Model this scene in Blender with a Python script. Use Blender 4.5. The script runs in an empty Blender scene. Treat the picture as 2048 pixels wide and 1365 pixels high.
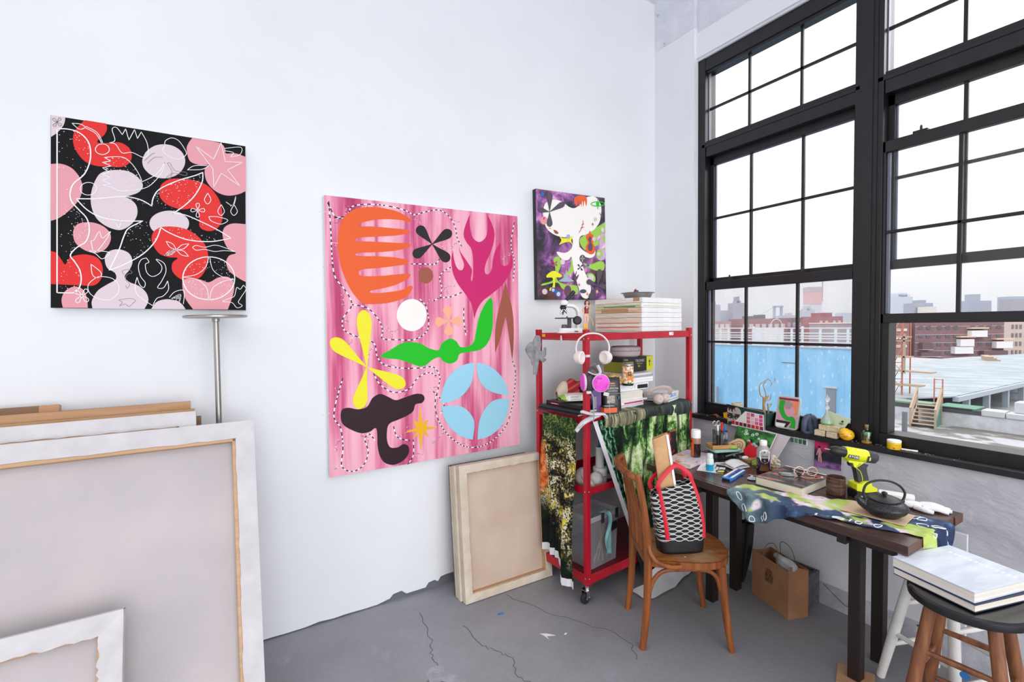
import bpy, bmesh, math, random
from mathutils import Matrix, Vector
random.seed(7)
S=bpy.context.scene; COL=S.collection
R=math.radians; PI=math.pi
def T(x,y,z): return Matrix.Translation((x,y,z))
def RZ(a): return Matrix.Rotation(R(a),4,'Z')
def RX(a): return Matrix.Rotation(R(a),4,'X')
def RY(a): return Matrix.Rotation(R(a),4,'Y')
def SC(x,y,z): return Matrix.Diagonal((x,y,z,1))
# ------------------------------------------------------------------ materials
def lin(h):
    h=h.lstrip('#'); o=[]
    for i in (0,2,4):
        c=int(h[i:i+2],16)/255; o.append(c/12.92 if c<=.04045 else ((c+.055)/1.055)**2.4)
    return (*o,1)
MATS={}
def mat(name,hexc,rough=.6,metal=0,spec=.5,trans=0,alpha=1,coat=0,sheen=0):
    if name in MATS: return MATS[name]
    m=bpy.data.materials.new(name); m.use_nodes=True
    b=m.node_tree.nodes['Principled BSDF']
    b.inputs['Base Color'].default_value=lin(hexc); b.inputs['Roughness'].default_value=rough
    b.inputs['Metallic'].default_value=metal; b.inputs['Specular IOR Level'].default_value=spec
    b.inputs['Transmission Weight'].default_value=trans; b.inputs['Alpha'].default_value=alpha
    b.inputs['Coat Weight'].default_value=coat; b.inputs['Sheen Weight'].default_value=sheen
    m.diffuse_color=lin(hexc); MATS[name]=m; return m
def ramp(nt,stops,src,interp='LINEAR'):
    r=nt.nodes.new('ShaderNodeValToRGB'); r.color_ramp.interpolation=interp
    e=r.color_ramp.elements
    while len(e)<len(stops): e.new(.5)
    for k,(p,h) in enumerate(stops): e[k].position=p; e[k].color=lin(h) if isinstance(h,str) else (h,h,h,1)
    nt.links.new(src,r.inputs[0]); return r.outputs[0]
def coords(nt,scale=(1,1,1),rot=(0,0,0),kind='Object',loc=(0,0,0)):
    t=nt.nodes.new('ShaderNodeTexCoord'); mp=nt.nodes.new('ShaderNodeMapping')
    mp.inputs['Scale'].default_value=scale; mp.inputs['Rotation'].default_value=rot; mp.inputs['Location'].default_value=loc
    nt.links.new(t.outputs[kind],mp.inputs[0]); return mp.outputs[0]
def noise(nt,vec,scale,detail=4,rough=.55,dist=0):
    n=nt.nodes.new('ShaderNodeTexNoise'); n.inputs['Scale'].default_value=scale; n.inputs['Detail'].default_value=detail
    n.inputs['Roughness'].default_value=rough; n.inputs['Distortion'].default_value=dist
    nt.links.new(vec,n.inputs['Vector']); return n.outputs['Fac']
def voro(nt,vec,scale,feature='F1',out='Distance',rand=1):
    n=nt.nodes.new('ShaderNodeTexVoronoi'); n.feature=feature; n.inputs['Scale'].default_value=scale
    n.inputs['Randomness'].default_value=rand
    nt.links.new(vec,n.inputs['Vector']); return n.outputs[out]
def mixc(nt,fac,a,b,mode='MIX'):
    m=nt.nodes.new('ShaderNodeMix'); m.data_type='RGBA'; m.blend_type=mode
    for s,v in ((m.inputs[0],fac),(m.inputs[6],a),(m.inputs[7],b)):
        if isinstance(v,str): s.default_value=lin(v)
        elif isinstance(v,(int,float)): s.default_value=v
        else: nt.links.new(v,s)
    return m.outputs[2]
def math_(nt,op,a,b=0,clamp=False):
    m=nt.nodes.new('ShaderNodeMath'); m.operation=op; m.use_clamp=clamp
    for s,v in ((m.inputs[0],a),(m.inputs[1],b)):
        if isinstance(v,(int,float)): s.default_value=v
        else: nt.links.new(v,s)
    return m.outputs[0]
def sep(nt,vec):
    s=nt.nodes.new('ShaderNodeSeparateXYZ'); nt.links.new(vec,s.inputs[0]); return s.outputs
def bump(nt,h,strength=.3,dist=.01):
    b=nt.nodes.new('ShaderNodeBump'); b.inputs['Strength'].default_value=strength; b.inputs['Distance'].default_value=dist
    nt.links.new(h,b.inputs['Height']); return b.outputs[0]
def pmat(name,fn,rough=.6,metal=0,spec=.5):
    """procedural material: fn(node_tree) -> (colour socket, bump normal or None, roughness socket or None)"""
    m=mat(name,'#888888',rough,metal,spec); nt=m.node_tree; b=nt.nodes['Principled BSDF']
    c,n,r=fn(nt)
    if c is not None: nt.links.new(c,b.inputs['Base Color'])
    if n is not None: nt.links.new(n,b.inputs['Normal'])
    if r is not None: nt.links.new(r,b.inputs['Roughness'])
    return m
def nmat(name,stops,scale,stretch=(1,1,1),rough=.6,detail=4,bmp=0,bscale=None,dist=0,metal=0,spec=.5,bdist=.01,nr=.55):
    def fn(nt):
        v=coords(nt,stretch); f=noise(nt,v,scale,detail,nr,dist); c=ramp(nt,stops,f)
        n=bump(nt,f if bscale is None else noise(nt,coords(nt),bscale,5),bmp,bdist) if bmp else None
        return c,n,None
    return pmat(name,fn,rough,metal,spec)
def glassy(name,tint='#ffffff',refl=.06,clear=.97):
    m=bpy.data.materials.new(name); m.use_nodes=True; nt=m.node_tree; nt.nodes.clear()
    o=nt.nodes.new('ShaderNodeOutputMaterial'); mx=nt.nodes.new('ShaderNodeMixShader'); t=nt.nodes.new('ShaderNodeBsdfTransparent')
    g=nt.nodes.new('ShaderNodeBsdfGlossy'); g.inputs['Roughness'].default_value=.03
    c=lin(tint); t.inputs['Color'].default_value=(c[0]*clear,c[1]*clear,c[2]*clear,1)
    mx.inputs[0].default_value=refl
    nt.links.new(t.outputs[0],mx.inputs[1]); nt.links.new(g.outputs[0],mx.inputs[2]); nt.links.new(mx.outputs[0],o.inputs[0])
    MATS[name]=m; return m
# ------------------------------------------------------------------ mesh builder
def smooth_pts(pts,n=6,closed=True):
    """Catmull-Rom through pts; a doubled point is a corner"""
    P=[];C=[]
    for p in pts:
        if P and (Vector(p)-Vector(P[-1])).length<1e-7: C[-1]=True
        else: P.append(tuple(p)); C.append(False)
    if closed and len(P)>1 and (Vector(P[0])-Vector(P[-1])).length<1e-7: C[0]=C[0] or C[-1]; P.pop(); C.pop()
    N=len(P); out=[]
    rng=range(N) if closed else range(N-1)
    for i in rng:
        a,b=Vector(P[i]),Vector(P[(i+1)%N])
        p0=Vector(P[i-1]) if (closed or i>0) and not C[i] else a
        p3=Vector(P[(i+2)%N]) if (closed or i+2<N) and not C[(i+1)%N] else b
        for k in range(n):
            t=k/n; out.append(tuple(.5*((2*a)+(-p0+b)*t+(2*p0-5*a+4*b-p3)*t*t+(-p0+3*a-3*b+p3)*t**3)))
    if not closed: out.append(P[-1])
    return out
class MB:
    def __init__(s): s.v=[];s.f=[];s.k=[];s.mats=[];s.X=Matrix()
    def at(s,M): s.X=M; return s
    def add(s,vs,fs,m):
        if m not in s.mats: s.mats.append(m)
        k=s.mats.index(m); b=len(s.v); X=s.X
        s.v+=[tuple(X@Vector(v)) for v in vs]
        s.f+=[tuple(b+i for i in f) for f in fs]; s.k+=[k]*len(fs); return s
    def box(s,m,c,d,rot=None,tap=(1,1)):
        x,y,z=(q/2 for q in d); vs=[]
        for sz in (-1,1):
            tx,ty=tap if sz>0 else (1,1)
            vs+=[(-x*tx,-y*ty,z*sz),(x*tx,-y*ty,z*sz),(x*tx,y*ty,z*sz),(-x*tx,y*ty,z*sz)]
        M=T(*c)@(rot if rot else Matrix())
        return s.add([M@Vector(v) for v in vs],[(3,2,1,0),(4,5,6,7),(0,1,5,4),(1,2,6,5),(2,3,7,6),(3,0,4,7)],m)
    def b2(s,m,lo,hi): return s.box(m,[(a+b)/2 for a,b in zip(lo,hi)],[abs(b-a) for a,b in zip(lo,hi)])
    def tube(s,m,pts,r,n=8,closed=False,flat=None,sm=0):
        if sm: pts=smooth_pts(pts,sm,closed)
        pts=[Vector(p) for p in pts]; N=len(pts); rs=r if isinstance(r,(list,tuple)) else [r]*N
        if len(rs)!=N: rs=[_lerp(rs,i/(N-1)) for i in range(N)]
        vs=[];up=None
        for i,p in enumerate(pts):
            a=pts[i-1] if (i>0 or closed) else p; b=pts[(i+1)%N] if (i<N-1 or closed) else p
            t=(b-a); t=t.normalized() if t.length>1e-9 else Vector((0,0,1))
            if up is None: up=Vector((0,0,1)) if abs(t.z)<.9 else Vector((1,0,0))
            u=(up-t*up.dot(t)); u=u.normalized() if u.length>1e-6 else t.orthogonal().normalized()
            w=t.cross(u); up=u; fx,fy=flat if flat else (1,1)
            for k in range(n):
                an=2*PI*k/n+(PI/4 if n==4 else 0); vs.append(p+(u*math.cos(an)*fy+w*math.sin(an)*fx)*rs[i])
        fs=[]
        for i in range(N if closed else N-1):
            for k in range(n): fs.append((i*n+k,i*n+(k+1)%n,((i+1)%N)*n+(k+1)%n,((i+1)%N)*n+k))
        if not closed: fs+=[tuple(range(n))[::-1],tuple((N-1)*n+k for k in range(n))]
        return s.add(vs,fs,m)
    def lathe(s,m,prof,n=24,c=(0,0,0),M=None,cap=True):
        vs=[];L=len(prof)
        for r,z in prof:
            for k in range(n): a=2*PI*k/n; vs.append((r*math.cos(a),r*math.sin(a),z))
        fs=[(i*n+k,i*n+(k+1)%n,(i+1)*n+(k+1)%n,(i+1)*n+k) for i in range(L-1) for k in range(n)]
        if cap:
            if prof[0][0]>1e-6: fs.append(tuple(range(n))[::-1])
            if prof[-1][0]>1e-6: fs.append(tuple((L-1)*n+k for k in range(n)))
        M=T(*c)@(M or Matrix()); return s.add([M@Vector(v) for v in vs],fs,m)
    def prism(s,m,poly,z0,z1,M=None,mtop=None):
        n=len(poly); vs=[(p[0],p[1],z0) for p in poly]+[(p[0],p[1],z1) for p in poly]
        if M: vs=[M@Vector(v) for v in vs]
        s.add(vs,[tuple(range(n))[::-1]]+[(i,(i+1)%n,n+(i+1)%n,n+i) for i in range(n)],m)
        return s.add(vs[n:],[tuple(range(n))],mtop or m)
    def face(s,m,pts): return s.add(pts,[tuple(range(len(pts)))],m)
    def grid(s,m,fn,nu,nv,mfn=None):
        vs=[fn(i/nu,j/nv) for j in range(nv+1) for i in range(nu+1)]
        W=nu+1; g={}
        for j in range(nv):
            for i in range(nu):
                mm=mfn((i+.5)/nu,(j+.5)/nv) if mfn else m
                g.setdefault(mm.name,(mm,[]))[1].append((j*W+i,j*W+i+1,(j+1)*W+i+1,(j+1)*W+i))
        if len(g)==1: return s.add(vs,list(g.values())[0][1],list(g.values())[0][0])
        b=len(s.v); s.v+=[tuple(s.X@Vector(v)) for v in vs]
        for mm,fs in g.values():
            if mm not in s.mats: s.mats.append(mm)
            s.f+=[tuple(b+i for i in f) for f in fs]; s.k+=[s.mats.index(mm)]*len(fs)
        return s
    def ell(s,m,c,r,n=14,M=None):
        r=(r,)*3 if isinstance(r,(int,float)) else r; h=max(6,n//2)
        prof=[(max(1e-4,math.sin(PI*i/h)),-math.cos(PI*i/h)) for i in range(h+1)]
        return s.lathe(m,prof,n,M=T(*c)@(M or Matrix())@SC(*r),cap=False)
    def ribbon(s,m,pts,w,nrm=(0,-1,0),off=0):
        n=Vector(nrm); pts=[Vector(p) for p in pts]; L=[];N=len(pts)
        for i,p in enumerate(pts):
            t=pts[min(i+1,N-1)]-pts[max(i-1,0)]
            d=t.cross(n); d=d.normalized()*w/2 if d.length>1e-9 else Vector((w/2,0,0))
            L+= [p+d+n*off,p-d+n*off]
        return s.add(L,[(2*i,2*i+1,2*i+3,2*i+2) for i in range(N-1)],m)
    def text(s,m,txt,size,M,align='CENTER',ext=.0002,sx=1):
        cu=bpy.data.curves.new('t','FONT'); cu.body=txt; cu.size=size; cu.align_x=align; cu.align_y='CENTER'; cu.extrude=ext; cu.resolution_u=2
        o=bpy.data.objects.new('t',cu); COL.objects.link(o); bpy.context.view_layer.update()
        me=o.to_mesh(); M=M@SC(sx,1,1)
        s.add([M@v.co for v in me.vertices],[tuple(p.vertices) for p in me.polygons],m)
        o.to_mesh_clear(); bpy.data.objects.remove(o); bpy.data.curves.remove(cu); return s
    def build(s,name,parent=None,smooth=35,bevel=0,loc=None,rot=None,kind=None,label=None,solid=0,sub=0):
        me=bpy.data.meshes.new(name); me.from_pydata(s.v,[],s.f)
        for q in s.mats: me.materials.append(q)
        me.polygons.foreach_set('material_index',s.k); me.validate(); me.update()
        if smooth:
            me.polygons.foreach_set('use_smooth',[True]*len(me.polygons)); me.set_sharp_from_angle(angle=R(smooth))
        o=bpy.data.objects.new(name,me); COL.objects.link(o)
        if parent is not None: o.parent=parent
        if loc: o.location=loc
        if rot: o.rotation_euler=[R(a) for a in rot]
        if solid:
            q=o.modifiers.new('thickness','SOLIDIFY'); q.thickness=solid; q.offset=0
        if sub:
            q=o.modifiers.new('subdivide','SUBSURF'); q.levels=q.render_levels=sub
        if bevel:
            q=o.modifiers.new('edge','BEVEL'); q.width=bevel; q.segments=2; q.limit_method='ANGLE'; q.angle_limit=R(40)
        if kind: o['kind']=kind
        if label: o['label']=label
        return o
def _lerp(a,t):
    x=t*(len(a)-1); i=min(int(x),len(a)-2); return a[i]+(a[i+1]-a[i])*(x-i)
def tag(o,label,cat,group=None,kind=None):
    o['label']=label; o['category']=cat
    if group: o['group']=group
    if kind: o['kind']=kind
    return o
def thing(name,label,cat,loc=(0,0,0),rz=0,group=None,rot=None,kind=None):
    o=bpy.data.objects.new(name,None); o.empty_display_size=.05; COL.objects.link(o); o.location=loc
    o.rotation_euler=[R(a) for a in rot] if rot else (0,0,R(rz))
    return tag(o,label,cat,group,kind)
def solo(mb,name,label,cat,loc=(0,0,0),rz=0,group=None,rot=None,**k):
    return tag(mb.build(name,loc=loc,rot=rot or (0,0,rz),**k),label,cat,group)
def struct(mb,name,label=None,**k):
    o=mb.build(name,kind='structure',**k)
    if label: o['label']=label
    return o
def dup(src,loc,rz,label,group=None,rot=None):
    r=src.copy(); COL.objects.link(r); r.location=loc; r.rotation_euler=[R(a) for a in rot] if rot else (0,0,R(rz)); r['label']=label
    if group: r['group']=group
    for ch in list(src.children):
        c=ch.copy(); COL.objects.link(c); c.parent=r
        for g in ch.children:
            d=g.copy(); COL.objects.link(d); d.parent=c
    return r
def circ(r,n=24,cx=0,cy=0,sx=1,sy=1,a0=0): return [(cx+r*sx*math.cos(a0+2*PI*i/n),cy+r*sy*math.sin(a0+2*PI*i/n)) for i in range(n)]
def rrect(w,h,r,n=4):
    o=[]
    for cx,cy,a in ((w/2-r,h/2-r,0),(-w/2+r,h/2-r,90),(-w/2+r,-h/2+r,180),(w/2-r,-h/2+r,270)):
        o+=[(cx+r*math.cos(R(a+90*i/n)),cy+r*math.sin(R(a+90*i/n))) for i in range(n+1)]
    return o
# rack frame: u along its front, v towards the wall
RA=(-1.247,-.618); RC,RS=math.cos(R(5)),math.sin(R(5))
def rk(u,v,z): return (RA[0]+RC*u-RS*v,RA[1]+RS*u+RC*v,z)
# ------------------------------------------------------------------ shared materials
WHITE=mat('white plastic','#f2f1ef',.4); BLACK=mat('black plastic','#121214',.4); DARK=mat('dark rubber','#1b1b1d',.7)
CHROME=mat('chrome','#c9c9c9',.22,1); STEEL=mat('brushed steel','#a9a7a2',.38,1); RED=mat('red enamel','#c3142c',.35,coat=.3)
PAPER=mat('white paper','#eceae6',.8); PAGES=nmat('page edges',[(.3,'#cfc7bb'),(.7,'#ece6dc')],4,(1,1,160),.9)
def wood(name,a,b,c,stretch=(2,28,28),rough=.42,sc=1.6,bmp=.05):
    return nmat(name,[(.25,a),(.5,b),(.75,c)],sc,stretch,rough,6,bmp,dist=.6,bdist=.002)
LP1,LP2,LP3=42,150,140
# ================================================================== setting
def m_wall(nt):
    v=coords(nt); f=noise(nt,v,1.3,3); g=noise(nt,v,90,4); return ramp(nt,[(.3,'#e4e6ea'),(.7,'#ebedf1')],f),bump(nt,g,.06,.002),None
WALL=pmat('white drywall paint',m_wall,.75,spec=.3)
def m_plaster(nt):
    v=coords(nt,(1,1,2.2),(.35,0,0)); f=noise(nt,v,4.5,8,.62,.5); g=noise(nt,v,2.2,4); h=math_(nt,'ADD',f,math_(nt,'MULTIPLY',noise(nt,v,26,6),.25))
    c=mixc(nt,ramp(nt,[(.66,0.),(.7,1.)],noise(nt,v,9,6,.7)),ramp(nt,[(.3,'#b4b4bb'),(.7,'#cfcfd6')],g),'#a0a0a8')
    return c,bump(nt,h,.45,.03),None
PLASTER=pmat('rough grey painted plaster',m_plaster,.7,spec=.35)
def m_peel(nt):
    v=coords(nt); f=noise(nt,v,7,7,.6); k=noise(nt,coords(nt,(1,1.6,.8)),9,7,.7)
    c=mixc(nt,ramp(nt,[(.655,0.),(.69,1.)],k),ramp(nt,[(.35,'#d4d7e0'),(.65,'#e2e4ec')],f),'#77757a')
    return c,bump(nt,f,.4,.015),None
PEEL=pmat('peeling white paint',m_peel,.75,spec=.3)
def m_floor(nt):
    v=coords(nt); big=noise(nt,v,1.1,5,.6); fine=noise(nt,v,38,6,.65)
    base=ramp(nt,[(.3,'#85858b'),(.5,'#97989e'),(.72,'#a8a8af')],big)
    base=mixc(nt,math_(nt,'MULTIPLY',fine,.35),base,'#6b6b70')
    scuff=ramp(nt,[(.62,0.),(.75,.55)],noise(nt,coords(nt,(1.4,.7,1),(0,0,.5)),3.1,7,.68)); base=mixc(nt,scuff,base,'#b3b3b9')
    sp=ramp(nt,[(.0,1.),(.035,0.)],voro(nt,v,17)); base=mixc(nt,math_(nt,'MULTIPLY',sp,ramp(nt,[(.55,0.),(.6,1.)],noise(nt,v,5))),base,'#e3e1de')
    dk=ramp(nt,[(.0,1.),(.03,0.)],voro(nt,coords(nt,loc=(3.3,1.7,0)),11)); base=mixc(nt,math_(nt,'MULTIPLY',dk,.75),base,'#2d2c2e')
    # browner and darker towards the window wall, mottled by the coarse noise
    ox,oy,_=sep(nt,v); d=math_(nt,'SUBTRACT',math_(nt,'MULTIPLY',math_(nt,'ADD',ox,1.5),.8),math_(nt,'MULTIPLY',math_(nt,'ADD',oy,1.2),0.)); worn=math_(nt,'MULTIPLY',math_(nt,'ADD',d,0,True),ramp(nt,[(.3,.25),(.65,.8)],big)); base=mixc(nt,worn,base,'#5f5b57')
    return base,bump(nt,math_(nt,'ADD',big,math_(nt,'MULTIPLY',fine,.3)),.25,.02),ramp(nt,[(.3,.38),(.7,.62)],big)
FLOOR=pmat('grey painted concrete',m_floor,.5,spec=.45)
CRACK=mat('dark crack','#56565a',.9); BARE=nmat('bare patch',[(.35,'#8f9197'),(.65,'#a6a8ae')],18,rough=.7,bmp=.5)
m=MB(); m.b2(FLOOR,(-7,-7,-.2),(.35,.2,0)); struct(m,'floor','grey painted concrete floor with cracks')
# cracks and chips are shallow marks on the concrete
m=MB()
for pts in ([(-1.95,-.42),(-1.93,-.62),(-1.9,-.7),(-1.86,-.78),(-1.9,-.9),(-1.86,-1.0),(-1.9,-1.12),(-1.87,-1.25),(-1.9,-1.5)],[(-2.1,-.2),(-2.13,-.36),(-2.16,-.5),(-2.19,-.58),(-2.2,-.7),(-2.28,-.9),(-2.3,-1.1)],[(-2.22,-.64),(-2.3,-.75),(-2.36,-.86),(-2.43,-.98)],[(-1.6,-.3),(-1.55,-.47),(-1.42,-.72),(-1.3,-.95),(-1.35,-1.1)]):
    P=smooth_pts([(x,y,.0008) for x,y in pts],5,False); P=[(x+random.uniform(-.012,.012),y+random.uniform(-.012,.012),z) for x,y,z in P]
    m.ribbon(CRACK,P,.0035,(0,0,1))
m.face(CRACK,[(-2.21+a[0],-.79+a[1],.0012) for a in [(.0,.05),(.03,.02),(.035,-.05),(.02,-.085),(-.005,-.07),(-.02,-.02),(-.03,.03)]])
m.face(BARE,[(-2.17+a[0],-.8+a[1],.0009) for a in [(-.09,.17),(0,.16),(.05,.02),(.07,-.15),(.1,-.3),(0,-.33),(-.04,-.2),(-.08,-.03)]])
struct(m,'floor_marking','cracks and chipped paint in the concrete floor')
# long white wall that carries the paintings: ragged lower edge over a grey strip
m=MB(); rag=[(-7.0,.03)]
x=-4.2
while x<-2.25: rag.append((x,.006+random.random()**3*.02)); x+=random.uniform(.03,.11)
rag+=[(-2.22,.02),(-2.2,.04),(-2.15,.045),(-2.12,.02),(-2.0,.02),(-1.98,.045),(-1.94,.05),(-1.92,.035),(-1.9,.06),(-1.86,.065),(0,.03)]
rag=sorted(set(rag)); m.prism(WALL,[(px,pz) for px,pz in rag]+[(0,4.13),(-7,4.13)],0,.03,M=T(0,0,0)@RX(90)@T(0,0,-.03))
m.b2(mat('dirty wall base','#6b6d73',.8),(-7,.012,0),(0,.03,.12))
struct(m,'wall_back','white drywall with ragged bottom edge')
m=MB(); m.b2(PEEL,(-7,.05,4.1),(.2,.2,5.2)); m.b2(WALL,(-7,.0,4.13),(0,.08,4.16)); struct(m,'wall_back_upper')
m=MB(); m.b2(WALL,(0,-.375,.0),(.05,0.03,3.78)); m.b2(WALL,(.05,-.39,.9),(.18,-.3,3.5)); struct(m,'wall_right_pier','smooth white board beside the window')
m=MB(); m.b2(PLASTER,(.0,-7,0),(.3,-.375,.912)); struct(m,'wall_right','rough grey plaster wall under the window')
m=MB(); m.b2(PEEL,(.035,-7,3.545),(.3,.05,5.2)); m.b2(PEEL,(.0,-.374,3.781),(.034,.05,5.2)); m.b2(WALL,(.02,-7,3.56),(.1,-.372,3.74)); struct(m,'wall_right_upper','peeling white paint above the window')
m=MB(); m.b2(PLASTER,(.0,-7,.912),(.3,-2.62,3.56)); struct(m,'wall_right_far')
CURB=nmat('grey curb',[(.3,'#8f9098'),(.7,'#b6b7be')],9,rough=.8,bmp=.6,bdist=.02)
m=MB(); m.prism(CURB,[(.02,0),(-.125,0),(-.118,.03),(-.06,.085),(.02,.1)],-.35,7,M=RX(90)); struct(m,'trim_1','grey concrete curb at the foot of the window wall')
# ceiling (out of the picture, keeps the daylight coming from the window side and the open studio behind)
m=MB(); m.b2(WALL,(-7,-7,5.2),(.3,.2,5.3)); struct(m,'ceiling')
# ---- window
FR=nmat('near-black window paint',[(.3,'#0e0d10'),(.7,'#17161a')],14,(1,1,.3),.42,bmp=.08)
FR2=mat('grey sash edge','#6d7080',.4); PANE=glassy('window glass','#ffffff',.025,.985); TRACK=mat('pale track strip','#b8b6b6',.5)
SILL=nmat('black sill paint',[(.35,'#101013'),(.62,'#1a1a1e'),(.8,'#4a494f')],9,rough=.5,detail=8,bmp=.2)
def window(idx,y0,y1,lower_z,cols,label):
    """y0 > y1; lower_z: bottom of the sliding sash"""
    W=thing(f'window_{idx}',label,'window',kind='structure'); ys=[y0+(y1-y0)*k/cols for k in range(1,cols)]
    m=MB(); m.b2(FR,(.05,y0-.035,2.83),(.17,y1,2.945)); m.b2(FR,(.05,y0,3.455),(.17,y1,3.56))
    m.b2(FR,(.05,y0,.93),(.19,y1,1.0)); m.b2(FR,(.045,y0+.05,.93),(.17,y0-.03,3.56)); m.b2(FR,(.045,y1-.04,.93),(.17,y1+.03,3.56)); m.b2(FR,(.06,y0,3.435),(.08,y1,3.46))
    m.b2(FR,(.045,y0,2.9),(.055,y1,2.925))
    if lower_z>1.2: m.b2(TRACK,(.05,y0-.012,1.0),(.056,y0-.02,1.62)); m.b2(TRACK,(.075,y0-.043,1.0),(.08,y0-.05,1.62)); m.b2(FR,(.06,y0-.02,1.0),(.15,y0-.066,1.62))
    m.build('window_frame',W,bevel=.003)
    m=MB(); 
    for y in ys: m.b2(FR,(.09,y-.008,2.94),(.105,y+.008,3.46))
    m.b2(FR,(.09,y0-.03,3.178),(.105,y1+.03,3.193)); m.b2(FR2,(.085,y0-.02,2.94),(.11,y0-.035,3.455))
    f=m.build('transom_light',W); p=MB(); p.b2(PANE,(.096,y0-.03,2.945),(.1,y1+.03,3.455)); p.build('pane',f)
    for nm,x0,z0,z1,zm,lo in (('upper_sash',.105,1.895,2.835,2.385,0),('lower_sash',.052,lower_z,lower_z+.975,lower_z+(.49 if lower_z>1.2 else .535),1)):
        t=.085 if (lo and lower_z<1.2) else .05
        m=MB(); m.b2(FR,(x0,y0-.03,z0),(x0+.035,y1+.025,z0+t)); m.b2(FR,(x0,y0-.03,z1-.06),(x0+.035,y1+.025,z1))
        m.b2(FR,(x0,y0-.03,z0),(x0+.035,y0-.062+lo*.02,z1)); m.b2(FR,(x0,y1+.025,z0),(x0+.035,y1+.058-lo*.022,z1))
        for y in ys: m.b2(FR,(x0+.008,y-.0085,z0),(x0+.026,y+.0085,z1))
        m.b2(FR,(x0+.008,y0-.04,zm-.008),(x0+.026,y1+.03,zm+.008)); m.b2(FR2,(x0+.018,y0-.06+lo*.018,z0+t),(x0+.03,y0-.07+lo*.012,z1-.06))
        f=m.build(nm,W,bevel=.002); p=MB(); p.b2(PANE,(x0+.016,y0-.05,z0+t*.8),(x0+.019,y1+.05,z1-.05)); p.build('pane',f)
        if lo:
            for k in (.18,.66):
                y=y0+(y1-y0)*k+(-.03 if lower_z<1.2 else -.0); q=MB(); q.box(FR,(x0+.018,y,z1+.006),(.03,.06,.012)); q.lathe(FR,[(.006,0),(.006,.02),(.004,.028)],8,(x0+.018,y,z1+.01)); q.build('sash_lock',f)
    return W
window(1,-.405,-1.435,.94,3,'black double-hung window unit nearest the corner')
window(2,-1.51,-2.545,1.602,3,'black double-hung window unit with its lower sash raised')
m=MB(); m.b2(FR,(.04,-1.515,.93),(.17,-1.43,3.56)); m.b2(FR,(.035,-1.495,.94),(.045,-1.45,3.5)); struct(m,'trim_2','black mullion post between the two window units')
m=MB(); m.b2(SILL,(-.03,-2.7,.908),(.2,-.372,.937)); struct(m,'trim_3','black window sill board')
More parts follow.
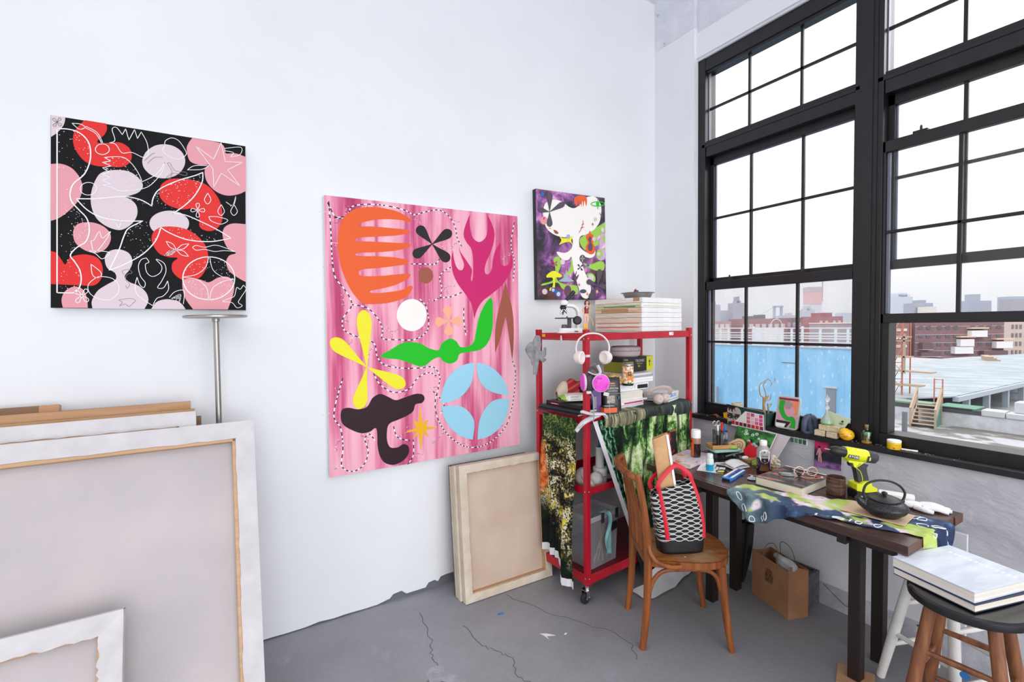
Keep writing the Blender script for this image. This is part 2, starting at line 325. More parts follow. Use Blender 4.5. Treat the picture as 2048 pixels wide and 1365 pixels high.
# outlines painted on the three canvases, millimetres in the wall plane (x, z, x, z ...); a doubled point is a corner
ART1=[
('palepink',[-3594,2494,-3594,2494,-3550,2496,-3550,2496,-3556,2463,-3575,2429,-3597,2405,-3597,2405]),
('red',[-3496,2487,-3488,2496,-3488,2496,-3420,2496,-3420,2496,-3417,2475,-3428,2445,-3447,2423,-3448,2409,-3412,2415,-3376,2424,-3345,2407,-3336,2373,-3347,2339,-3376,2318,-3415,2314,-3459,2310,-3496,2325,-3523,2368,-3529,2411,-3521,2447]),
('pink',[-3601,2294,-3601,2294,-3569,2300,-3536,2287,-3513,2253,-3505,2213,-3516,2163,-3546,2115,-3581,2077,-3608,2061,-3608,2061]),
('palepink',[-3460,2254,-3438,2286,-3393,2303,-3348,2303,-3315,2280,-3301,2249,-3316,2218,-3351,2197,-3367,2191,-3346,2182,-3327,2159,-3324,2123,-3338,2085,-3367,2054,-3395,2044,-3434,2058,-3465,2090,-3479,2140,-3477,2196]),
('pink',[-3540,2023,-3525,2056,-3487,2068,-3450,2060,-3423,2034,-3419,1999,-3437,1959,-3470,1939,-3507,1949,-3535,1979]),
('palepink',[-3142,2382,-3147,2358,-3159,2334,-3177,2314,-3200,2300,-3224,2292,-3249,2292,-3270,2300,-3286,2314,-3297,2333,-3300,2356,-3295,2379,-3284,2402,-3266,2422,-3245,2437,-3220,2445,-3196,2446,-3174,2439,-3156,2425,-3145,2405]),
('pink',[-3135,2438,-3127,2468,-3112,2494,-3112,2494,-3031,2494,-3031,2494,-2995,2488,-2982,2466,-2979,2447,-2938,2454,-2896,2444,-2896,2444,-2900,2280,-2900,2280,-2936,2258,-2984,2247,-3030,2264,-3062,2306,-3067,2359,-3050,2381,-3086,2375,-3124,2387]),
('red',[-3242,2228,-3232,2266,-3195,2294,-3139,2301,-3082,2295,-3043,2270,-3012,2220,-3001,2159,-3008,2112,-3035,2078,-3068,2071,-3094,2088,-3096,2141,-3117,2169,-3162,2160,-3211,2173,-3237,2199]),
('palepink',[-3135,2099,-3139,2080,-3151,2063,-3168,2048,-3189,2038,-3212,2034,-3234,2034,-3254,2041,-3270,2052,-3279,2067,-3282,2084,-3278,2102,-3268,2118,-3251,2133,-3231,2143,-3208,2149,-3186,2148,-3165,2143,-3149,2131,-3138,2116]),
('red',[-3276,2004,-3268,2048,-3238,2072,-3189,2078,-3139,2068,-3095,2034,-3067,1982,-3069,1912,-3094,1857,-3133,1832,-3177,1842,-3204,1875,-3203,1912,-3183,1936,-3217,1938,-3253,1954]),
('red',[-3612,1937,-3612,1937,-3595,1930,-3581,1904,-3569,1884,-3555,1912,-3529,1926,-3497,1930,-3465,1918,-3450,1884,-3454,1834,-3479,1801,-3527,1799,-3616,1801,-3616,1801]),
('palepink',[-3441,1919,-3426,1949,-3392,1960,-3359,1946,-3347,1911,-3358,1874,-3376,1844,-3362,1820,-3328,1803,-3303,1774,-3296,1738,-3311,1701,-3311,1701,-3488,1702,-3488,1702,-3489,1734,-3469,1777,-3436,1806,-3407,1829,-3409,1857,-3434,1877]),
('pink',[-3003,2050,-2995,2093,-2960,2116,-2904,2118,-2904,2118,-2912,1837,-2912,1837,-2939,1852,-2980,1886,-2992,1929,-2978,1961,-2950,1975,-2984,1996]),
('pink',[-3168,1823,-3145,1843,-3101,1841,-3065,1829,-3028,1852,-2987,1858,-2964,1831,-2965,1783,-2991,1701,-2991,1701,-3130,1701,-3130,1701,-3160,1755]),
('pink',[-3585,1739,-3572,1774,-3543,1793,-3517,1782,-3505,1748,-3503,1704,-3503,1704,-3582,1704,-3582,1704]),
('palepink',[-3287,1701,-3287,1701,-3265,1734,-3223,1746,-3180,1732,-3159,1701,-3159,1701])]
ART2=[
('orange',[-2068,2221,-2081,2238,-2143,2266,-2219,2276,-2292,2275,-2370,2257,-2429,2218,-2461,2162,-2475,2091,-2475,2020,-2463,1939,-2436,1858,-2397,1787,-2351,1743,-2291,1737,-2204,1746,-2113,1775,-2070,1821,-2065,1844,-2086,1843,-2126,1822,-2203,1807,-2277,1799,-2310,1803,-2295,1814,-2240,1826,-2164,1849,-2098,1883,-2075,1910,-2098,1916,-2163,1908,-2251,1896,-2348,1891,-2369,1906,-2347,1927,-2250,1941,-2149,1959,-2097,1972,-2085,1988,-2103,1997,-2173,2005,-2261,2005,-2358,2000,-2384,2005,-2363,2017,-2248,2029,-2147,2047,-2082,2070,-2075,2087,-2108,2090,-2197,2087,-2296,2084,-2368,2080,-2385,2086,-2361,2100,-2271,2113,-2171,2127,-2093,2146,-2072,2162,-2106,2169,-2196,2169,-2282,2168,-2360,2162,-2368,2167,-2342,2184,-2281,2204,-2207,2217,-2131,2220,-2086,2215]),
('magenta',[-1686,2304,-1686,2304,-1721,2223,-1731,2168,-1712,2127,-1681,2091,-1670,2038,-1669,1969,-1672,1908,-1681,1887,-1685,1907,-1677,1955,-1690,1982,-1724,2027,-1754,2066,-1763,2101,-1763,2101,-1761,2072,-1747,2033,-1732,1993,-1740,1959,-1763,1954,-1785,1977,-1799,2023,-1805,2071,-1805,2071,-1816,2015,-1807,1935,-1776,1870,-1728,1811,-1683,1743,-1665,1651,-1665,1651,-1645,1709,-1606,1765,-1534,1816,-1451,1882,-1392,1970,-1379,2035,-1395,2084,-1395,2084,-1400,2027,-1425,2000,-1458,2002,-1472,2036,-1472,2093,-1468,2145,-1468,2145,-1506,2097,-1527,2033,-1535,1977,-1556,1941,-1580,1939,-1587,1967,-1574,2016,-1538,2088,-1516,2160,-1515,2215,-1540,2276,-1566,2314,-1566,2314,-1562,2266,-1566,2204,-1584,2161,-1621,2137,-1657,2148,-1677,2180,-1687,2240]),
('brown',[-1936,1914,-1938,1899,-1945,1885,-1955,1874,-1968,1866,-1982,1864,-1996,1865,-2008,1872,-2018,1882,-2024,1895,-2026,1909,-2024,1924,-2017,1938,-2007,1949,-1994,1956,-1980,1959,-1966,1958,-1954,1952,-1944,1941,-1938,1928]),
('white',[-1980,1677,-1983,1656,-1990,1636,-2001,1618,-2016,1603,-2034,1592,-2053,1585,-2073,1583,-2093,1586,-2112,1593,-2129,1604,-2142,1619,-2153,1637,-2159,1656,-2161,1676,-2158,1697,-2151,1716,-2140,1734,-2126,1749,-2109,1760,-2090,1767,-2070,1770,-2050,1768,-2031,1761,-2014,1750,-1999,1736,-1988,1718,-1982,1698]),
('green',[-2260,1447,-2209,1474,-2144,1510,-2092,1520,-2025,1510,-1964,1478,-1908,1467,-1886,1506,-1835,1534,-1792,1517,-1763,1481,-1710,1483,-1671,1510,-1655,1571,-1630,1668,-1590,1745,-1550,1787,-1533,1766,-1532,1696,-1536,1598,-1562,1514,-1618,1462,-1711,1446,-1768,1438,-1789,1398,-1833,1381,-1881,1399,-1902,1423,-1944,1412,-1993,1379,-2034,1376,-2094,1399,-2159,1422,-2222,1431]),
('brown',[-1436,1892,-1436,1892,-1411,1812,-1383,1697,-1376,1581,-1381,1465,-1391,1382,-1391,1382,-1403,1466,-1414,1539,-1425,1611,-1437,1668,-1437,1668,-1455,1611,-1475,1540,-1497,1484,-1518,1435,-1518,1435,-1518,1527,-1512,1611,-1490,1711,-1460,1810]),
('maroon',[-2481,1120,-2474,1162,-2439,1170,-2387,1156,-2339,1166,-2307,1213,-2264,1231,-2220,1211,-2176,1188,-2124,1199,-2057,1214,-2014,1206,-2002,1179,-2020,1157,-2058,1152,-2073,1114,-2113,1090,-2165,1073,-2211,1059,-2228,1030,-2231,967,-2213,920,-2168,914,-2136,928,-2107,911,-2104,872,-2137,832,-2196,816,-2247,837,-2273,879,-2285,937,-2290,1037,-2329,1023,-2378,1023,-2436,1053,-2470,1083]),
('gold',[-2032,1136,-2032,1136,-2016,1040,-2016,1040,-1977,1052,-1977,1052,-2000,1017,-2000,1017,-1923,999,-1923,999,-2000,991,-2000,991,-1976,948,-1976,948,-2015,975,-2015,975,-2030,872,-2030,872,-2043,978,-2043,978,-2078,949,-2078,949,-2056,995,-2056,995,-2134,992,-2134,992,-2058,1014,-2058,1014,-2073,1063,-2073,1063,-2042,1041,-2042,1041]),
('charcoal',[-1937,2099,-1955,2136,-1971,2173,-1985,2195,-2002,2202,-2020,2198,-2032,2188,-2038,2171,-2033,2153,-2012,2138,-1975,2118,-1939,2097]),
('charcoal',[-1937,2097,-1894,2115,-1849,2131,-1821,2146,-1810,2164,-1810,2182,-1819,2193,-1838,2198,-1858,2192,-1880,2171,-1909,2134,-1939,2099]),
('charcoal',[-1939,2099,-1981,2084,-2023,2070,-2049,2058,-2060,2042,-2060,2025,-2052,2013,-2036,2007,-2017,2011,-1996,2030,-1967,2064,-1938,2097]),
('charcoal',[-1939,2097,-1917,2061,-1895,2024,-1877,2002,-1857,1995,-1838,2000,-1826,2012,-1822,2030,-1830,2048,-1855,2063,-1897,2080,-1937,2099]),
('yellow',[-2335,1387,-2323,1482,-2309,1578,-2305,1641,-2317,1681,-2338,1702,-2358,1701,-2378,1678,-2386,1637,-2378,1575,-2357,1481,-2338,1387]),
('yellow',[-2336,1388,-2383,1448,-2429,1509,-2462,1544,-2491,1556,-2515,1552,-2527,1537,-2526,1511,-2509,1484,-2469,1457,-2404,1423,-2338,1386]),
('yellow',[-2337,1386,-2281,1338,-2224,1287,-2183,1258,-2150,1250,-2125,1258,-2116,1275,-2122,1301,-2147,1326,-2194,1345,-2266,1366,-2336,1388]),
('yellow',[-2338,1387,-2367,1323,-2398,1260,-2414,1217,-2411,1185,-2396,1164,-2377,1158,-2355,1168,-2339,1195,-2335,1242,-2336,1315,-2335,1387]),
('peach',[-1840,1641,-1829,1668,-1817,1695,-1814,1713,-1822,1724,-1839,1728,-1855,1727,-1870,1720,-1877,1708,-1871,1691,-1856,1666,-1842,1641]),
('peach',[-1841,1640,-1815,1629,-1789,1616,-1771,1611,-1759,1618,-1753,1633,-1753,1648,-1759,1663,-1770,1671,-1788,1666,-1815,1653,-1841,1642]),
('peach',[-1842,1641,-1854,1615,-1867,1589,-1871,1571,-1863,1560,-1847,1554,-1831,1554,-1816,1561,-1808,1572,-1813,1589,-1827,1615,-1840,1641]),
('peach',[-1841,1642,-1868,1651,-1894,1662,-1912,1665,-1922,1657,-1927,1642,-1926,1628,-1919,1614,-1907,1607,-1891,1613,-1866,1627,-1841,1640]),
('sky',[-1897,1140,-1897,1140,-1895,1187,-1884,1231,-1865,1273,-1838,1309,-1804,1339,-1764,1361,-1720,1374,-1672,1378,-1672,1378,-1691,1255,-1775,1166]),
('sky',[-1656,1377,-1656,1377,-1614,1370,-1573,1356,-1535,1334,-1500,1306,-1470,1272,-1447,1233,-1429,1192,-1420,1148,-1420,1148,-1558,1189,-1636,1265]),
('sky',[-1418,1130,-1418,1130,-1420,1080,-1432,1033,-1453,990,-1483,953,-1520,924,-1562,903,-1607,892,-1654,890,-1654,890,-1632,1027,-1543,1124]),
('sky',[-1688,894,-1688,894,-1728,906,-1765,924,-1799,948,-1829,977,-1855,1010,-1874,1046,-1888,1084,-1896,1124,-1896,1124,-1761,1110,-1679,1018])]
ART3=[
('lime',[-812,2223,-750,2268,-667,2315,-573,2369,-573,2369,-573,2300,-573,2300,-646,2253,-668,2219,-573,2276,-573,2276,-574,2215,-574,2215,-657,2188,-751,2149,-802,2177]),
('lime',[-1047,2067,-999,2085,-986,2025,-1020,1932,-953,1896,-845,1888,-840,1830,-895,1836,-973,1865,-1020,1905,-1141,1880,-1141,1893,-1058,1919,-1033,1992]),
('lime',[-893,2077,-868,2063,-874,1993,-943,1951,-962,1957,-903,2007]),
('lime',[-783,2052,-711,2049,-626,2078,-583,2064,-589,2015,-648,2004,-731,2023]),
('lime',[-752,1975,-701,1985,-669,1955,-680,1922,-722,1944]),
('lime',[-615,2159,-574,2182,-574,2182,-574,2121,-574,2121]),
('white',[-1132,2352,-1131,2396,-1113,2439,-1066,2468,-1015,2476,-962,2466,-909,2441,-860,2438,-810,2469,-769,2517,-707,2541,-655,2536,-613,2489,-611,2425,-630,2359,-677,2306,-750,2264,-812,2239,-817,2176,-772,2140,-710,2128,-670,2155,-677,2115,-721,2094,-782,2100,-798,2067,-773,1998,-732,1928,-712,1865,-743,1802,-795,1811,-825,1869,-864,1977,-883,2062,-893,2092,-922,2067,-971,2068,-1018,2107,-1009,2119,-951,2115,-902,2138,-882,2171,-887,2224,-979,2224,-1055,2240,-1110,2280]),
('orange',[-862,2482,-855,2514,-804,2534,-754,2531,-745,2497,-754,2464,-767,2502,-780,2455,-788,2499,-798,2453,-808,2496,-815,2453,-828,2494,-840,2454]),
('pink',[-1095,2326,-1098,2315,-1105,2305,-1114,2298,-1126,2295,-1138,2296,-1147,2301,-1154,2309,-1156,2320,-1153,2331,-1147,2340,-1137,2348,-1126,2351,-1114,2350,-1104,2345,-1098,2337]),
('magenta',[-1126,2323,-1123,2330,-1120,2337,-1119,2341,-1121,2344,-1124,2345,-1127,2345,-1130,2343,-1132,2340,-1131,2336,-1128,2329,-1126,2323]),
('gold',[-1096,2262,-1077,2279,-1059,2266,-1078,2272]),
('brown',[-1047,2267,-1017,2262,-1003,2246,-1031,2242]),
('yellow',[-998,2230,-969,2217,-921,2221,-877,2237,-892,2208,-882,2178,-911,2195,-960,2184,-999,2169,-979,2201]),
('redorange',[-728,2285,-713,2287,-713,2273,-688,2261,-683,2226,-689,2205,-671,2171,-679,2134,-715,2121,-751,2137,-759,2172,-741,2205,-756,2236,-750,2260,-730,2271]),
('violet',[-720,2251,-704,2240,-709,2216,-694,2177,-705,2148,-731,2147,-741,2174,-725,2206,-738,2229]),
('greygreen',[-763,2087,-766,2075,-774,2065,-785,2059,-797,2058,-808,2063,-815,2072,-818,2084,-815,2096,-807,2106,-796,2112,-784,2113,-773,2108,-766,2099]),
('pink',[-790,2086,-788,2092,-786,2099,-785,2103,-787,2106,-789,2107,-792,2107,-794,2105,-796,2102,-795,2098,-793,2092,-791,2086]),
('pink',[-791,2086,-793,2079,-795,2072,-796,2068,-795,2065,-792,2064,-789,2064,-787,2065,-786,2068,-786,2073,-788,2079,-790,2086]),
('pink',[-791,2086,-785,2084,-780,2083,-776,2083,-774,2084,-772,2086,-772,2088,-773,2090,-776,2091,-780,2090,-785,2088,-791,2086]),
('pink',[-791,2086,-796,2087,-802,2088,-806,2089,-808,2087,-810,2085,-810,2083,-809,2082,-806,2081,-802,2082,-796,2084,-791,2086]),
('yellow',[-1108,1951,-1076,1975,-1048,1985,-1019,1978,-978,1957,-991,1941,-1034,1939,-1037,1893,-1044,1863,-1082,1846,-1081,1865,-1058,1877,-1057,1934,-1104,1936]),
('slate',[-938,2006,-928,1967,-914,1944,-874,1919,-1001,1914,-962,1942,-947,1966]),
('blue',[-1035,1853,-1037,1843,-1044,1836,-1054,1833,-1063,1836,-1070,1842,-1072,1852,-1070,1861,-1063,1869,-1053,1871,-1044,1869,-1037,1862]),
('blue',[-982,1826,-986,1815,-996,1806,-1009,1803,-1021,1805,-1031,1813,-1034,1825,-1030,1836,-1021,1845,-1008,1848,-995,1846,-986,1838]),
('blue',[-1054,1843,-1035,1855,-997,1841,-1016,1821]),
('palepink',[-1042,1853,-1044,1846,-1050,1842,-1057,1841,-1063,1845,-1065,1852,-1063,1859,-1057,1863,-1050,1863,-1044,1859]),
('palepink',[-992,1826,-995,1817,-1003,1811,-1013,1811,-1022,1816,-1025,1825,-1021,1834,-1013,1840,-1003,1840,-995,1835]),
('plum',[-895,1852,-898,1835,-907,1821,-919,1813,-933,1813,-946,1820,-954,1833,-957,1850,-954,1867,-945,1880,-933,1888,-919,1889,-906,1882,-898,1868]),
('palepink',[-1103,1840,-1106,1830,-1114,1823,-1125,1820,-1136,1822,-1144,1829,-1147,1838,-1144,1848,-1136,1855,-1125,1858,-1114,1856,-1106,1849]),
('blue',[-1122,2501,-1124,2494,-1130,2487,-1138,2484,-1146,2485,-1151,2490,-1153,2497,-1151,2505,-1145,2511,-1138,2514,-1130,2513,-1124,2508]),
('palepink',[-950,2052,-953,2042,-960,2035,-971,2032,-982,2034,-989,2040,-992,2049,-989,2059,-981,2066,-971,2069,-960,2067,-952,2061]),
('palepink',[-686,1951,-690,1939,-700,1929,-714,1925,-729,1928,-739,1937,-742,1949,-739,1962,-728,1972,-714,1976,-700,1973,-690,1964]),
('blue',[-727,2041,-730,2035,-736,2032,-744,2031,-750,2034,-752,2040,-750,2046,-743,2049,-736,2050,-730,2047]),
('lilac',[-566,2130,-570,2113,-581,2097,-597,2087,-615,2082,-634,2085,-649,2093,-659,2107,-663,2123,-659,2141,-649,2156,-633,2166,-615,2171,-596,2169,-581,2161,-570,2147]),
('lime',[-599,2132,-602,2118,-611,2106,-624,2099,-638,2098,-651,2103,-660,2114,-663,2127,-660,2142,-651,2153,-638,2161,-624,2162,-611,2156,-602,2146]),
('palepink',[-622,2130,-626,2121,-634,2116,-643,2115,-651,2120,-654,2128,-651,2137,-643,2143,-633,2143,-625,2139]),
('lilac',[-615,2280,-622,2250,-630,2220,-633,2200,-626,2189,-615,2183,-604,2184,-593,2192,-588,2205,-592,2224,-603,2252,-613,2280]),
('palepink',[-650,2381,-653,2372,-661,2366,-672,2365,-680,2369,-683,2377,-680,2386,-672,2392,-661,2393,-653,2389]),
('slate',[-901,2233,-905,2224,-914,2217,-924,2216,-933,2221,-936,2230,-933,2239,-924,2246,-913,2247,-905,2242]),
('palepink',[-583,2311,-586,2300,-595,2293,-605,2292,-614,2298,-617,2308,-614,2319,-605,2326,-595,2327,-586,2321]),
('greygreen',[-756,1852,-761,1844,-772,1839,-787,1837,-803,1838,-814,1843,-818,1850,-814,1857,-802,1863,-787,1865,-772,1864,-761,1859]),
('plum',[-874,1938,-864,1962,-844,1994,-852,1955,-824,1971,-849,1927]),
('orange',[-748,1848,-751,1841,-754,1833,-756,1829,-754,1826,-750,1824,-747,1824,-743,1826,-741,1829,-742,1834,-745,1841,-748,1848]),
('peach',[-644,1852,-647,1846,-653,1841,-661,1841,-667,1845,-670,1852,-667,1858,-661,1863,-653,1863,-647,1859]),
('palepink',[-667,2235,-671,2225,-678,2219,-688,2218,-696,2223,-699,2232,-696,2242,-688,2249,-678,2249,-670,2244]),
('violet',[-1078,2386,-1068,2428,-1057,2470,-1053,2497,-1059,2514,-1072,2521,-1084,2520,-1097,2509,-1103,2490,-1100,2464,-1089,2425,-1080,2386]),
('violet',[-1079,2385,-1036,2402,-992,2418,-964,2431,-950,2445,-947,2458,-953,2466,-969,2468,-989,2462,-1013,2444,-1046,2415,-1080,2387]),
('violet',[-1080,2386,-1090,2355,-1100,2323,-1104,2303,-1098,2290,-1086,2284,-1074,2285,-1062,2294,-1056,2308,-1059,2328,-1069,2357,-1078,2386]),
('violet',[-1079,2387,-1105,2395,-1131,2405,-1149,2408,-1162,2405,-1171,2396,-1173,2387,-1169,2378,-1159,2373,-1139,2374,-1109,2380,-1079,2385]),
('violet',[-653,1895,-634,1930,-615,1966,-605,1991,-608,2007,-620,2017,-633,2018,-648,2010,-658,1995,-660,1970,-656,1932,-655,1895]),
('violet',[-654,1894,-630,1885,-605,1875,-589,1870,-576,1875,-569,1885,-567,1895,-571,1905,-582,1911,-599,1909,-627,1902,-654,1896]),
('violet',[-655,1895,-685,1869,-717,1844,-735,1826,-737,1811,-729,1799,-716,1794,-699,1796,-683,1806,-673,1827,-664,1861,-653,1895]),
('violet',[-653,1896,-679,1912,-704,1930,-722,1939,-738,1939,-750,1932,-756,1923,-754,1911,-744,1902,-723,1899,-689,1897,-654,1894]),
('navy',[-813,2022,-817,2029,-821,2036,-824,2041,-828,2043,-832,2042,-835,2041,-836,2038,-835,2034,-830,2031,-822,2026,-814,2021]),
('navy',[-813,2021,-804,2026,-794,2030,-789,2033,-786,2036,-787,2039,-789,2041,-793,2042,-797,2040,-802,2036,-808,2029,-813,2022]),
('navy',[-813,2022,-822,2018,-830,2015,-835,2013,-837,2010,-837,2007,-835,2005,-831,2004,-827,2005,-823,2009,-818,2015,-813,2021]),
('navy',[-814,2021,-810,2014,-806,2006,-803,2001,-799,2000,-795,2000,-792,2001,-791,2004,-792,2008,-797,2012,-805,2017,-813,2022]),
('magenta',[-1039,2036,-1044,2042,-1049,2048,-1052,2052,-1056,2053,-1060,2052,-1062,2050,-1063,2047,-1061,2044,-1056,2041,-1048,2039,-1040,2036]),
('magenta',[-1039,2036,-1032,2038,-1024,2041,-1019,2043,-1017,2046,-1018,2049,-1020,2051,-1023,2052,-1027,2051,-1030,2048,-1035,2042,-1040,2036]),
('magenta',[-1040,2036,-1048,2032,-1057,2027,-1062,2024,-1063,2021,-1062,2018,-1060,2016,-1056,2016,-1052,2017,-1049,2022,-1044,2029,-1039,2036]),
('magenta',[-1040,2036,-1035,2030,-1031,2025,-1027,2021,-1024,2021,-1020,2022,-1018,2024,-1017,2027,-1019,2030,-1024,2032,-1032,2034,-1039,2036]),
('green2',[-630,2495,-633,2483,-640,2475,-649,2474,-657,2480,-660,2491,-657,2503,-649,2511,-640,2512,-633,2506])]
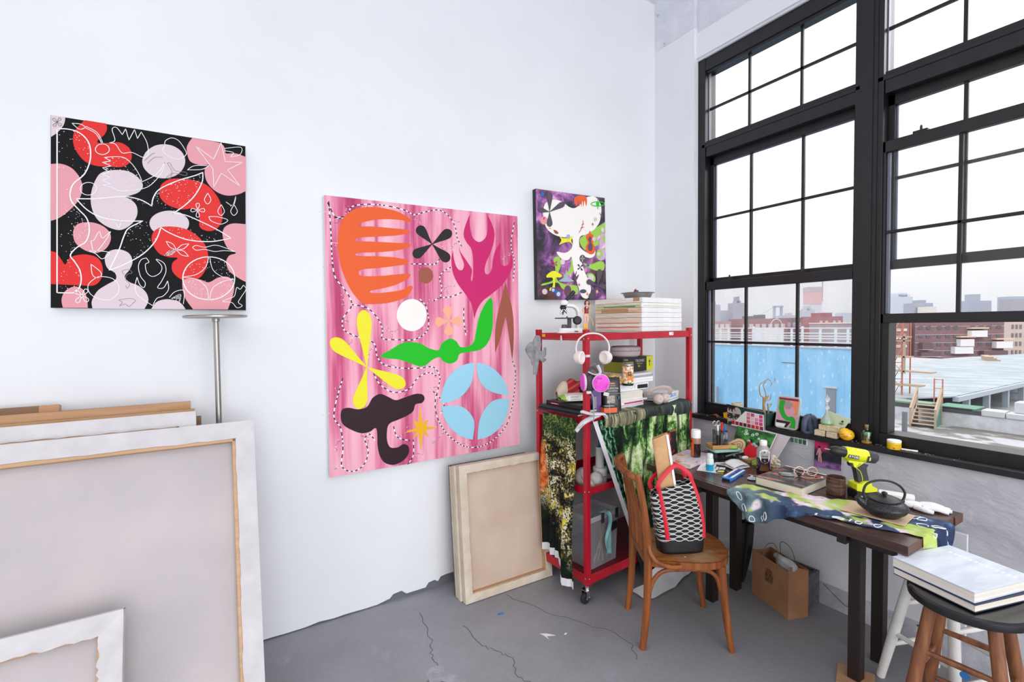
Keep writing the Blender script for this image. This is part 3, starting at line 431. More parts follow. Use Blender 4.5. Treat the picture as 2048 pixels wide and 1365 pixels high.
LINES1=[
('W',[-3577,2442,-3577,2442,-3598,1766,-3598,1766,-3572,1766,-3539,1771,-3522,1810,-3523,1859,-3540,1899,-3552,1923,-3533,1955,-3501,1985,-3488,2035,-3495,2083,-3518,2115,-3540,2147,-3545,2180,-3533,2223,-3497,2269,-3477,2328,-3475,2384,-3487,2419,-3513,2442,-3544,2447,-3577,2442]),
('w',[-3412,2388,-3414,2378,-3421,2369,-3430,2363,-3441,2361,-3450,2364,-3456,2370,-3458,2380,-3455,2390,-3449,2399,-3439,2405,-3429,2407,-3420,2404,-3414,2397,-3412,2388]),
('w',[-3437,2410,-3455,2446,-3489,2464]),
('w',[-3433,2411,-3450,2451,-3486,2470]),
('w',[-3530,2474,-3530,2474,-3501,2476,-3487,2465,-3487,2465,-3507,2454,-3530,2474,-3530,2474]),
('w',[-3412,2415,-3392,2430,-3400,2475,-3385,2486,-3366,2459,-3366,2459,-3354,2487,-3354,2487,-3344,2440,-3344,2440,-3323,2490,-3323,2490,-3314,2452,-3314,2452,-3300,2484,-3300,2484,-3281,2441,-3278,2391,-3295,2373,-3335,2388,-3369,2380,-3390,2413,-3412,2415]),
('w',[-3430,2350,-3430,2350,-3409,2338,-3409,2338,-3437,2328,-3437,2328,-3408,2317,-3408,2317,-3437,2305,-3437,2305,-3415,2289,-3415,2289,-3439,2277,-3439,2277,-3413,2268,-3413,2268,-3439,2250,-3439,2250,-3412,2240,-3412,2240,-3439,2231,-3439,2231,-3412,2226,-3374,2214,-3304,2234,-3268,2261,-3231,2318,-3219,2364,-3219,2364,-3249,2308,-3303,2265,-3303,2265,-3314,2298,-3336,2337,-3369,2362,-3430,2350,-3430,2350]),
('W',[-3527,2162,-3527,2162,-3463,2170,-3397,2186,-3352,2192,-3306,2183,-3272,2162,-3272,2162,-3264,2203,-3239,2243,-3171,2290,-3107,2322,-3075,2342,-3075,2342,-3079,2296,-3109,2231,-3149,2180,-3197,2136,-3197,2136]),
('W',[-3527,2162,-3527,2162,-3491,2118,-3444,2092,-3377,2085,-3305,2092,-3305,2092,-3356,2055,-3374,2017,-3392,1958,-3428,1867,-3428,1867,-3383,1891,-3313,1942,-3264,2005,-3241,2069,-3241,2069,-3208,2047,-3140,2022,-3050,2022,-2969,2045,-2969,2045,-3022,2079,-3087,2111,-3150,2136,-3197,2136,-3197,2136]),
('w',[-3459,2213,-3462,2201,-3470,2190,-3481,2184,-3492,2182,-3503,2186,-3510,2194,-3512,2205,-3509,2217,-3502,2227,-3491,2234,-3479,2236,-3468,2232,-3461,2224,-3459,2213]),
('W',[-2958,1853,-2963,1823,-2977,1796,-2997,1774,-3023,1757,-3052,1748,-3082,1748,-3110,1755,-3134,1770,-3152,1791,-3163,1816,-3166,1844,-3161,1872,-3149,1898,-3129,1921,-3105,1937,-3077,1947,-3047,1949,-3018,1943,-2993,1929,-2974,1908,-2962,1882,-2958,1853]),
('w',[-3164,1850,-3113,1864,-3076,1900,-3062,1950]),
('w',[-3058,1950,-3047,1890,-3008,1857,-2958,1847]),
('w',[-2958,1847,-3001,1838,-3049,1804,-3064,1747]),
('w',[-3068,1747,-3075,1804,-3113,1841,-3164,1848]),
('w',[-2998,2494,-2998,2494,-2983,2407,-2983,2407,-2911,2416,-2911,2416,-2974,2370,-2974,2370,-2924,2299,-2924,2299,-3001,2350,-3001,2350,-3033,2279,-3033,2279,-3034,2364,-3034,2364,-3100,2460,-3100,2460,-3030,2411,-3030,2411,-2998,2494,-2998,2494]),
('w',[-3298,1929,-3289,1911,-3302,1899,-3297,1863,-3277,1847,-3250,1865,-3243,1895,-3263,1925,-3235,1910,-3228,1873,-3245,1828,-3261,1798,-3239,1798,-3223,1830,-3223,1830,-3221,1791,-3241,1761,-3265,1749,-3281,1716,-3281,1716,-3307,1737,-3335,1766,-3341,1802,-3333,1842,-3333,1842,-3325,1810,-3311,1796,-3305,1818,-3321,1847,-3327,1890,-3316,1920,-3298,1929]),
('w',[-3186,1973,-3186,1973,-3200,1999,-3224,2009,-3224,2009,-3210,1983,-3186,1973]),
('w',[-3186,1973,-3186,1973,-3159,1980,-3138,2004,-3138,2004,-3165,1997,-3186,1973]),
('w',[-3186,1973,-3186,1973,-3168,1951,-3141,1946,-3141,1946,-3159,1969,-3186,1973]),
('w',[-3186,1973,-3186,1973,-3212,1967,-3232,1944,-3232,1944,-3206,1950,-3186,1973]),
('w',[-3058,2248,-3058,2248,-3046,2219,-3060,2197,-3072,2216,-3058,2248,-3058,2248]),
('w',[-3005,2201,-3005,2201,-2993,2171,-3007,2149,-3020,2168,-3005,2201,-3005,2201]),
('w',[-2952,2207,-2952,2207,-2939,2177,-2954,2155,-2967,2174,-2952,2207,-2952,2207]),
('w',[-3125,1989,-3109,1999,-3077,1993,-3037,2006,-3004,2000,-2951,1981,-2951,1981,-2998,1983,-3038,1976,-3077,1983,-3110,1977,-3125,1989]),
('w',[-3487,1890,-3487,1890,-3459,1862,-3455,1844,-3470,1833,-3484,1847,-3487,1890,-3487,1890]),
('w',[-3473,1833,-3457,1839,-3418,1832,-3397,1800,-3404,1764,-3432,1739,-3470,1745,-3496,1769,-3498,1804,-3473,1833]),
('w',[-2923,1821,-2912,1801,-2935,1760,-2946,1736,-2930,1720,-2953,1710,-2973,1735,-3011,1739,-2983,1755,-2962,1767,-2951,1808,-2937,1800,-2923,1821]),
('w',[-3216,2438,-3214,2461,-3190,2479,-3163,2470,-3139,2430,-3139,2411,-3165,2387,-3202,2393,-3225,2415,-3216,2438]),
('k',[-3209,2362,-3193,2324,-3213,2299,-3201,2294,-3188,2321,-3142,2317,-3141,2332,-3182,2333,-3199,2364,-3209,2362]),
('w',[-3135,2344,-3135,2344,-3106,2368,-3048,2377,-3048,2377,-3080,2355,-3135,2344,-3135,2344]),
('k',[-3399,1739,-3388,1729,-3397,1714,-3377,1722,-3366,1711,-3354,1722,-3342,1740,-3364,1747,-3399,1739]),
('k',[-3378,1851,-3384,1866,-3361,1874,-3350,1860,-3367,1852,-3373,1830,-3360,1809,-3369,1791,-3374,1805]),
('w',[-3219,1754,-3197,1781,-3163,1786,-3167,1725]),
('w',[-3210,1750,-3176,1770,-3183,1728]),
('w',[-3484,1990,-3474,1994,-3456,2031,-3446,2004,-3418,2035,-3447,1975,-3475,1942,-3484,1990]),
('w',[-3494,1947,-3470,1935,-3449,1915,-3426,1945,-3494,1947]),
('w',[-3057,2138,-3020,2141,-2980,2130,-3008,2108,-3047,2119,-3057,2138]),
('k',[-3292,2359,-3265,2393,-3253,2399]),
('k',[-3281,2350,-3256,2380,-3226,2385]),
('w',[-2985,2469,-2917,2487,-2920,2453,-2959,2435,-2948,2456,-2985,2458]),
('w',[-2985,2216,-2958,2203,-2944,2249,-2951,2212,-2968,2198]),
('w',[-3400,2072,-3389,2055,-3383,2077]),
('k',[-3576,2469,-3574,2464,-3571,2458,-3569,2455,-3567,2455,-3565,2457,-3563,2459,-3563,2462,-3564,2465,-3567,2466,-3571,2468,-3576,2469,-3576,2469]),
('k',[-3576,2469,-3581,2465,-3585,2460,-3588,2457,-3589,2454,-3588,2451,-3586,2450,-3584,2450,-3582,2451,-3580,2456,-3578,2462,-3576,2469,-3576,2469]),
('k',[-3576,2469,-3579,2475,-3581,2480,-3583,2483,-3585,2483,-3587,2482,-3589,2479,-3589,2476,-3588,2474,-3586,2472,-3581,2471,-3576,2469,-3576,2469]),
('k',[-3576,2469,-3572,2474,-3567,2478,-3564,2481,-3564,2485,-3564,2487,-3566,2489,-3568,2489,-3570,2487,-3572,2483,-3574,2476,-3576,2469,-3576,2469]),
('w',[-3100,2163,-3092,2161,-3083,2158,-3078,2158,-3074,2160,-3072,2165,-3072,2169,-3074,2172,-3078,2174,-3083,2172,-3091,2168,-3100,2164,-3100,2163]),
('w',[-3100,2163,-3103,2153,-3106,2143,-3107,2137,-3105,2133,-3102,2131,-3099,2131,-3095,2134,-3094,2138,-3094,2145,-3097,2154,-3099,2163,-3100,2163]),
('w',[-3100,2164,-3108,2166,-3116,2168,-3121,2169,-3124,2166,-3126,2162,-3127,2158,-3125,2155,-3121,2153,-3116,2155,-3108,2159,-3100,2163,-3100,2163]),
('w',[-3099,2163,-3097,2173,-3093,2183,-3092,2190,-3094,2194,-3097,2196,-3100,2195,-3104,2193,-3106,2188,-3105,2182,-3102,2173,-3100,2163,-3100,2163]),
('w',[-3521,1754,-3517,1745,-3513,1735,-3509,1730,-3506,1729,-3502,1731,-3500,1734,-3499,1739,-3501,1744,-3505,1747,-3513,1751,-3521,1755,-3521,1754]),
('w',[-3521,1755,-3528,1749,-3535,1743,-3540,1738,-3541,1733,-3540,1729,-3537,1726,-3534,1725,-3530,1727,-3527,1734,-3524,1744,-3521,1754,-3521,1754]),
('w',[-3521,1755,-3525,1764,-3529,1773,-3532,1779,-3535,1780,-3539,1778,-3541,1775,-3542,1770,-3541,1765,-3536,1762,-3528,1758,-3521,1754,-3521,1754]),
('w',[-3521,1754,-3513,1760,-3506,1766,-3502,1771,-3500,1776,-3502,1780,-3504,1783,-3508,1784,-3511,1782,-3514,1775,-3517,1765,-3521,1755,-3521,1754])]
LINES3=[
('g',[-581,2501,-585,2495,-596,2489,-613,2483,-634,2479,-656,2476,-676,2475,-693,2477,-704,2480,-708,2485,-704,2491,-693,2497,-676,2503,-656,2507,-634,2510,-613,2511,-596,2509,-584,2506,-581,2501]),
('g',[-645,2525,-645,2455]),
('m',[-822,2267,-801,2298,-786,2335,-786,2358]),
('m',[-806,2302,-776,2312]),
('m',[-796,2326,-776,2336]),
('m',[-705,2343,-683,2339]),
('m',[-693,2352,-696,2328]),
('m',[-834,1897,-814,1897]),
('m',[-824,1909,-822,1885]),
('n',[-629,2431,-613,2409,-619,2392]),
('m',[-822,2167,-797,2173]),
('m',[-812,2180,-807,2159])]
DASH2=[
[-2517,2278,-2510,2122,-2507,1983,-2493,1879,-2443,1810,-2410,1733,-2458,1656,-2453,1596,-2390,1559,-2295,1520,-2278,1446,-2236,1394,-2134,1370,-2028,1364,-1945,1366,-1904,1310,-1912,1244,-1935,1153,-1922,1059,-1866,958,-1765,870,-1658,841,-1546,868,-1447,948,-1403,1045,-1376,1174,-1366,1305,-1391,1379],
[-2491,2194,-2423,2213,-2399,2263,-2316,2287,-2206,2292,-2104,2280,-2045,2261,-1971,2286,-1894,2304,-1831,2278,-1788,2217,-1775,2151,-1746,2100],
[-2410,1733,-2328,1716,-2268,1655,-2244,1593,-2245,1544,-2157,1535,-2065,1533,-1997,1564,-1969,1616,-1980,1720,-2020,1771],
[-2299,1348,-2263,1284,-2188,1234,-2097,1246,-2042,1306,-1973,1334,-1925,1312],
[-2465,1334,-2501,1218,-2515,1124,-2482,1061,-2473,951,-2481,856,-2429,817,-2369,838,-2338,907,-2354,984,-2330,1011,-2294,963],
[-2076,946,-2077,855,-2118,797],
[-1363,2287,-1390,2142,-1366,2029,-1376,1899],
[-1896,1773,-1881,1840,-1894,1905,-1850,1953,-1792,1976],
[-2523,2271,-2480,2195,-2423,2213],
[-2070,1973,-1990,1978,-1921,1982,-1877,2037],
[-1737,1722,-1738,1641,-1724,1545],
[-1750,1817,-1824,1788,-1896,1780,-1938,1759],
[-1947,1221,-1878,1135,-1908,1071],
[-1501,1852,-1581,1821,-1614,1751],
[-2192,1038,-2167,971,-2089,941]]
# ================================================================== paintings on the long wall
def pts2(a,y): return [(a[i]/1000,y,a[i+1]/1000) for i in range(0,len(a),2)]
AC={k:mat('paint '+k,h,.55,spec=.3) for k,h in dict(orange='#e8602a',magenta='#c9206a',brown='#9d5644',white='#f3f0ea',green='#14bd1c',maroon='#2b101d',gold='#efb21f',charcoal='#231f21',yellow='#ece52d',peach='#f8b091',sky='#9ad3ea',palepink='#d9c9d0',pink='#e09aa4',red='#dd2a28',lime='#9ccb50',redorange='#ea5a2c',violet='#5a4c5c',greygreen='#43585c',slate='#a3b2c6',blue='#2f66b8',plum='#67465f',lilac='#cfa9d0',navy='#1c2550',green2='#1fc22a').items()}
CANVAS_EDGE=mat('white canvas edge','#dfe0e4',.8)
INK=mat('painted line navy','#2c2347',.6); CHALK=mat('painted line white','#eef1f6',.6); LINE_K=mat('painted line grey','#8a7c86',.6)
def m_streak(nt):
    f=noise(nt,coords(nt,(5,1,.45)),2.0,3,.5,.1); g=noise(nt,coords(nt,(30,1,1.2)),2,3); s=math_(nt,'ADD',f,math_(nt,'MULTIPLY',math_(nt,'SUBTRACT',g,.5),.2))
    return ramp(nt,[(.3,'#ab3561'),(.4,'#cb5681'),(.48,'#e287a5'),(.56,'#f0a9be'),(.72,'#f4bdcb')],s),None,None
STREAK=pmat('pink streaked paint',m_streak,.6,spec=.3)
def m_gal(nt):
    v=coords(nt); f=noise(nt,v,5.2,7,.62,.6); g=noise(nt,coords(nt,loc=(4,2,1)),4,5)
    c=ramp(nt,[(.36,'#15141c'),(.44,'#2b2433'),(.5,'#6d3f78'),(.56,'#a868ad'),(.63,'#e3a6d4'),(.72,'#f4e2f0')],f)
    c=mixc(nt,ramp(nt,[(.55,0.),(.7,.6)],g),c,'#8c4a3f'); s=ramp(nt,[(0,1.),(.09,0.)],voro(nt,v,62)); s=math_(nt,'MULTIPLY',s,ramp(nt,[(.5,0.),(.56,1.)],noise(nt,v,25)))
    return mixc(nt,s,c,'#f2f2f6'),None,None
GALAXY=pmat('night sky ground paint',m_gal,.5); NIGHT=nmat('black ground paint',[(.3,'#0c0b0d'),(.7,'#151315')],30,rough=.7,spec=.2)
def painting(quad,ground,art,name,label,edge=CANVAS_EDGE,extra=None):
    TL,TR,BR,BL=quad; cx=sum(q[0] for q in quad)/4; cz=sum(q[1] for q in quad)/4; m=MB().at(T(-cx,0,-cz))
    q=[(x,-.04,z) for x,z in (BL,BR,TR,TL)]; b=[(x,-.002,z) for x,_,z in q]
    m.add(q+b,[(0,1,2,3)],ground); m.add(q+b,[(7,6,5,4)]+[(i,4+i,4+(i+1)%4,(i+1)%4) for i in range(4)],edge)
    for k,(c,a) in enumerate(art):
        m.face(AC[c],smooth_pts(pts2(a,-.0404-.00006*k),5))
    if extra: extra(m)
    return solo(m,name,label,'painting',(cx,0,cz),smooth=0)
def inside(p,poly):
    r=False; n=len(poly)
    for i in range(n):
        a,b=poly[i],poly[i-1]
        if (a[2]>p[1])!=(b[2]>p[1]) and p[0]<(b[0]-a[0])*(p[1]-a[2])/(b[2]-a[2])+a[0]: r=not r
    return r
def dot(m,c,x,y,z,r): m.face(c,[(x-r,y,z-r*.8),(x+r,y,z-r),(x+r,y,z+r*.8),(x-r,y,z+r)])
def lines1(m):
    rnd=random.Random(3)
    for k,(c,a) in enumerate(LINES1):
        P=smooth_pts(pts2(a,-.0416),5,False); m.ribbon(LINE_K if c=='k' else CHALK,P,.0042 if c=='W' else .0025 if c=='w' else .0019)
        if c=='W' or k in (6,20,34):
            n=0
            for _ in range(900):
                i=rnd.randrange(len(P)); j=rnd.randrange(len(P)); t=rnd.random()**1.6; x=P[i][0]*(1-t)+P[j][0]*t; z=P[i][2]*(1-t)+P[j][2]*t
                if inside((x,z),P): dot(m,CHALK,x,-.0417,z,rnd.uniform(.0006,.0016)); n+=1
                if n>170: break
def lines2(m):
    rnd=random.Random(5)
    for a in DASH2:
        P=[Vector(p) for p in smooth_pts(pts2(a,-.0402),10,False)]; d=0; k=0; cur=[P[0]]
        for i in range(1,len(P)):
            cur.append(P[i]); d+=(P[i]-P[i-1]).length
            if d>.011:
                m.ribbon((INK,CHALK)[k%2],cur,.0062); cur=[P[i]]; d=0; k+=1
                if k%9==4:
                    t=(P[i]-P[i-1]).normalized(); s=rnd.choice((-1,1)); q=P[i].copy(); dr=Vector((t.z*s,0,-t.x*s))*.6+t*.4
                    for j in range(rnd.randint(6,13)):
                        q=q+dr*.0085; dr=(dr+Vector((rnd.uniform(-.5,.5),0,rnd.uniform(-.5,.5)))).normalized()
                        if -2.52<q.x<-1.36 and .84<q.z<2.28: dot(m,(INK,CHALK,AC['violet'],AC['slate'])[rnd.randrange(4)],q.x,-.0402,q.z,.0021)
                        if j%3==2: dot(m,(CHALK,AC['slate'])[j%2],q.x+dr.z*.012,-.0402,q.z-dr.x*.012,.0019)
def lines3(m):
    for c,a in LINES3: m.ribbon({'g':AC['green2'],'m':AC['magenta'],'n':AC['plum']}[c],smooth_pts(pts2(a,-.0435),5,False),.006 if c=='g' else .0045)
painting([(-3.595,2.494),(-2.897,2.496),(-2.915,1.698),(-3.62,1.703)],NIGHT,ART1,'hanging_painting','black painting with soft red and pink blobs under fine white line drawings',extra=lines1)
painting([(-2.540,2.308),(-1.338,2.328),(-1.337,.814),(-2.544,.803)],STREAK,ART2,'hanging_painting','large pink streaked painting with an orange comb, blue disc and green seedling shapes',extra=lines2)
painting([(-1.191,2.529),(-.575,2.546),(-.563,1.796),(-1.183,1.784)],GALAXY,ART3,'hanging_painting','small starry purple painting with a white mushroom shape, above the microscope',edge=mat('black canvas edge','#26262b',.7),extra=lines3)
# nail holes in the wall
# ================================================================== canvases seen from the back
RAW=nmat('raw canvas cloth',[(.35,'#b7b0b3'),(.65,'#c1b9bb')],3,rough=.9,bmp=.06,bscale=420,bdist=.001); RAWC=nmat('raw cream canvas',[(.3,'#c2aa98'),(.65,'#cfbbaa')],3.4,rough=.9,bmp=.06,bscale=420,bdist=.001)
FOLD=nmat('folded canvas edge',[(.3,'#c3bfc2'),(.7,'#d2cfd2')],9,rough=.88,bmp=.35,bscale=16,bdist=.012); FOLDC=nmat('folded cream canvas edge',[(.3,'#c6b6a2'),(.7,'#d8ccbd')],9,rough=.88,bmp=.4,bscale=18,bdist=.01)
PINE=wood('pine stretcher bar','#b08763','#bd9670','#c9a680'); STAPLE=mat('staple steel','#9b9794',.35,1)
def canvas_back(w,h,t,bar,label,loc,tilt,cloth,fold,wob,rz=0,group=None,name='stretched_canvas',seed=1,edge=None):
    a=R(tilt); L=thing(name,label,'canvas',(loc[0],loc[1],loc[2]+t*math.sin(a)+.001),group=group,rot=(-tilt,0,rz)); rnd=random.Random(seed)
    m=MB(); n=40
    def side(p0,p1,inn):   # one folded strip: wavy inner hem, slight pillow between the staples
        p0,p1,inn=Vector(p0),Vector(p1),Vector(inn); d=p1-p0; ln=d.length; per=ln/round(ln/.13)
        def fn(u,v):
            s=u*ln; ph=math.cos(2*PI*s/per); mit=bar*v; uu=(mit+u*(ln-2*mit))/ln
            p=p0+d*uu+inn*(bar*v+(wob*(rnd.random()-.5) if v>=1 and 0<u<1 else 0)); 
            return (p.x,-.0035-wob*.9*math.sin(PI*v)*(.6-.5*ph)*(1 if .02<u<.98 else 0),p.z)
        m.grid(fold,fn,n,6)
        k=per*.5
        while k<ln-bar*.5:
            p=p0+d*(k/ln)+inn*bar*.5
            if bar*.7<k<ln-bar*.7: m.box(STAPLE,(p.x,-.0045,p.z),(.011 if d.x else .0012,.002,.0012 if d.x else .011),RY(rnd.uniform(-14,14)))
            k+=per
    x=w/2
    side((-x,0,h),(x,0,h),(0,0,-1)); side((-x,0,0),(x,0,0),(0,0,1)); side((-x,0,0),(-x,0,h),(1,0,0)); side((x,0,0),(x,0,h),(-1,0,0))
    for lo,hi in (((-x,-.003,0),(-x+.002,t,h)),((x-.002,-.003,0),(x,t,h)),((-x,-.003,h-.002),(x,t,h)),((-x,-.003,0),(x,t,.002))): m.b2(fold,lo,hi)
    m.build('folded_canvas_border',L,smooth=60)
    b=MB(); i=bar-.004+(.010 if w>1 else 0)  # wide canvases: strip broadened to stand in for the shaded gap
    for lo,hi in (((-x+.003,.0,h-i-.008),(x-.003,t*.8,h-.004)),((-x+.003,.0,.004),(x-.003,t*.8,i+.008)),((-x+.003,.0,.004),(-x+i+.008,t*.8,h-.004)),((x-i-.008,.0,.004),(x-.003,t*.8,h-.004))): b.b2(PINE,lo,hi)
    b.build('stretcher_frame',L,bevel=.003,label='bare pine inner edge of the stretcher, widened as painted shade on wide canvases')
    c=MB(); b.X=Matrix(); c.b2(cloth,(-x+.004,t-.006,.004),(x-.004,t,h-.004)); c.build('canvas_sheet',L)
    if edge: edge(L,w,h,t)
    return L
tb=17.8
canvas_back(1.55,1.245,.04,.072,'biggest raw canvas seen from its stapled back, leaning at the far end of the wall',(-2.907-.775,-.68,0),tb,RAW,FOLD,.005,seed=2)
canvas_back(.95,.652,.035,.066,'smaller raw canvas leaning in front of the biggest one, seen from its back',(-3.337-.475,-.81,.0),19.0,RAW,FOLD,.009,seed=4)
def painted_edge(L,w,h,t):
    m=MB()
    for c,x0,x1,y0,y1 in ((AC['blue'],-.1,.66,.004,.011),(AC['sky'],-.3,.1,.004,.008),(AC['lime'],.2,.5,.024,.032),(AC['charcoal'],.44,.5,.028,.034),(AC['yellow'],.54,.67,.026,.034)): m.b2(c,(x0,y0,h+.0004),(x1,y1,h+.0012))
    m.build('painted_edge',L,label='edge with blue and green drips of paint')
canvas_back(1.4,1.30,.04,.06,'white canvas with blue paint along its top edge, behind the biggest canvas',(-3.124-.7,-.628,0),tb,RAW,FOLD,.005,seed=5,edge=painted_edge)
for k,(x,y,lab,w_) in enumerate(((-1.555,-.272,'front one of the cream canvases leaning by the red rack, back fully visible',.612),(-1.596,-.228,'middle one of the cream canvases leaning by the red rack, only its edge shows',.556),(-1.604,-.184,'cream canvas with a black top edge, closest to the wall of the leaning trio',.54))):
    def dark(L,w,h,t):
        m=MB(); m.b2(AC['charcoal'],(-w/2,.002,h+.0003),(w/2,t,h+.0015)); m.b2(AC['charcoal'],(-w/2,t*.6,0),(w/2,t+.001,h)); m.build('painted_face',L,label='black painted front and top edge')
    canvas_back(w_,.79-.01*k,.034,.048,lab,(x,y,0),5.2,RAWC,FOLDC,.004,rz=-.4,seed=10+k,edge=dark if k==2 else None)
# ---- cardboard behind them
CARD=nmat('brown cardboard',[(.3,'#a97f5d'),(.7,'#bd9673')],3,(1,1,12),.85,bmp=.1); CARD2=nmat('dark cardboard',[(.3,'#7d5f4a'),(.7,'#94725a')],3,(1,1,12),.85); FLUTE=mat('cardboard cut edge','#8a6548',.9)
def sheet(x1,w,h,y,t,label,mm,name='cardboard_sheet',flap=None):
    a=R(tb); L=thing(name,label,'cardboard',(x1-w/2,y,t*math.sin(a)+.001),rot=(-tb,0,0))
    m=MB(); m.b2(mm,(-w/2,0,0),(w/2,t,h)); m.b2(FLUTE,(-w/2,.001,h),(w/2,t-.001,h+.0012)); m.build('panel',L,bevel=.001)
    if flap: flap(L,w,h,t)
    return L
def crease(L,w,h,t):
    m=MB(); m.b2(FLUTE,(-w/2,-.0012,h-.056),(w/2,0,h-.053)); m.box(FLUTE,(-.15,-.001,h-.08),(w,.001,.002),RY(2.2)); m.build('crease',L)
sheet(-3.129,1.3,1.315,-.586,.008,'brown cardboard sheet just behind the canvas with the blue edge',CARD)
sheet(-3.146,1.3,1.346,-.561,.01,'tallest brown cardboard sheet, creased along its top, behind the leaning canvases',CARD,flap=crease)
sheet(-3.108,.5,1.272,-.534,.008,'dark cardboard strip showing at the end of the leaning stack',CARD2)
def tape(L,w,h,t):
    m=MB(); m.b2(mat('packing tape','#b9855f',.35),(w/2-.06,-.001,h-.06),(w/2+.001,t+.001,h+.0015)); m.build('tape',L)
sheet(-3.33,.13,1.338,-.515,.008,'short cardboard flap standing up behind the tallest sheet',CARD2)
sheet(-3.599,.5,1.358,-.49,.03,'flat brown cardboard box with taped corner, nearest the wall',CARD2,name='flattened_box',flap=tape)
sheet(-3.648,.4,1.332,-.525,.008,'orange-brown cardboard piece leaning against the flat taped box',mat('kraft board','#b0774a',.85))
# ---- steel stand behind them
L=thing('pedestal_stand','brushed steel pole stand with round top plate, behind the leaning canvases','stand',(-3.040,-.152,0))
m=MB(); m.lathe(STEEL,[(.0,0),(.12,0),(.125,.006),(.122,.012),(.02,.02),(.018,.03)],40); m.build('base',L)
m=MB(); m.lathe(STEEL,[(.0135,.03),(.0135,1.0),(.012,1.002),(.012,1.64),(.016,1.642),(.016,1.655)],20); m.build('pole',L)
m=MB().at(T(0,0,1.662)@RY(-.9)); m.lathe(STEEL,[(.03,-.006),(.12,-.004),(.127,0),(.127,.006),(.122,.009),(0,.009)],48); m.build('top_plate',L)
# ================================================================== red rolling rack
REDN=nmat('red enamel worn',[(.3,'#a30f24'),(.7,'#c4172f')],5,(1,1,.4),.34,spec=.5); REDD=mat('dark red tray','#6d0c18',.45)
K=thing('rolling_rack','red metal rolling rack with three open shelves','rack',(RA[0],RA[1],0),5)
def post(x,y,lab=None):
    m=MB(); m.b2(REDN,(x-.015,y-.015,.1),(x+.015,y+.015,1.582)); 
    for z in (1.53,1.06,.648,.14):
        m.lathe(CHROME,[(.0055,0),(.0045,.002),(0,.003)],8,M=T(x+.003,y-.015,z)@RX(90)); m.lathe(CHROME,[(.0055,0),(.0045,.002),(0,.003)],8,M=T(x-.015,y+.003,z)@RY(-90))
    m.build('post',K,bevel=.002,label=lab)
for x,y in ((0,0),(0,.423),(1,0),(1,.423)): post(x,y)
def shelf(z,h,name='shelf',dp=0):
    m=MB(); m.b2(REDN,(.012,-.012,z-h),(.988,-.008,z)); m.b2(REDN,(.012,.431,z-h),(.988,.435,z)); m.b2(REDN,(-.012,.012,z-h),(-.008,.411,z)); m.b2(REDN,(1.008,.012,z-h),(1.012,.411,z))
    m.b2(REDD,(-.008,-.008,z-.006-dp),(1.008,.431,z-.002-dp)); m.b2(REDN,(.012,-.012,z-h),(.988,.004,z-h+.003)); m.b2(REDN,(-.012,.012,z-h),(.006,.411,z-h+.003))
    return m.build(name,K,bevel=.0015)
for z,h,dp in ((1.56,.042,0),(1.08,.042,0),(.672,.042,.034),(.16,.055,0)): shelf(z,h,dp=dp)
for x,y in ((0,0),(0,.423),(1,0),(1,.423)):
    m=MB(); m.lathe(CHROME,[(.014,.072),(.016,.08),(.014,.1),(.012,.1)],14,(x,y,0)); m.box(CHROME,(x-.012,y-.02,.055),(.03,.003,.05),RX(8)); m.box(CHROME,(x-.012,y+.02,.055),(.03,.003,.05),RX(-8)); m.box(CHROME,(x-.012,y,.078),(.034,.042,.003)); m.box(CHROME,(x+.012,y-.012,.03),(.034,.02,.003),RY(30))
    c=m.build('caster',K); w=MB(); w.lathe(DARK,[(.012,-.013),(.026,-.013),(.031,-.008),(.031,.008),(.026,.013),(.012,.013)],22,M=T(x-.02,y,.031)@RX(90)); w.lathe(STEEL,[(.006,-.021),(.006,.021)],8,M=T(x-.02,y,.031)@RX(90)); w.build('wheel',c)
m=MB(); m.box(mat('yellow sticker','#eab91f',.5),(-.0125,.36,1.545),(.001,.03,.018)); m.box(WHITE,(.36+.42,-.0125,1.545),(.045,.001,.02)); m.box(BLACK,(.79,-.0132,1.547),(.012,.0005,.004))
m.build('sticker',K,kind='stuff')
m=MB(); m.lathe(mat('tape wrap','#d9d7d3',.6),[(.0175,0),(.0175,.014)],4,M=T(0,0,1.425)@RZ(45)@SC(1.25,1.25,1)); m.build('tape_wrap',K)
# ---- printed cloths
def m_forest(nt):
    v=coords(nt,(1,1,1)); x,y,z=sep(nt,v)
    a=noise(nt,coords(nt,(1,1,.45),(0,.25,0)),13,8,.68,1.2); b=noise(nt,v,60,6,.7); s=math_(nt,'ADD',a,math_(nt,'MULTIPLY',math_(nt,'SUBTRACT',b,.5),.45))
    glow=ramp(nt,[(.32,0.),(.6,1.)],noise(nt,coords(nt,loc=(.35,0,.1)),3.2,2)); s=math_(nt,'ADD',s,math_(nt,'MULTIPLY',math_(nt,'SUBTRACT',glow,.45),.32))
    c=ramp(nt,[(.38,'#0d1712'),(.48,'#1d3a1f'),(.56,'#3f6b34'),(.63,'#86ad60'),(.7,'#c6dca0'),(.8,'#e6efcf')],s)
    w=nt.nodes.new('ShaderNodeTexWave'); w.inputs['Scale'].default_value=1.9; w.inputs['Distortion'].default_value=5; w.inputs['Detail'].default_value=3; w.inputs['Detail Scale'].default_value=1.4; nt.links.new(coords(nt,(1.5,1,.5),(0,-.35,0)),w.inputs[0])
    c=mixc(nt,math_(nt,'MULTIPLY',ramp(nt,[(.0,1.),(.2,0.)],w.outputs['Fac']),.92),c,'#10170f')
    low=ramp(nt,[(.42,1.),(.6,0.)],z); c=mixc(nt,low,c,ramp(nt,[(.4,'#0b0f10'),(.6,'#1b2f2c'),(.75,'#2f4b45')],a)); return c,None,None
FOREST=pmat('forest printed cloth',m_forest,.85,spec=.2)
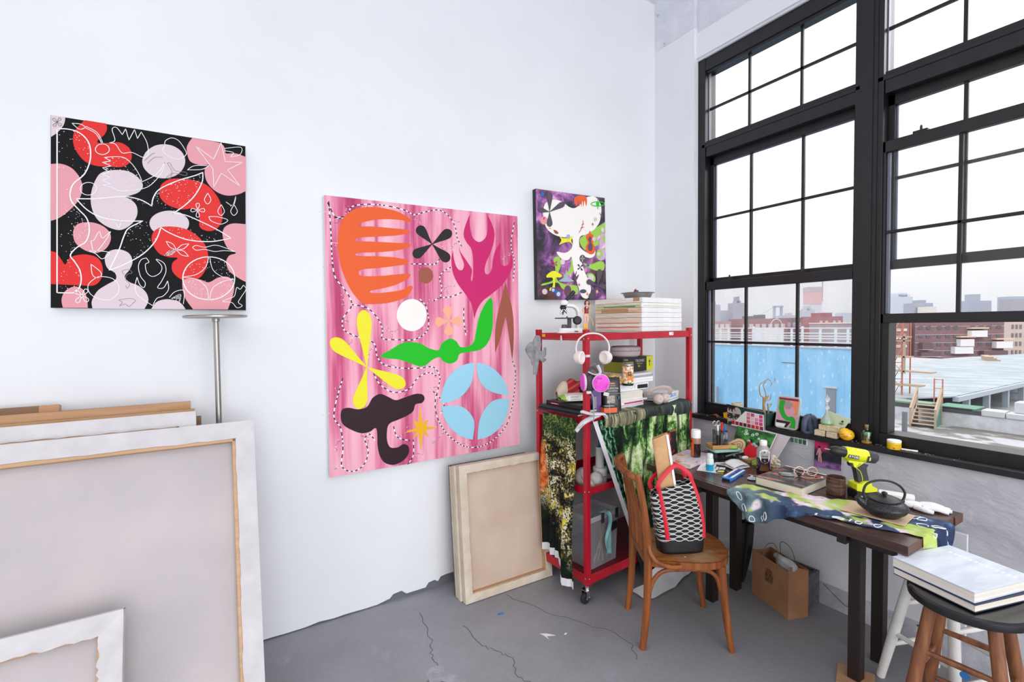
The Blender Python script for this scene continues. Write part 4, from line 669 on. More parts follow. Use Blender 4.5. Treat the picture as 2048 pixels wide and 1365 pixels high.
def m_teal(nt):
    v=coords(nt); x,y,z=sep(nt,v); w=nt.nodes.new('ShaderNodeTexWave'); w.inputs['Scale'].default_value=9; w.inputs['Distortion'].default_value=9; w.inputs['Detail'].default_value=4; w.inputs['Detail Scale'].default_value=2.5; nt.links.new(coords(nt,(1,1,.8),(0,.6,0)),w.inputs[0])
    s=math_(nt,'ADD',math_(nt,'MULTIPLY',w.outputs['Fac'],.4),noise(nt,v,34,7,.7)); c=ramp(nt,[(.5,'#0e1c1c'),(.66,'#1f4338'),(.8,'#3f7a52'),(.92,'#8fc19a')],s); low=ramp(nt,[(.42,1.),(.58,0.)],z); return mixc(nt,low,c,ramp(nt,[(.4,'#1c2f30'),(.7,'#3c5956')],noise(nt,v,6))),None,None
TEALP=pmat('dark fern printed cloth',m_teal,.85,spec=.2)
def m_reef(nt):
    v=coords(nt); x,y,z=sep(nt,v); a=noise(nt,v,11,9,.72,.8); d=voro(nt,v,85,out='Distance'); s=math_(nt,'ADD',a,math_(nt,'MULTIPLY',math_(nt,'SUBTRACT',d,.4),.28))
    c=ramp(nt,[(.4,'#0e0f12'),(.47,'#22242a'),(.53,'#4d4526'),(.58,'#8d8343'),(.62,'#d9d3b2'),(.66,'#eeeae0'),(.7,'#3c5f74')],s)
    yl=ramp(nt,[(.57,0.),(.63,1.)],noise(nt,coords(nt,loc=(2,5,1)),8,5)); c=mixc(nt,math_(nt,'MULTIPLY',yl,ramp(nt,[(.47,0.),(.55,.9)],a)),c,'#d9c41d')
    gr=ramp(nt,[(.87,0.),(.97,1.)],z); c=mixc(nt,gr,c,ramp(nt,[(.4,'#0f1a12'),(.56,'#2c4a28'),(.68,'#7d8a45')],s))
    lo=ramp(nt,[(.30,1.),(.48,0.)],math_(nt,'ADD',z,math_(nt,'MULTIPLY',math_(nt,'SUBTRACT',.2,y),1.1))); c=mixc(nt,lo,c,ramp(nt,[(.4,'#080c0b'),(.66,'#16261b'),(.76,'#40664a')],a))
    om=math_(nt,'MULTIPLY',ramp(nt,[(.29,0.),(.315,1.)],math_(nt,'ADD',y,math_(nt,'MULTIPLY',math_(nt,'SUBTRACT',noise(nt,v,9),.5),.12))),math_(nt,'MULTIPLY',ramp(nt,[(.55,0.),(.6,1.)],z),ramp(nt,[(.84,1.),(.9,0.)],z)))
    c=mixc(nt,om,c,ramp(nt,[(.35,'#8a3a18'),(.5,'#c9662f'),(.65,'#e79a5e')],noise(nt,v,26,4))); return c,None,None
REEF=pmat('coral reef printed cloth',m_reef,.85,spec=.2)
HEM=mat('white cloth hem','#d8d8dc',.9); GOLD=nmat('gathered olive cloth top',[(.35,'#2c2f26'),(.5,'#77735a'),(.62,'#a39c7c'),(.75,'#d8d2bb')],10,(9,1,.6),.8,6)
L=thing('printed_cloth','coral reef printed cloth hanging over the open side of the red rack','cloth',(RA[0],RA[1],0),5)
def left(s,t):
    v=.345-.30*s; zb=.245 if s<.55 else .245-.12*min(1,(s-.55)/.2); z=1.068+(zb-1.068)*t
    fold=.018*math.sin(s*13+t*1.3)+.01*math.sin(s*31+2*t); deep=.035*math.exp(-((s-.8)/.12)**2)*t
    return (-.038-abs(fold)*(.3+.7*t)-deep-(.02*math.sin(t*5+s*4) if t>.2 else 0)*.5, v+.018*math.sin(t*3.4)*t, z+.003*math.sin(s*9)*t)
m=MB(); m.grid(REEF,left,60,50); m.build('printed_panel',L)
m=MB(); m.grid(HEM,lambda s,t:(lambda p:(p[0]-.002,p[1]*1.0,p[2]-.045*t))(left(s,1.0)),60,4); m.build('white_hem',L)
F=thing('printed_cloth','forest printed cloth hanging down the front of the red rack to the floor','cloth',(RA[0],RA[1],0),5)
def uv(s,t,a,b,zt=1.07,zb=.02): return a,b,zt+(zb-zt)*t
def right(s,t):
    z=1.075+(.02-1.075)*t; ul=.165+.25*t; ur=.955+.055*t
    u=ul+(ur-ul)*s; w=(.012*math.sin(s*19+t*2)+.008*math.sin(s*43))*(1.1-.4*t)+.012*math.exp(-((s-.9)/.05)**2)*(1-.4*t)
    out=.012+.07*max(0,t-.75)**1.2*4
    return (u,-.03-abs(w)-out*.6*t,z)
def leftp(s,t):
    z=1.06+(.12-1.06)*t; ul=.035+.43*t*.98; ur=.205+.26*t
    return (ul+(ur-ul)*s,-.022-.012*math.sin(s*7+1)*(1-.3*t)-.012,z)
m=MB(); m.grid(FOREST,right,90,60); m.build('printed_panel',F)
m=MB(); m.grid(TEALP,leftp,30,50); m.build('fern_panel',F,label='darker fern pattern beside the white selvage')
m=MB(); m.grid(HEM,lambda s,t:(lambda p:(p[0]-.034*(1-s),p[1]-.004,p[2]))(leftp(0,t)),2,40); m.build('white_selvage',F)
m=MB()
def top(s,t):
    u=.1+.86*s; w=.004*math.sin(s*70)+.003*math.sin(s*131)
    if t<.35: return (u,.07-.1*t/.35,1.0835+.002*math.sin(s*40))
    q=(t-.35)/.65; return (u+.01*q*math.sin(s*30),-.04-.010*math.sin(PI*q)-abs(w)*(.4+q)-.004*math.sin(s*210)*q,1.083-(.07+.012*math.sin(s*9))*q)
def topm(s,t): return GOLD if s<.42 else TOPD
TOPD=nmat('gathered dark cloth top',[(.35,'#15191b'),(.55,'#2d3634'),(.72,'#53605a')],9,(9,1,.6),.8,6)
m.grid(GOLD,top,110,14,topm); m.build('gathered_top',F,label='gathered olive and black top edge folded over the shelf')
def hem(s,t):
    u=.27+.64*s; return (u+.05*t*(s-.2),-.09-.11*t-.025*math.sin(s*6),.016-.010*t+.012*abs(math.sin(s*11+2*t)))
m=MB(); m.grid(HEM,hem,50,10); m.grid(HEM,lambda s,t:(.45+.4*s,-.085-.01*t,.016+.2*(1-t)*(.25+.4*s)),20,8); m.build('white_hem',F)
POPPY=pmat('red flower print',lambda nt:(mixc(nt,ramp(nt,[(.52,0.),(.56,1.)],noise(nt,coords(nt),21,2,.4)),'#1c1216',ramp(nt,[(.3,'#a81f1f'),(.6,'#e5543f'),(.75,'#f0916f')],noise(nt,coords(nt),60))),None,None),.8)
m=MB(); m.grid(POPPY,lambda s,t:(.565+.185*s+.02*t,-.077-.01*math.sin(s*5),.905+.012*s-.155*t-.02*(1-s)*t),14,10); m.build('flower_patch',F,label='dark patch printed with red flowers')
# ---- things on the top shelf
def put(name,label,cat,u,v,z,rz=-31,group=None): return thing(name,label,cat,rk(u,v,z),rz,group)
OFF=mat('microscope white','#eceaea',.35); BLK=mat('satin black','#18181b',.38)
L=put('microscope','small white microscope with black stage standing on top of the red rack','microscope',.055,.19,1.5605)
m=MB(); m.prism(OFF,rrect(.165,.11,.04,6),0,.012); m.prism(OFF,rrect(.15,.095,.04,6),.012,.03); m.box(BLK,(.03,-.0555,.01),(.022,.002,.006)); m.build('base',L,bevel=.004)
m=MB(); m.tube(OFF,[(.046,.02,.03),(.05,.02,.08),(.052,.018,.115),(.04,.012,.148),(.012,.005,.165),(-.03,0,.168)],.0155,12,flat=(1.25,.8),sm=5); m.build('arm',L)
m=MB(); m.lathe(OFF,[(.022,0),(.026,.006),(.026,.016),(.022,.026),(.012,.033),(0,.034)],22,(-.036,0,.168)); m.lathe(BLK,[(.0235,0),(.0235,.004)],22,(-.036,0,.165)); m.build('head',L)
m=MB().at(T(-.03,0,.19)@RY(42)); m.lathe(BLK,[(.009,0),(.009,.05),(.0125,.052),(.0125,.082),(.009,.085),(0,.085)],16); m.build('eyepiece',L)
m=MB(); m.lathe(BLK,[(.012,-.014),(.02,-.006),(.02,.004),(.012,.01)],16,(-.042,-.004,.156)); tq=m.build('turret',L)
for a,b in ((-38,0),(4,8),(30,-16)):
    m=MB().at(T(-.042,-.008,.15)@RY(a)@RX(b)@RX(180)); m.lathe(CHROME,[(.0085,0),(.0085,.02),(.007,.024),(.005,.034),(.004,.04)],12); m.lathe(BLK,[(.0088,.012),(.0088,.016)],12); m.build('objective',tq)
m=MB(); m.box(BLK,(-.036,-.005,.09),(.11,.085,.007)); m.box(BLK,(-.02,-.01,.097),(.004,.05,.008)); m.box(CHROME,(-.05,-.02,.096),(.004,.03,.003)); m.build('stage',L,bevel=.001)
m=MB(); m.box(BLK,(-.004,.008,.06),(.022,.03,.06)); m.build('focus_column',L,bevel=.002)
m=MB(); m.lathe(BLK,[(.024,-.016),(.026,-.01),(.026,.012),(.018,.018),(0,.018)],22,(.041,-.015,.076),RX(90)); m.build('focus_knob',L)
m=MB(); m.lathe(mat('dark grey lamp housing','#55555a',.4),[(.018,0),(.018,.014),(.014,.022),(0,.022)],18,(-.036,-.01,.03)); m.build('lamp_housing',L)
# small painted figure
def skin(name,verts,edges,radii,m,parent,sub=2):
    me=bpy.data.meshes.new(name); me.from_pydata(verts,edges,[]); o=bpy.data.objects.new(name,me); COL.objects.link(o); o.parent=parent; me.materials.append(m)
    md=o.modifiers.new('skin','SKIN'); sv=me.skin_vertices[0].data
    for i,r in enumerate(radii): sv[i].radius=(r,r) if not isinstance(r,tuple) else r
    sv[0].use_root=True; md.use_smooth_shade=True; q=o.modifiers.new('s','SUBSURF'); q.levels=q.render_levels=sub; return o
L=put('figurine','little painted figurine in a maroon top and yellow boots on the rack corner post','figurine',.0,.0,1.583)
SKN=mat('figurine skin','#e3b49c',.45); MAR=mat('figurine maroon','#8d1530',.4); YEL=mat('figurine yellow','#eeb127',.4)
V=[(0,0,.085),(.001,0,.1),(.003,0,.113),(.004,0,.126),(.005,-.001,.135),(.006,-.002,.143),(.006,-.002,.158), (-.012,0,.125),(-.02,-.002,.112),(-.016,-.008,.1), (.016,0,.126),(.024,-.006,.118),(.022,-.009,.135), (-.007,0,.078),(-.006,-.002,.052),(-.008,0,.028),(-.008,-.001,.006),(-.012,-.007,.003), (.008,0,.078),(.01,-.006,.055),(.003,-.002,.03),(.002,-.001,.006),(.004,-.008,.003)]
E_=[(0,1),(1,2),(2,3),(3,4),(4,5),(5,6),(3,7),(7,8),(8,9),(3,10),(10,11),(11,12),(0,13),(13,14),(14,15),(15,16),(16,17),(0,18),(18,19),(19,20),(20,21),(21,22)]
skin('body',V,E_,[(.011,.008),(.009,.007),(.011,.008),(.011,.007),.0045,.008,.0085,.0045,.0038,.0035,.0045,.0038,.0035,.0075,.0058,.005,.004,.003,.0075,.0058,.005,.004,.003],SKN,L)
m=MB(); m.lathe(MAR,[(.0125,0),(.0105,.014),(.0128,.028),(.012,.037),(.007,.042)],14,(.0025,-.001,.09),SC(1.05,.8,1)); m.box(WHITE,(.004,-.0105,.124),(.006,.002,.008)); m.build('top',L)
m=MB(); m.ell(mat('figurine hair','#5b1622',.4),(.006,.002,.157),(.0125,.0115,.0125),14); m.ell(MATS['figurine hair'],(-.005,.001,.148),(.005,.008,.011),8); m.ell(MATS['figurine hair'],(.016,.001,.148),(.005,.008,.011),8); m.build('hair',L)
m=MB(); m.ell(SKN,(.006,-.0045,.152),(.0085,.008,.0095),14); m.ell(BLK,(.003,-.0122,.153),(.0012,.0006,.0014),6); m.ell(BLK,(.009,-.0122,.153),(.0012,.0006,.0014),6); m.ell(MAR,(.006,-.0122,.147),(.0016,.0006,.0006),6); m.ell(SKN,(.006,-.0128,.150),(.001,.001,.0016),6); m.build('face',L)
for x in (-.008,.0025):
    m=MB(); m.lathe(YEL,[(.0052,0),(.0062,.022),(.0055,.026)],10,(x,-.001,.004)); m.ell(YEL,(x+.0005,-.005,.0045),(.005,.009,.0045),8); m.build('boot',L)
for x,y,z in ((-.017,-.006,.104),(.0225,-.008,.13)):
    m=MB(); m.ell(YEL,(x,y,z),(.005,.005,.007),8); m.build('glove',L)
m=MB(); m.tube(YEL,[(.0225,-.008,.13),(.02,-.012,.115),(.014,-.012,.085),(.022,-.012,.066),(.035,-.012,.05),(.038,-.012,.02)],.0014,6,sm=5); m.build('cord',L)
# seven paint-edged canvases
EDG=[nmat(f'canvas edge {i}',s,6,(1,1,18),.85,5) for i,s in enumerate(([(.3,'#d3b898'),(.5,'#e2d6c8'),(.7,'#eae4dc')],[(.35,'#cf8f7c'),(.42,'#e6dbd0'),(.7,'#ece6df')],[(.4,'#d8c4ad'),(.7,'#e7ddd2')],[(.4,'#d9c6b1'),(.7,'#e8dfd4')],[(.35,'#b98a5a'),(.48,'#dcc3a3'),(.7,'#e6d8c8')],[(.33,'#4d6f3c'),(.42,'#d9cdbd'),(.7,'#ece8e3')],[(.3,'#d9cbbb'),(.5,'#eae5df'),(.8,'#f2efeb')]))]
WF=nmat('white canvas side',[(.3,'#dddcdd'),(.7,'#efeeee')],14,rough=.85)
heights=[.031,.026,.033,.032,.032,.031,.033]; z=1.5612; wls=['bottom','second from the bottom','third from the bottom','middle','third from the top','second from the top','topmost']
extra=['bottom canvas of the stack on the red rack, reddish smears on its edge','canvas with an orange drip line, second from the bottom of the rack-top stack','plain cream canvas, third from the bottom of the rack-top stack','plain cream canvas in the very middle of the rack-top stack','tan stained canvas, third from the top of the rack-top stack','canvas with a green band along its edge, second from the top of the rack-top stack','topmost white canvas of the rack-top stack, under the metal pie tin']
for i,h in enumerate(heights):
    L=thing('small_canvas',extra[i],'canvas',rk(.745+random.uniform(-.004,.004),.235,z),5+random.uniform(-.8,.8),'canvases stacked on the red rack')
    w,d=.43,.405; m=MB(); m.b2(EDG[i],(-w/2+.001,-d/2+.003,.001),(w/2-.003,d/2,h-.001)); m.b2(WF,(-w/2+.0025,-d/2,.0005),(w/2,-d/2+.003,h-.0005)); m.b2(FOLD,(-w/2+.002,-d/2+.003,h-.001),(w/2-.003,d/2,h)); m.build('wrapped_canvas',L,bevel=.0025)
    p=MB()
    if i==5: p.b2(AC['lime'],(-w/2-.0002,-d/2+.01,.008),(-w/2+.001,d/2-.01,.016)); p.b2(mat('dried green paint','#44653a',.8),(-w/2-.0004,-d/2+.05,.006),(-w/2+.001,d/2-.08,.011)); p.b2(AC['lime'],(-w/2+.02,-d/2-.0004,.0095),(w/2-.02,-d/2+.001,.0125))
    elif i in (0,1): p.b2(AC['redorange'],(-w/2-.0002,-d/2+.02,h-.006),(-w/2+.001,d/2-.02,h-.002))
    elif i==6: p.b2(mat('tan drip','#b78d5e',.8),(-w/2-.0003,-d/2+.02,h*.3),(-w/2+.001,-d/2+.07,h-.001)); p.b2(MATS['tan drip'],(-w/2+.001,-d/2+.01,h-.0005),(-w/2+.06,-d/2+.05,h+.0004))
    elif i==4: p.b2(MATS.get('tan drip') or mat('tan drip','#b78d5e',.8),(-w/2-.0003,-d/2+.11,.004),(-w/2+.001,d/2-.06,h-.004))
    if p.v: p.build('paint_smear',L)
    z+=h+.0006
ZT=z
L=thing('paper_sheet','thin painted sheet lying under the stack of canvases','paper',rk(.43,.17,1.5602),5); m=MB(); m.b2(PAPER,(-.09,-.14,0),(.09,.14,.001)); m.b2(AC['slate'],(-.06,-.1,.0008),(.03,.05,.0012)); m.build('sheet',L)
L=thing('pie_tin','round metal pie tin on top of the rack-top stack of canvases','pan',rk(.70,.2,ZT+.0008),5)
m=MB(); m.lathe(STEEL,[(0,0),(.083,0),(.099,.036),(.112,.038),(.113,.041),(.099,.04),(.082,.003),(0,.003)],44); m.build('dish',L)
L=thing('carved_seed','dark reddish brown carved lump standing in the pie tin','ornament',rk(.685,.2,ZT+.0045),5)
m=MB(); m.ell(nmat('dark reddish wood',[(.35,'#3b1d20'),(.65,'#6e3f41')],40,rough=.5,bmp=.3),(0,0,.032),(.02,.018,.034),14); m.ell(mat('pale cap','#d8cfcd',.6),(.002,-.006,.058),(.012,.01,.01),10); m.build('lump',L)
# ---- hung on the posts
GLV=nmat('grey work glove',[(.3,'#808084'),(.7,'#a5a5a9')],30,rough=.9,bmp=.3)
L=put('work_glove','pair of grey fabric gloves hung on the back corner post of the rack','glove',-.03,.40,1.30)
m=MB()
for pts,r in (([(.0,-.03,.245),(-.006,-.035,.2),(-.004,-.034,.15)],[.014,.03,.022]),([(-.03,-.03,.2),(-.05,-.034,.16),(-.03,-.034,.1)],[.014,.032,.018]),([(.0,-.034,.16),(-.012,-.04,.08),(-.02,-.036,.0)],[.018,.018,.013]),([(.0,-.034,.15),(.035,-.034,.12),(.045,-.034,.17)],[.016,.014,.007]),([(.005,-.034,.13),(.03,-.036,.09),(.048,-.034,.1)],[.016,.013,.008]),([(-.03,-.034,.12),(-.03,-.04,.07),(-.012,-.036,.05)],[.016,.012,.008])): m.tube(GLV,pts,r,12,flat=(.5,1),sm=5)
m.build('glove_fabric',L); m=MB(); m.box(MATS['grey work glove'],(-.004,-.044,.225),(.022,.002,.02)); m.box(BLK,(-.002,-.0455,.215),(.014,.001,.004)); m.build('cuff_label',L)
PINKW=mat('pale headphone plastic','#efe7e5',.35); PADW=mat('pale headphone pad','#e6dcda',.6)
def headphones(L,W=.088,lay=False):
    m=MB(); m.tube(PINKW,[(-W,0,.0),(-W*1.06,0,.035),(-W*.9,0,.075),(-W*.5,0,.105),(0,0,.113),(W*.5,0,.105),(W*.9,0,.075),(W*1.06,0,.035),(W,0,0)],.0085,10,flat=(1.5,.6),sm=6); m.build('headband',L)
    for s in (-1,1):
        M=T(s*(W-.008),0,-.022)@RZ(s*38)@RY(90*s)
        m=MB().at(M); m.lathe(PINKW,[(.0,.022),(.022,.022),(.027,.016),(.035,.004),(.036,-.004)],26); m.lathe(CHROME,[(.0225,.0222),(.024,.0222)],26,cap=False); c=m.build('ear_cup',L)
        m=MB().at(M); m.lathe(PADW,[(.036,-.004),(.0385,-.012),(.037,-.024),(.028,-.028),(.018,-.024)],26); m.build('ear_pad',c)
L=put('headphones','pale wireless headphones hung over the front corner post of the rack','headphones',-.003,-.052,1.448); headphones(L)
m=MB(); m.text(mat('dark print','#3a3a3d',.6),'l',.014,T(-.096,-.028,-.02)@RZ(-20)@RX(90)); m.build('printed_mark',L)
MASK=mat('dark grey mask rubber','#4b4346',.6); FPINK=pmat('pink filter disc',lambda nt:(ramp(nt,[(.3,'#dc2fc0'),(.7,'#f05ad8')],noise(nt,coords(nt),30)),None,None),.55); STRAP=mat('grey elastic strap','#9a9b9c',.8); CLIP=mat('pale grey strap clip','#cfd0d2',.5)
L=put('respirator_mask','dark respirator mask with two pink filter discs hung on the front rack post','mask',-.012,-.085,1.29)
m=MB(); m.ell(MASK,(-.03,0,.0),(.042,.035,.05),18); m.tube(MASK,[(-.055,-.01,.04),(-.02,-.012,.085),(.02,-.01,.045)],.007,8,sm=5); m.build('facepiece',L)
for x,y,a in ((.02,-.046,8),(-.068,.004,-84)):
    M=T(x,y,.0)@RZ(a)@RX(90)
    m=MB().at(M); m.lathe(FPINK,[(.0,.012),(.03,.0125),(.045,.009),(.047,.0),(.045,-.006)],30); c=m.build('filter_disc',L)
    m=MB().at(M); m.lathe(mat('filter rim','#d9c7d6',.4),[(.0465,-.008),(.0495,-.004),(.049,.003),(.046,.004)],30,cap=False); 
    if x>0:
        pm=mat('filter print','#5a1f55',.6); m.text(pm,'P100',.014,T(-.012,.026,.0128)); m.text(pm,'3M',.012,T(-.028,.008,.0128)@RZ(70)); m.text(pm,'2091',.010,T(.028,-.012,.0125)@RZ(60)); m.lathe(mat('filter hub','#d646c4',.5),[(.011,.0125),(.012,.0135),(.0,.0137)],16)
    m.build('filter_rim',c)
m=MB(); m.tube(CLIP,[(-.045,-.02,.06),(-.01,-.03,.045),(.02,-.02,.055),(.008,-.012,.095)],.0075,8,flat=(1.4,.5),sm=5); m.build('head_cradle',L)
m=MB()
for p in ([(-.03,.0,.055),(-.022,.012,.085),(-.005,.02,.1),(.01,.03,.09)],[(-.04,-.01,-.045),(-.02,-.03,-.08),(-.018,-.03,-.2),(-.03,-.025,-.21)],[(.04,-.02,-.05),(.065,-.03,-.08),(.07,-.03,-.16),(.075,-.03,-.19)],[(.03,.0,.09),(.02,.01,.05)]): m.tube(STRAP,p,.0045,6,flat=(1.2,.35),sm=4)
m.build('strap',L)
m=MB(); m.box(CLIP,(-.045,-.036,-.052),(.026,.012,.014)); m.box(CLIP,(.05,-.036,-.062),(.03,.01,.02),RY(12)); m.build('buckle',L,bevel=.002,kind='stuff')
L=put('price_tag','small clear clip tag hanging from a thread on the side rail of the rack','tag',-.013,.19,1.50,5)
m=MB(); m.ell(mat('clear tag','#d9c9cf',.3),(-.006,0,.022),(.003,.009,.028),10); m.build('tag_body',L); m=MB(); m.tube(STRAP,[(-.004,-.2,.022),(-.004,.0,.027),(-.004,.2,.022)],.0006,5,sm=4); m.build('thread',L)
# ---- second shelf
ZS=1.0808
def book(name,label,cat,loc,rz,w,d,h,cover,pages=None,spine='x',parts=True,group=None,rot=None,extra=None):
    """closed book lying flat: w along x, d along y; the spine on the side named"""
    L=thing(name,label,cat,loc,rz,group,rot); t=min(.003,h*.12); m=MB(); e=.0025
    m.b2(cover,(-w/2,-d/2,0),(w/2,d/2,t)); m.b2(cover,(-w/2,-d/2,h-t),(w/2,d/2,h))
    if spine=='x': m.b2(cover,(-w/2,-d/2,0),(-w/2+t,d/2,h)); pl=((-w/2+t,-d/2+e,t),(w/2-e,d/2-e,h-t))
    elif spine=='X': m.b2(cover,(w/2-t,-d/2,0),(w/2,d/2,h)); pl=((-w/2+e,-d/2+e,t),(w/2-t,d/2-e,h-t))
    elif spine=='y': m.b2(cover,(-w/2,-d/2,0),(w/2,-d/2+t,h)); pl=((-w/2+e,-d/2+t,t),(w/2-e,d/2-e,h-t))
    else: m.b2(cover,(-w/2,d/2-t,0),(w/2,d/2,h)); pl=((-w/2+e,-d/2+e,t),(w/2-e,d/2-t,h-t))
    m.build('cover',L,bevel=.0012); p=MB(); p.b2(pages or PAGES,*pl); p.build('pages',L)
    if extra: q=MB(); extra(q,w,d,h); q.build('cover_print',L)
    return L
WB=mat('glossy white cover','#eeeeef',.35); GB=mat('pale grey cover','#d5d5da',.4); BB=mat('black cover','#19191b',.45)
def spiral(q,w,d,h):
    for i in range(22): q.lathe(STEEL,[(.0045,-.0006),(.0052,0),(.0045,.0006)],10,M=T(-w/2+.006,-d/2+.02+i*(d-.04)/21,h/2)@RX(90),cap=False)
z=ZS
for i,(lab,c,h) in enumerate((('black spiral notebook lying lowest at the open end of the middle shelf',BB,.012),('white-edged black sketchbook resting on the spiral notebook',mat('white trimmed black cover','#2a2a2c',.4),.016))):
    book('notebook',lab,'notebook',rk(.075+.012*i,.215,z),5+2*i,.22,.36,h,c,spine='x',extra=spiral if i==0 else None); z+=h+.0006
L=book('sketchbook','black boxed book with red lettering under the wet wipes','book',rk(.105,.215,z),6,.19,.30,.024,BB,BB,extra=lambda q,w,d,h:(q.b2(AC['red'],(-w/2-.0006,.03,.008),(-w/2,.11,.015)),q.b2(WHITE,(-w/2-.0007,.045,.0100),(-w/2,.1,.0125)))); z+=.0246
L=thing('wipes_packet','white and lime packet of wet wipes lying on the black boxed book','packet',rk(.10,.20,z),-20)
WPC=mat('wipes cream','#efece2',.4); WP=nmat('wipes packet print',[(.46,'#f0eee6'),(.52,'#e9ebd6'),(.56,'#bdd23a'),(.7,'#aac62a')],4.2,rough=.4)
m=MB()
def pk(s,t):
    a=2*PI*t; e=min(1,6*min(s,1-s)); return ((s-.5)*.2,.05*math.cos(a)*(.8+.2*e),.026+.024*math.sin(a)*(.25+.75*e)*(1 if abs(math.sin(a))<.9 else .95))
m.grid(WP,pk,20,18,lambda s,t:AC['lime'] if abs(s-.5)>.37 else WPC); m.build('packet_body',L)
m=MB(); gp=mat('green lettering','#5a7b3a',.6); M=T(-.01,-.0515,.03)@RX(83); m.box(mat('packet label','#f3f1ec',.5),(-.01,-.048,.03),(.1,.006,.034)); m.text(mat('grey lettering','#5b5b58',.6),'HONEST',.017,M@T(0,.007,.001)); m.text(gp,'plant-based wipes',.0085,M@T(0,-.007,.001)); m.build('lettering',L)
m=MB(); m.prism(mat('packet lid','#dcc9c4',.45),rrect(.1,.05,.02),.048,.053); m.build('lid',L)
L=thing('folded_cloth','crumpled red and cream striped cloth behind the respirator','cloth',rk(.21,.32,ZS+.012),-20)
RS_=pmat('red striped knit',lambda nt:(mixc(nt,ramp(nt,[(.5,0.),(.55,1.)],math_(nt,'SINE',math_(nt,'MULTIPLY',sep(nt,coords(nt,rot=(0,.5,0)))[2],180))),'#a9222f','#c9574f'),None,None),.9)
m=MB(); m.grid(RS_,lambda s,t:((s-.5)*.2,.06*math.cos(PI*t)+.01*math.sin(s*9),.0+.16*math.sin(PI*t)*(.55+.45*math.sin(PI*s))+.012*math.sin(s*14+t*6)),22,16); m.build('red_fold',L,solid=.006)
m=MB(); m.grid(mat('cream knit','#e3d6bf',.95),lambda s,t:(-.12+s*.1,.05*math.cos(PI*t),.15*math.sin(PI*t)*math.sin(PI*(.2+.6*s))),14,12); m.build('cream_fold',L,solid=.006)
L=thing('bottle_box','purple cosmetics carton between the rack post and the black tea pouch','carton',rk(.135,.055,ZS),-25)
PU=nmat('purple carton print',[(.35,'#51307a'),(.6,'#6f3f9c'),(.8,'#b99ad0')],12,rough=.4); m=MB(); m.b2(PU,(-.026,-.02,.0),(.026,.02,.15)); m.b2(mat('grey label','#8d8c90',.5),(-.022,-.0206,.03),(-.002,-.02,.1)); m.build('carton',L,bevel=.001); m=MB(); m.lathe(GB,[(.012,.15),(.012,.175),(.008,.178),(0,.178)],14,(-.004,0,0)); m.build('cap',L)
L=thing('blade_box','small orange and black box on the front edge of the middle shelf','box',rk(.175,-.012,ZS+.004),-18)
OR=mat('orange carton','#e8652b',.45); m=MB(); m.b2(OR,(-.045,-.03,0),(.045,.03,.042)); m.b2(BB,(-.0455,-.0305,0),(.0455,.0305,.007)); m.b2(BB,(-.0455,-.0305,.036),(.0455,.0305,.0425)); m.b2(BB,(.038,-.0306,0),(.0456,.03,.042)); m.build('box_body',L); m=MB(); m.b2(GB,(-.03,-.02,.0428),(.03,.015,.0436)); m.b2(OR,(-.04,-.0308,.018),(.036,-.0305,.02)); m.build('label_print',L)
L=thing('tea_pouch','tapered black pouch of kukicha tea with a small window picture','pouch',rk(.247,.035,ZS+.003),-24)
POU=nmat('black foil pouch',[(.3,'#121213'),(.7,'#242325')],12,rough=.35,bmp=.25,bdist=.004)
m=MB()
def pouch(s,t):
    a=2*PI*s; w=.06-.008*t; d=.033*(1-t)**.6+.0015; c,n=math.cos(a),math.sin(a); e=.6
    return (w*abs(c)**e*(1 if c>0 else -1),d*abs(n)**e*(1 if n>0 else -1),.205*t)
m.grid(POU,pouch,36,16); m.face(POU,[pouch(i/36,0) for i in range(36)]); m.build('pouch_body',L)
m=MB(); M=T(0,-.0258,.14)@RX(82.5); wt=mat('pouch white print','#e6e2da',.5); m.text(wt,'KUKICHA',.0165,M); m.text(wt,'ORGANIC',.0075,M@T(0,.016,.0)); m.b2(mat('pouch salmon mark','#e0876c',.5),(-.014,-.0222,.165),(.014,-.0195,.174)); m.box(wt,(0,-.0285,.125),(.06,.0006,.0022),RX(-7)); m.box(mat('pouch grey print','#77757a',.6),(0,-.0305,.11),(.085,.0006,.004),RX(-7)); m.box(nmat('tea leaf picture',[(.35,'#7d7369'),(.6,'#c2b6a6'),(.8,'#e0d8cc')],60,rough=.6),(-.014,-.0336,.075),(.05,.0006,.045),RX(-5)); m.box(mat('pouch blue mark','#3b6a8f',.6),(.036,-.0334,.085),(.008,.0006,.018),RX(-5)); m.build('pouch_print',L)
L=thing('grey_pouch','dusty rose zip pouch behind the respirator','pouch',rk(.27,.22,ZS+.13),-20); m=MB(); m.ell(mat('rose fabric','#8c5560',.85),(0,0,.05),(.07,.03,.045),16); m.tube(mat('rose fold','#a9727c',.85),[(-.06,-.02,.08),(0,-.03,.09),(.06,-.02,.07)],.006,8,sm=4); m.build('pouch_fabric',L)
L=thing('storage_tin','plain dark tin under the rose pouch','tin',rk(.27,.235,ZS),5); m=MB(); m.b2(mat('dark tin','#2d2a2e',.4,.6),(-.07,-.05,0),(.07,.05,.125)); m.b2(MATS['dark tin'],(-.072,-.052,.1),(.072,.052,.13)); m.build('tin_body',L,bevel=.003)
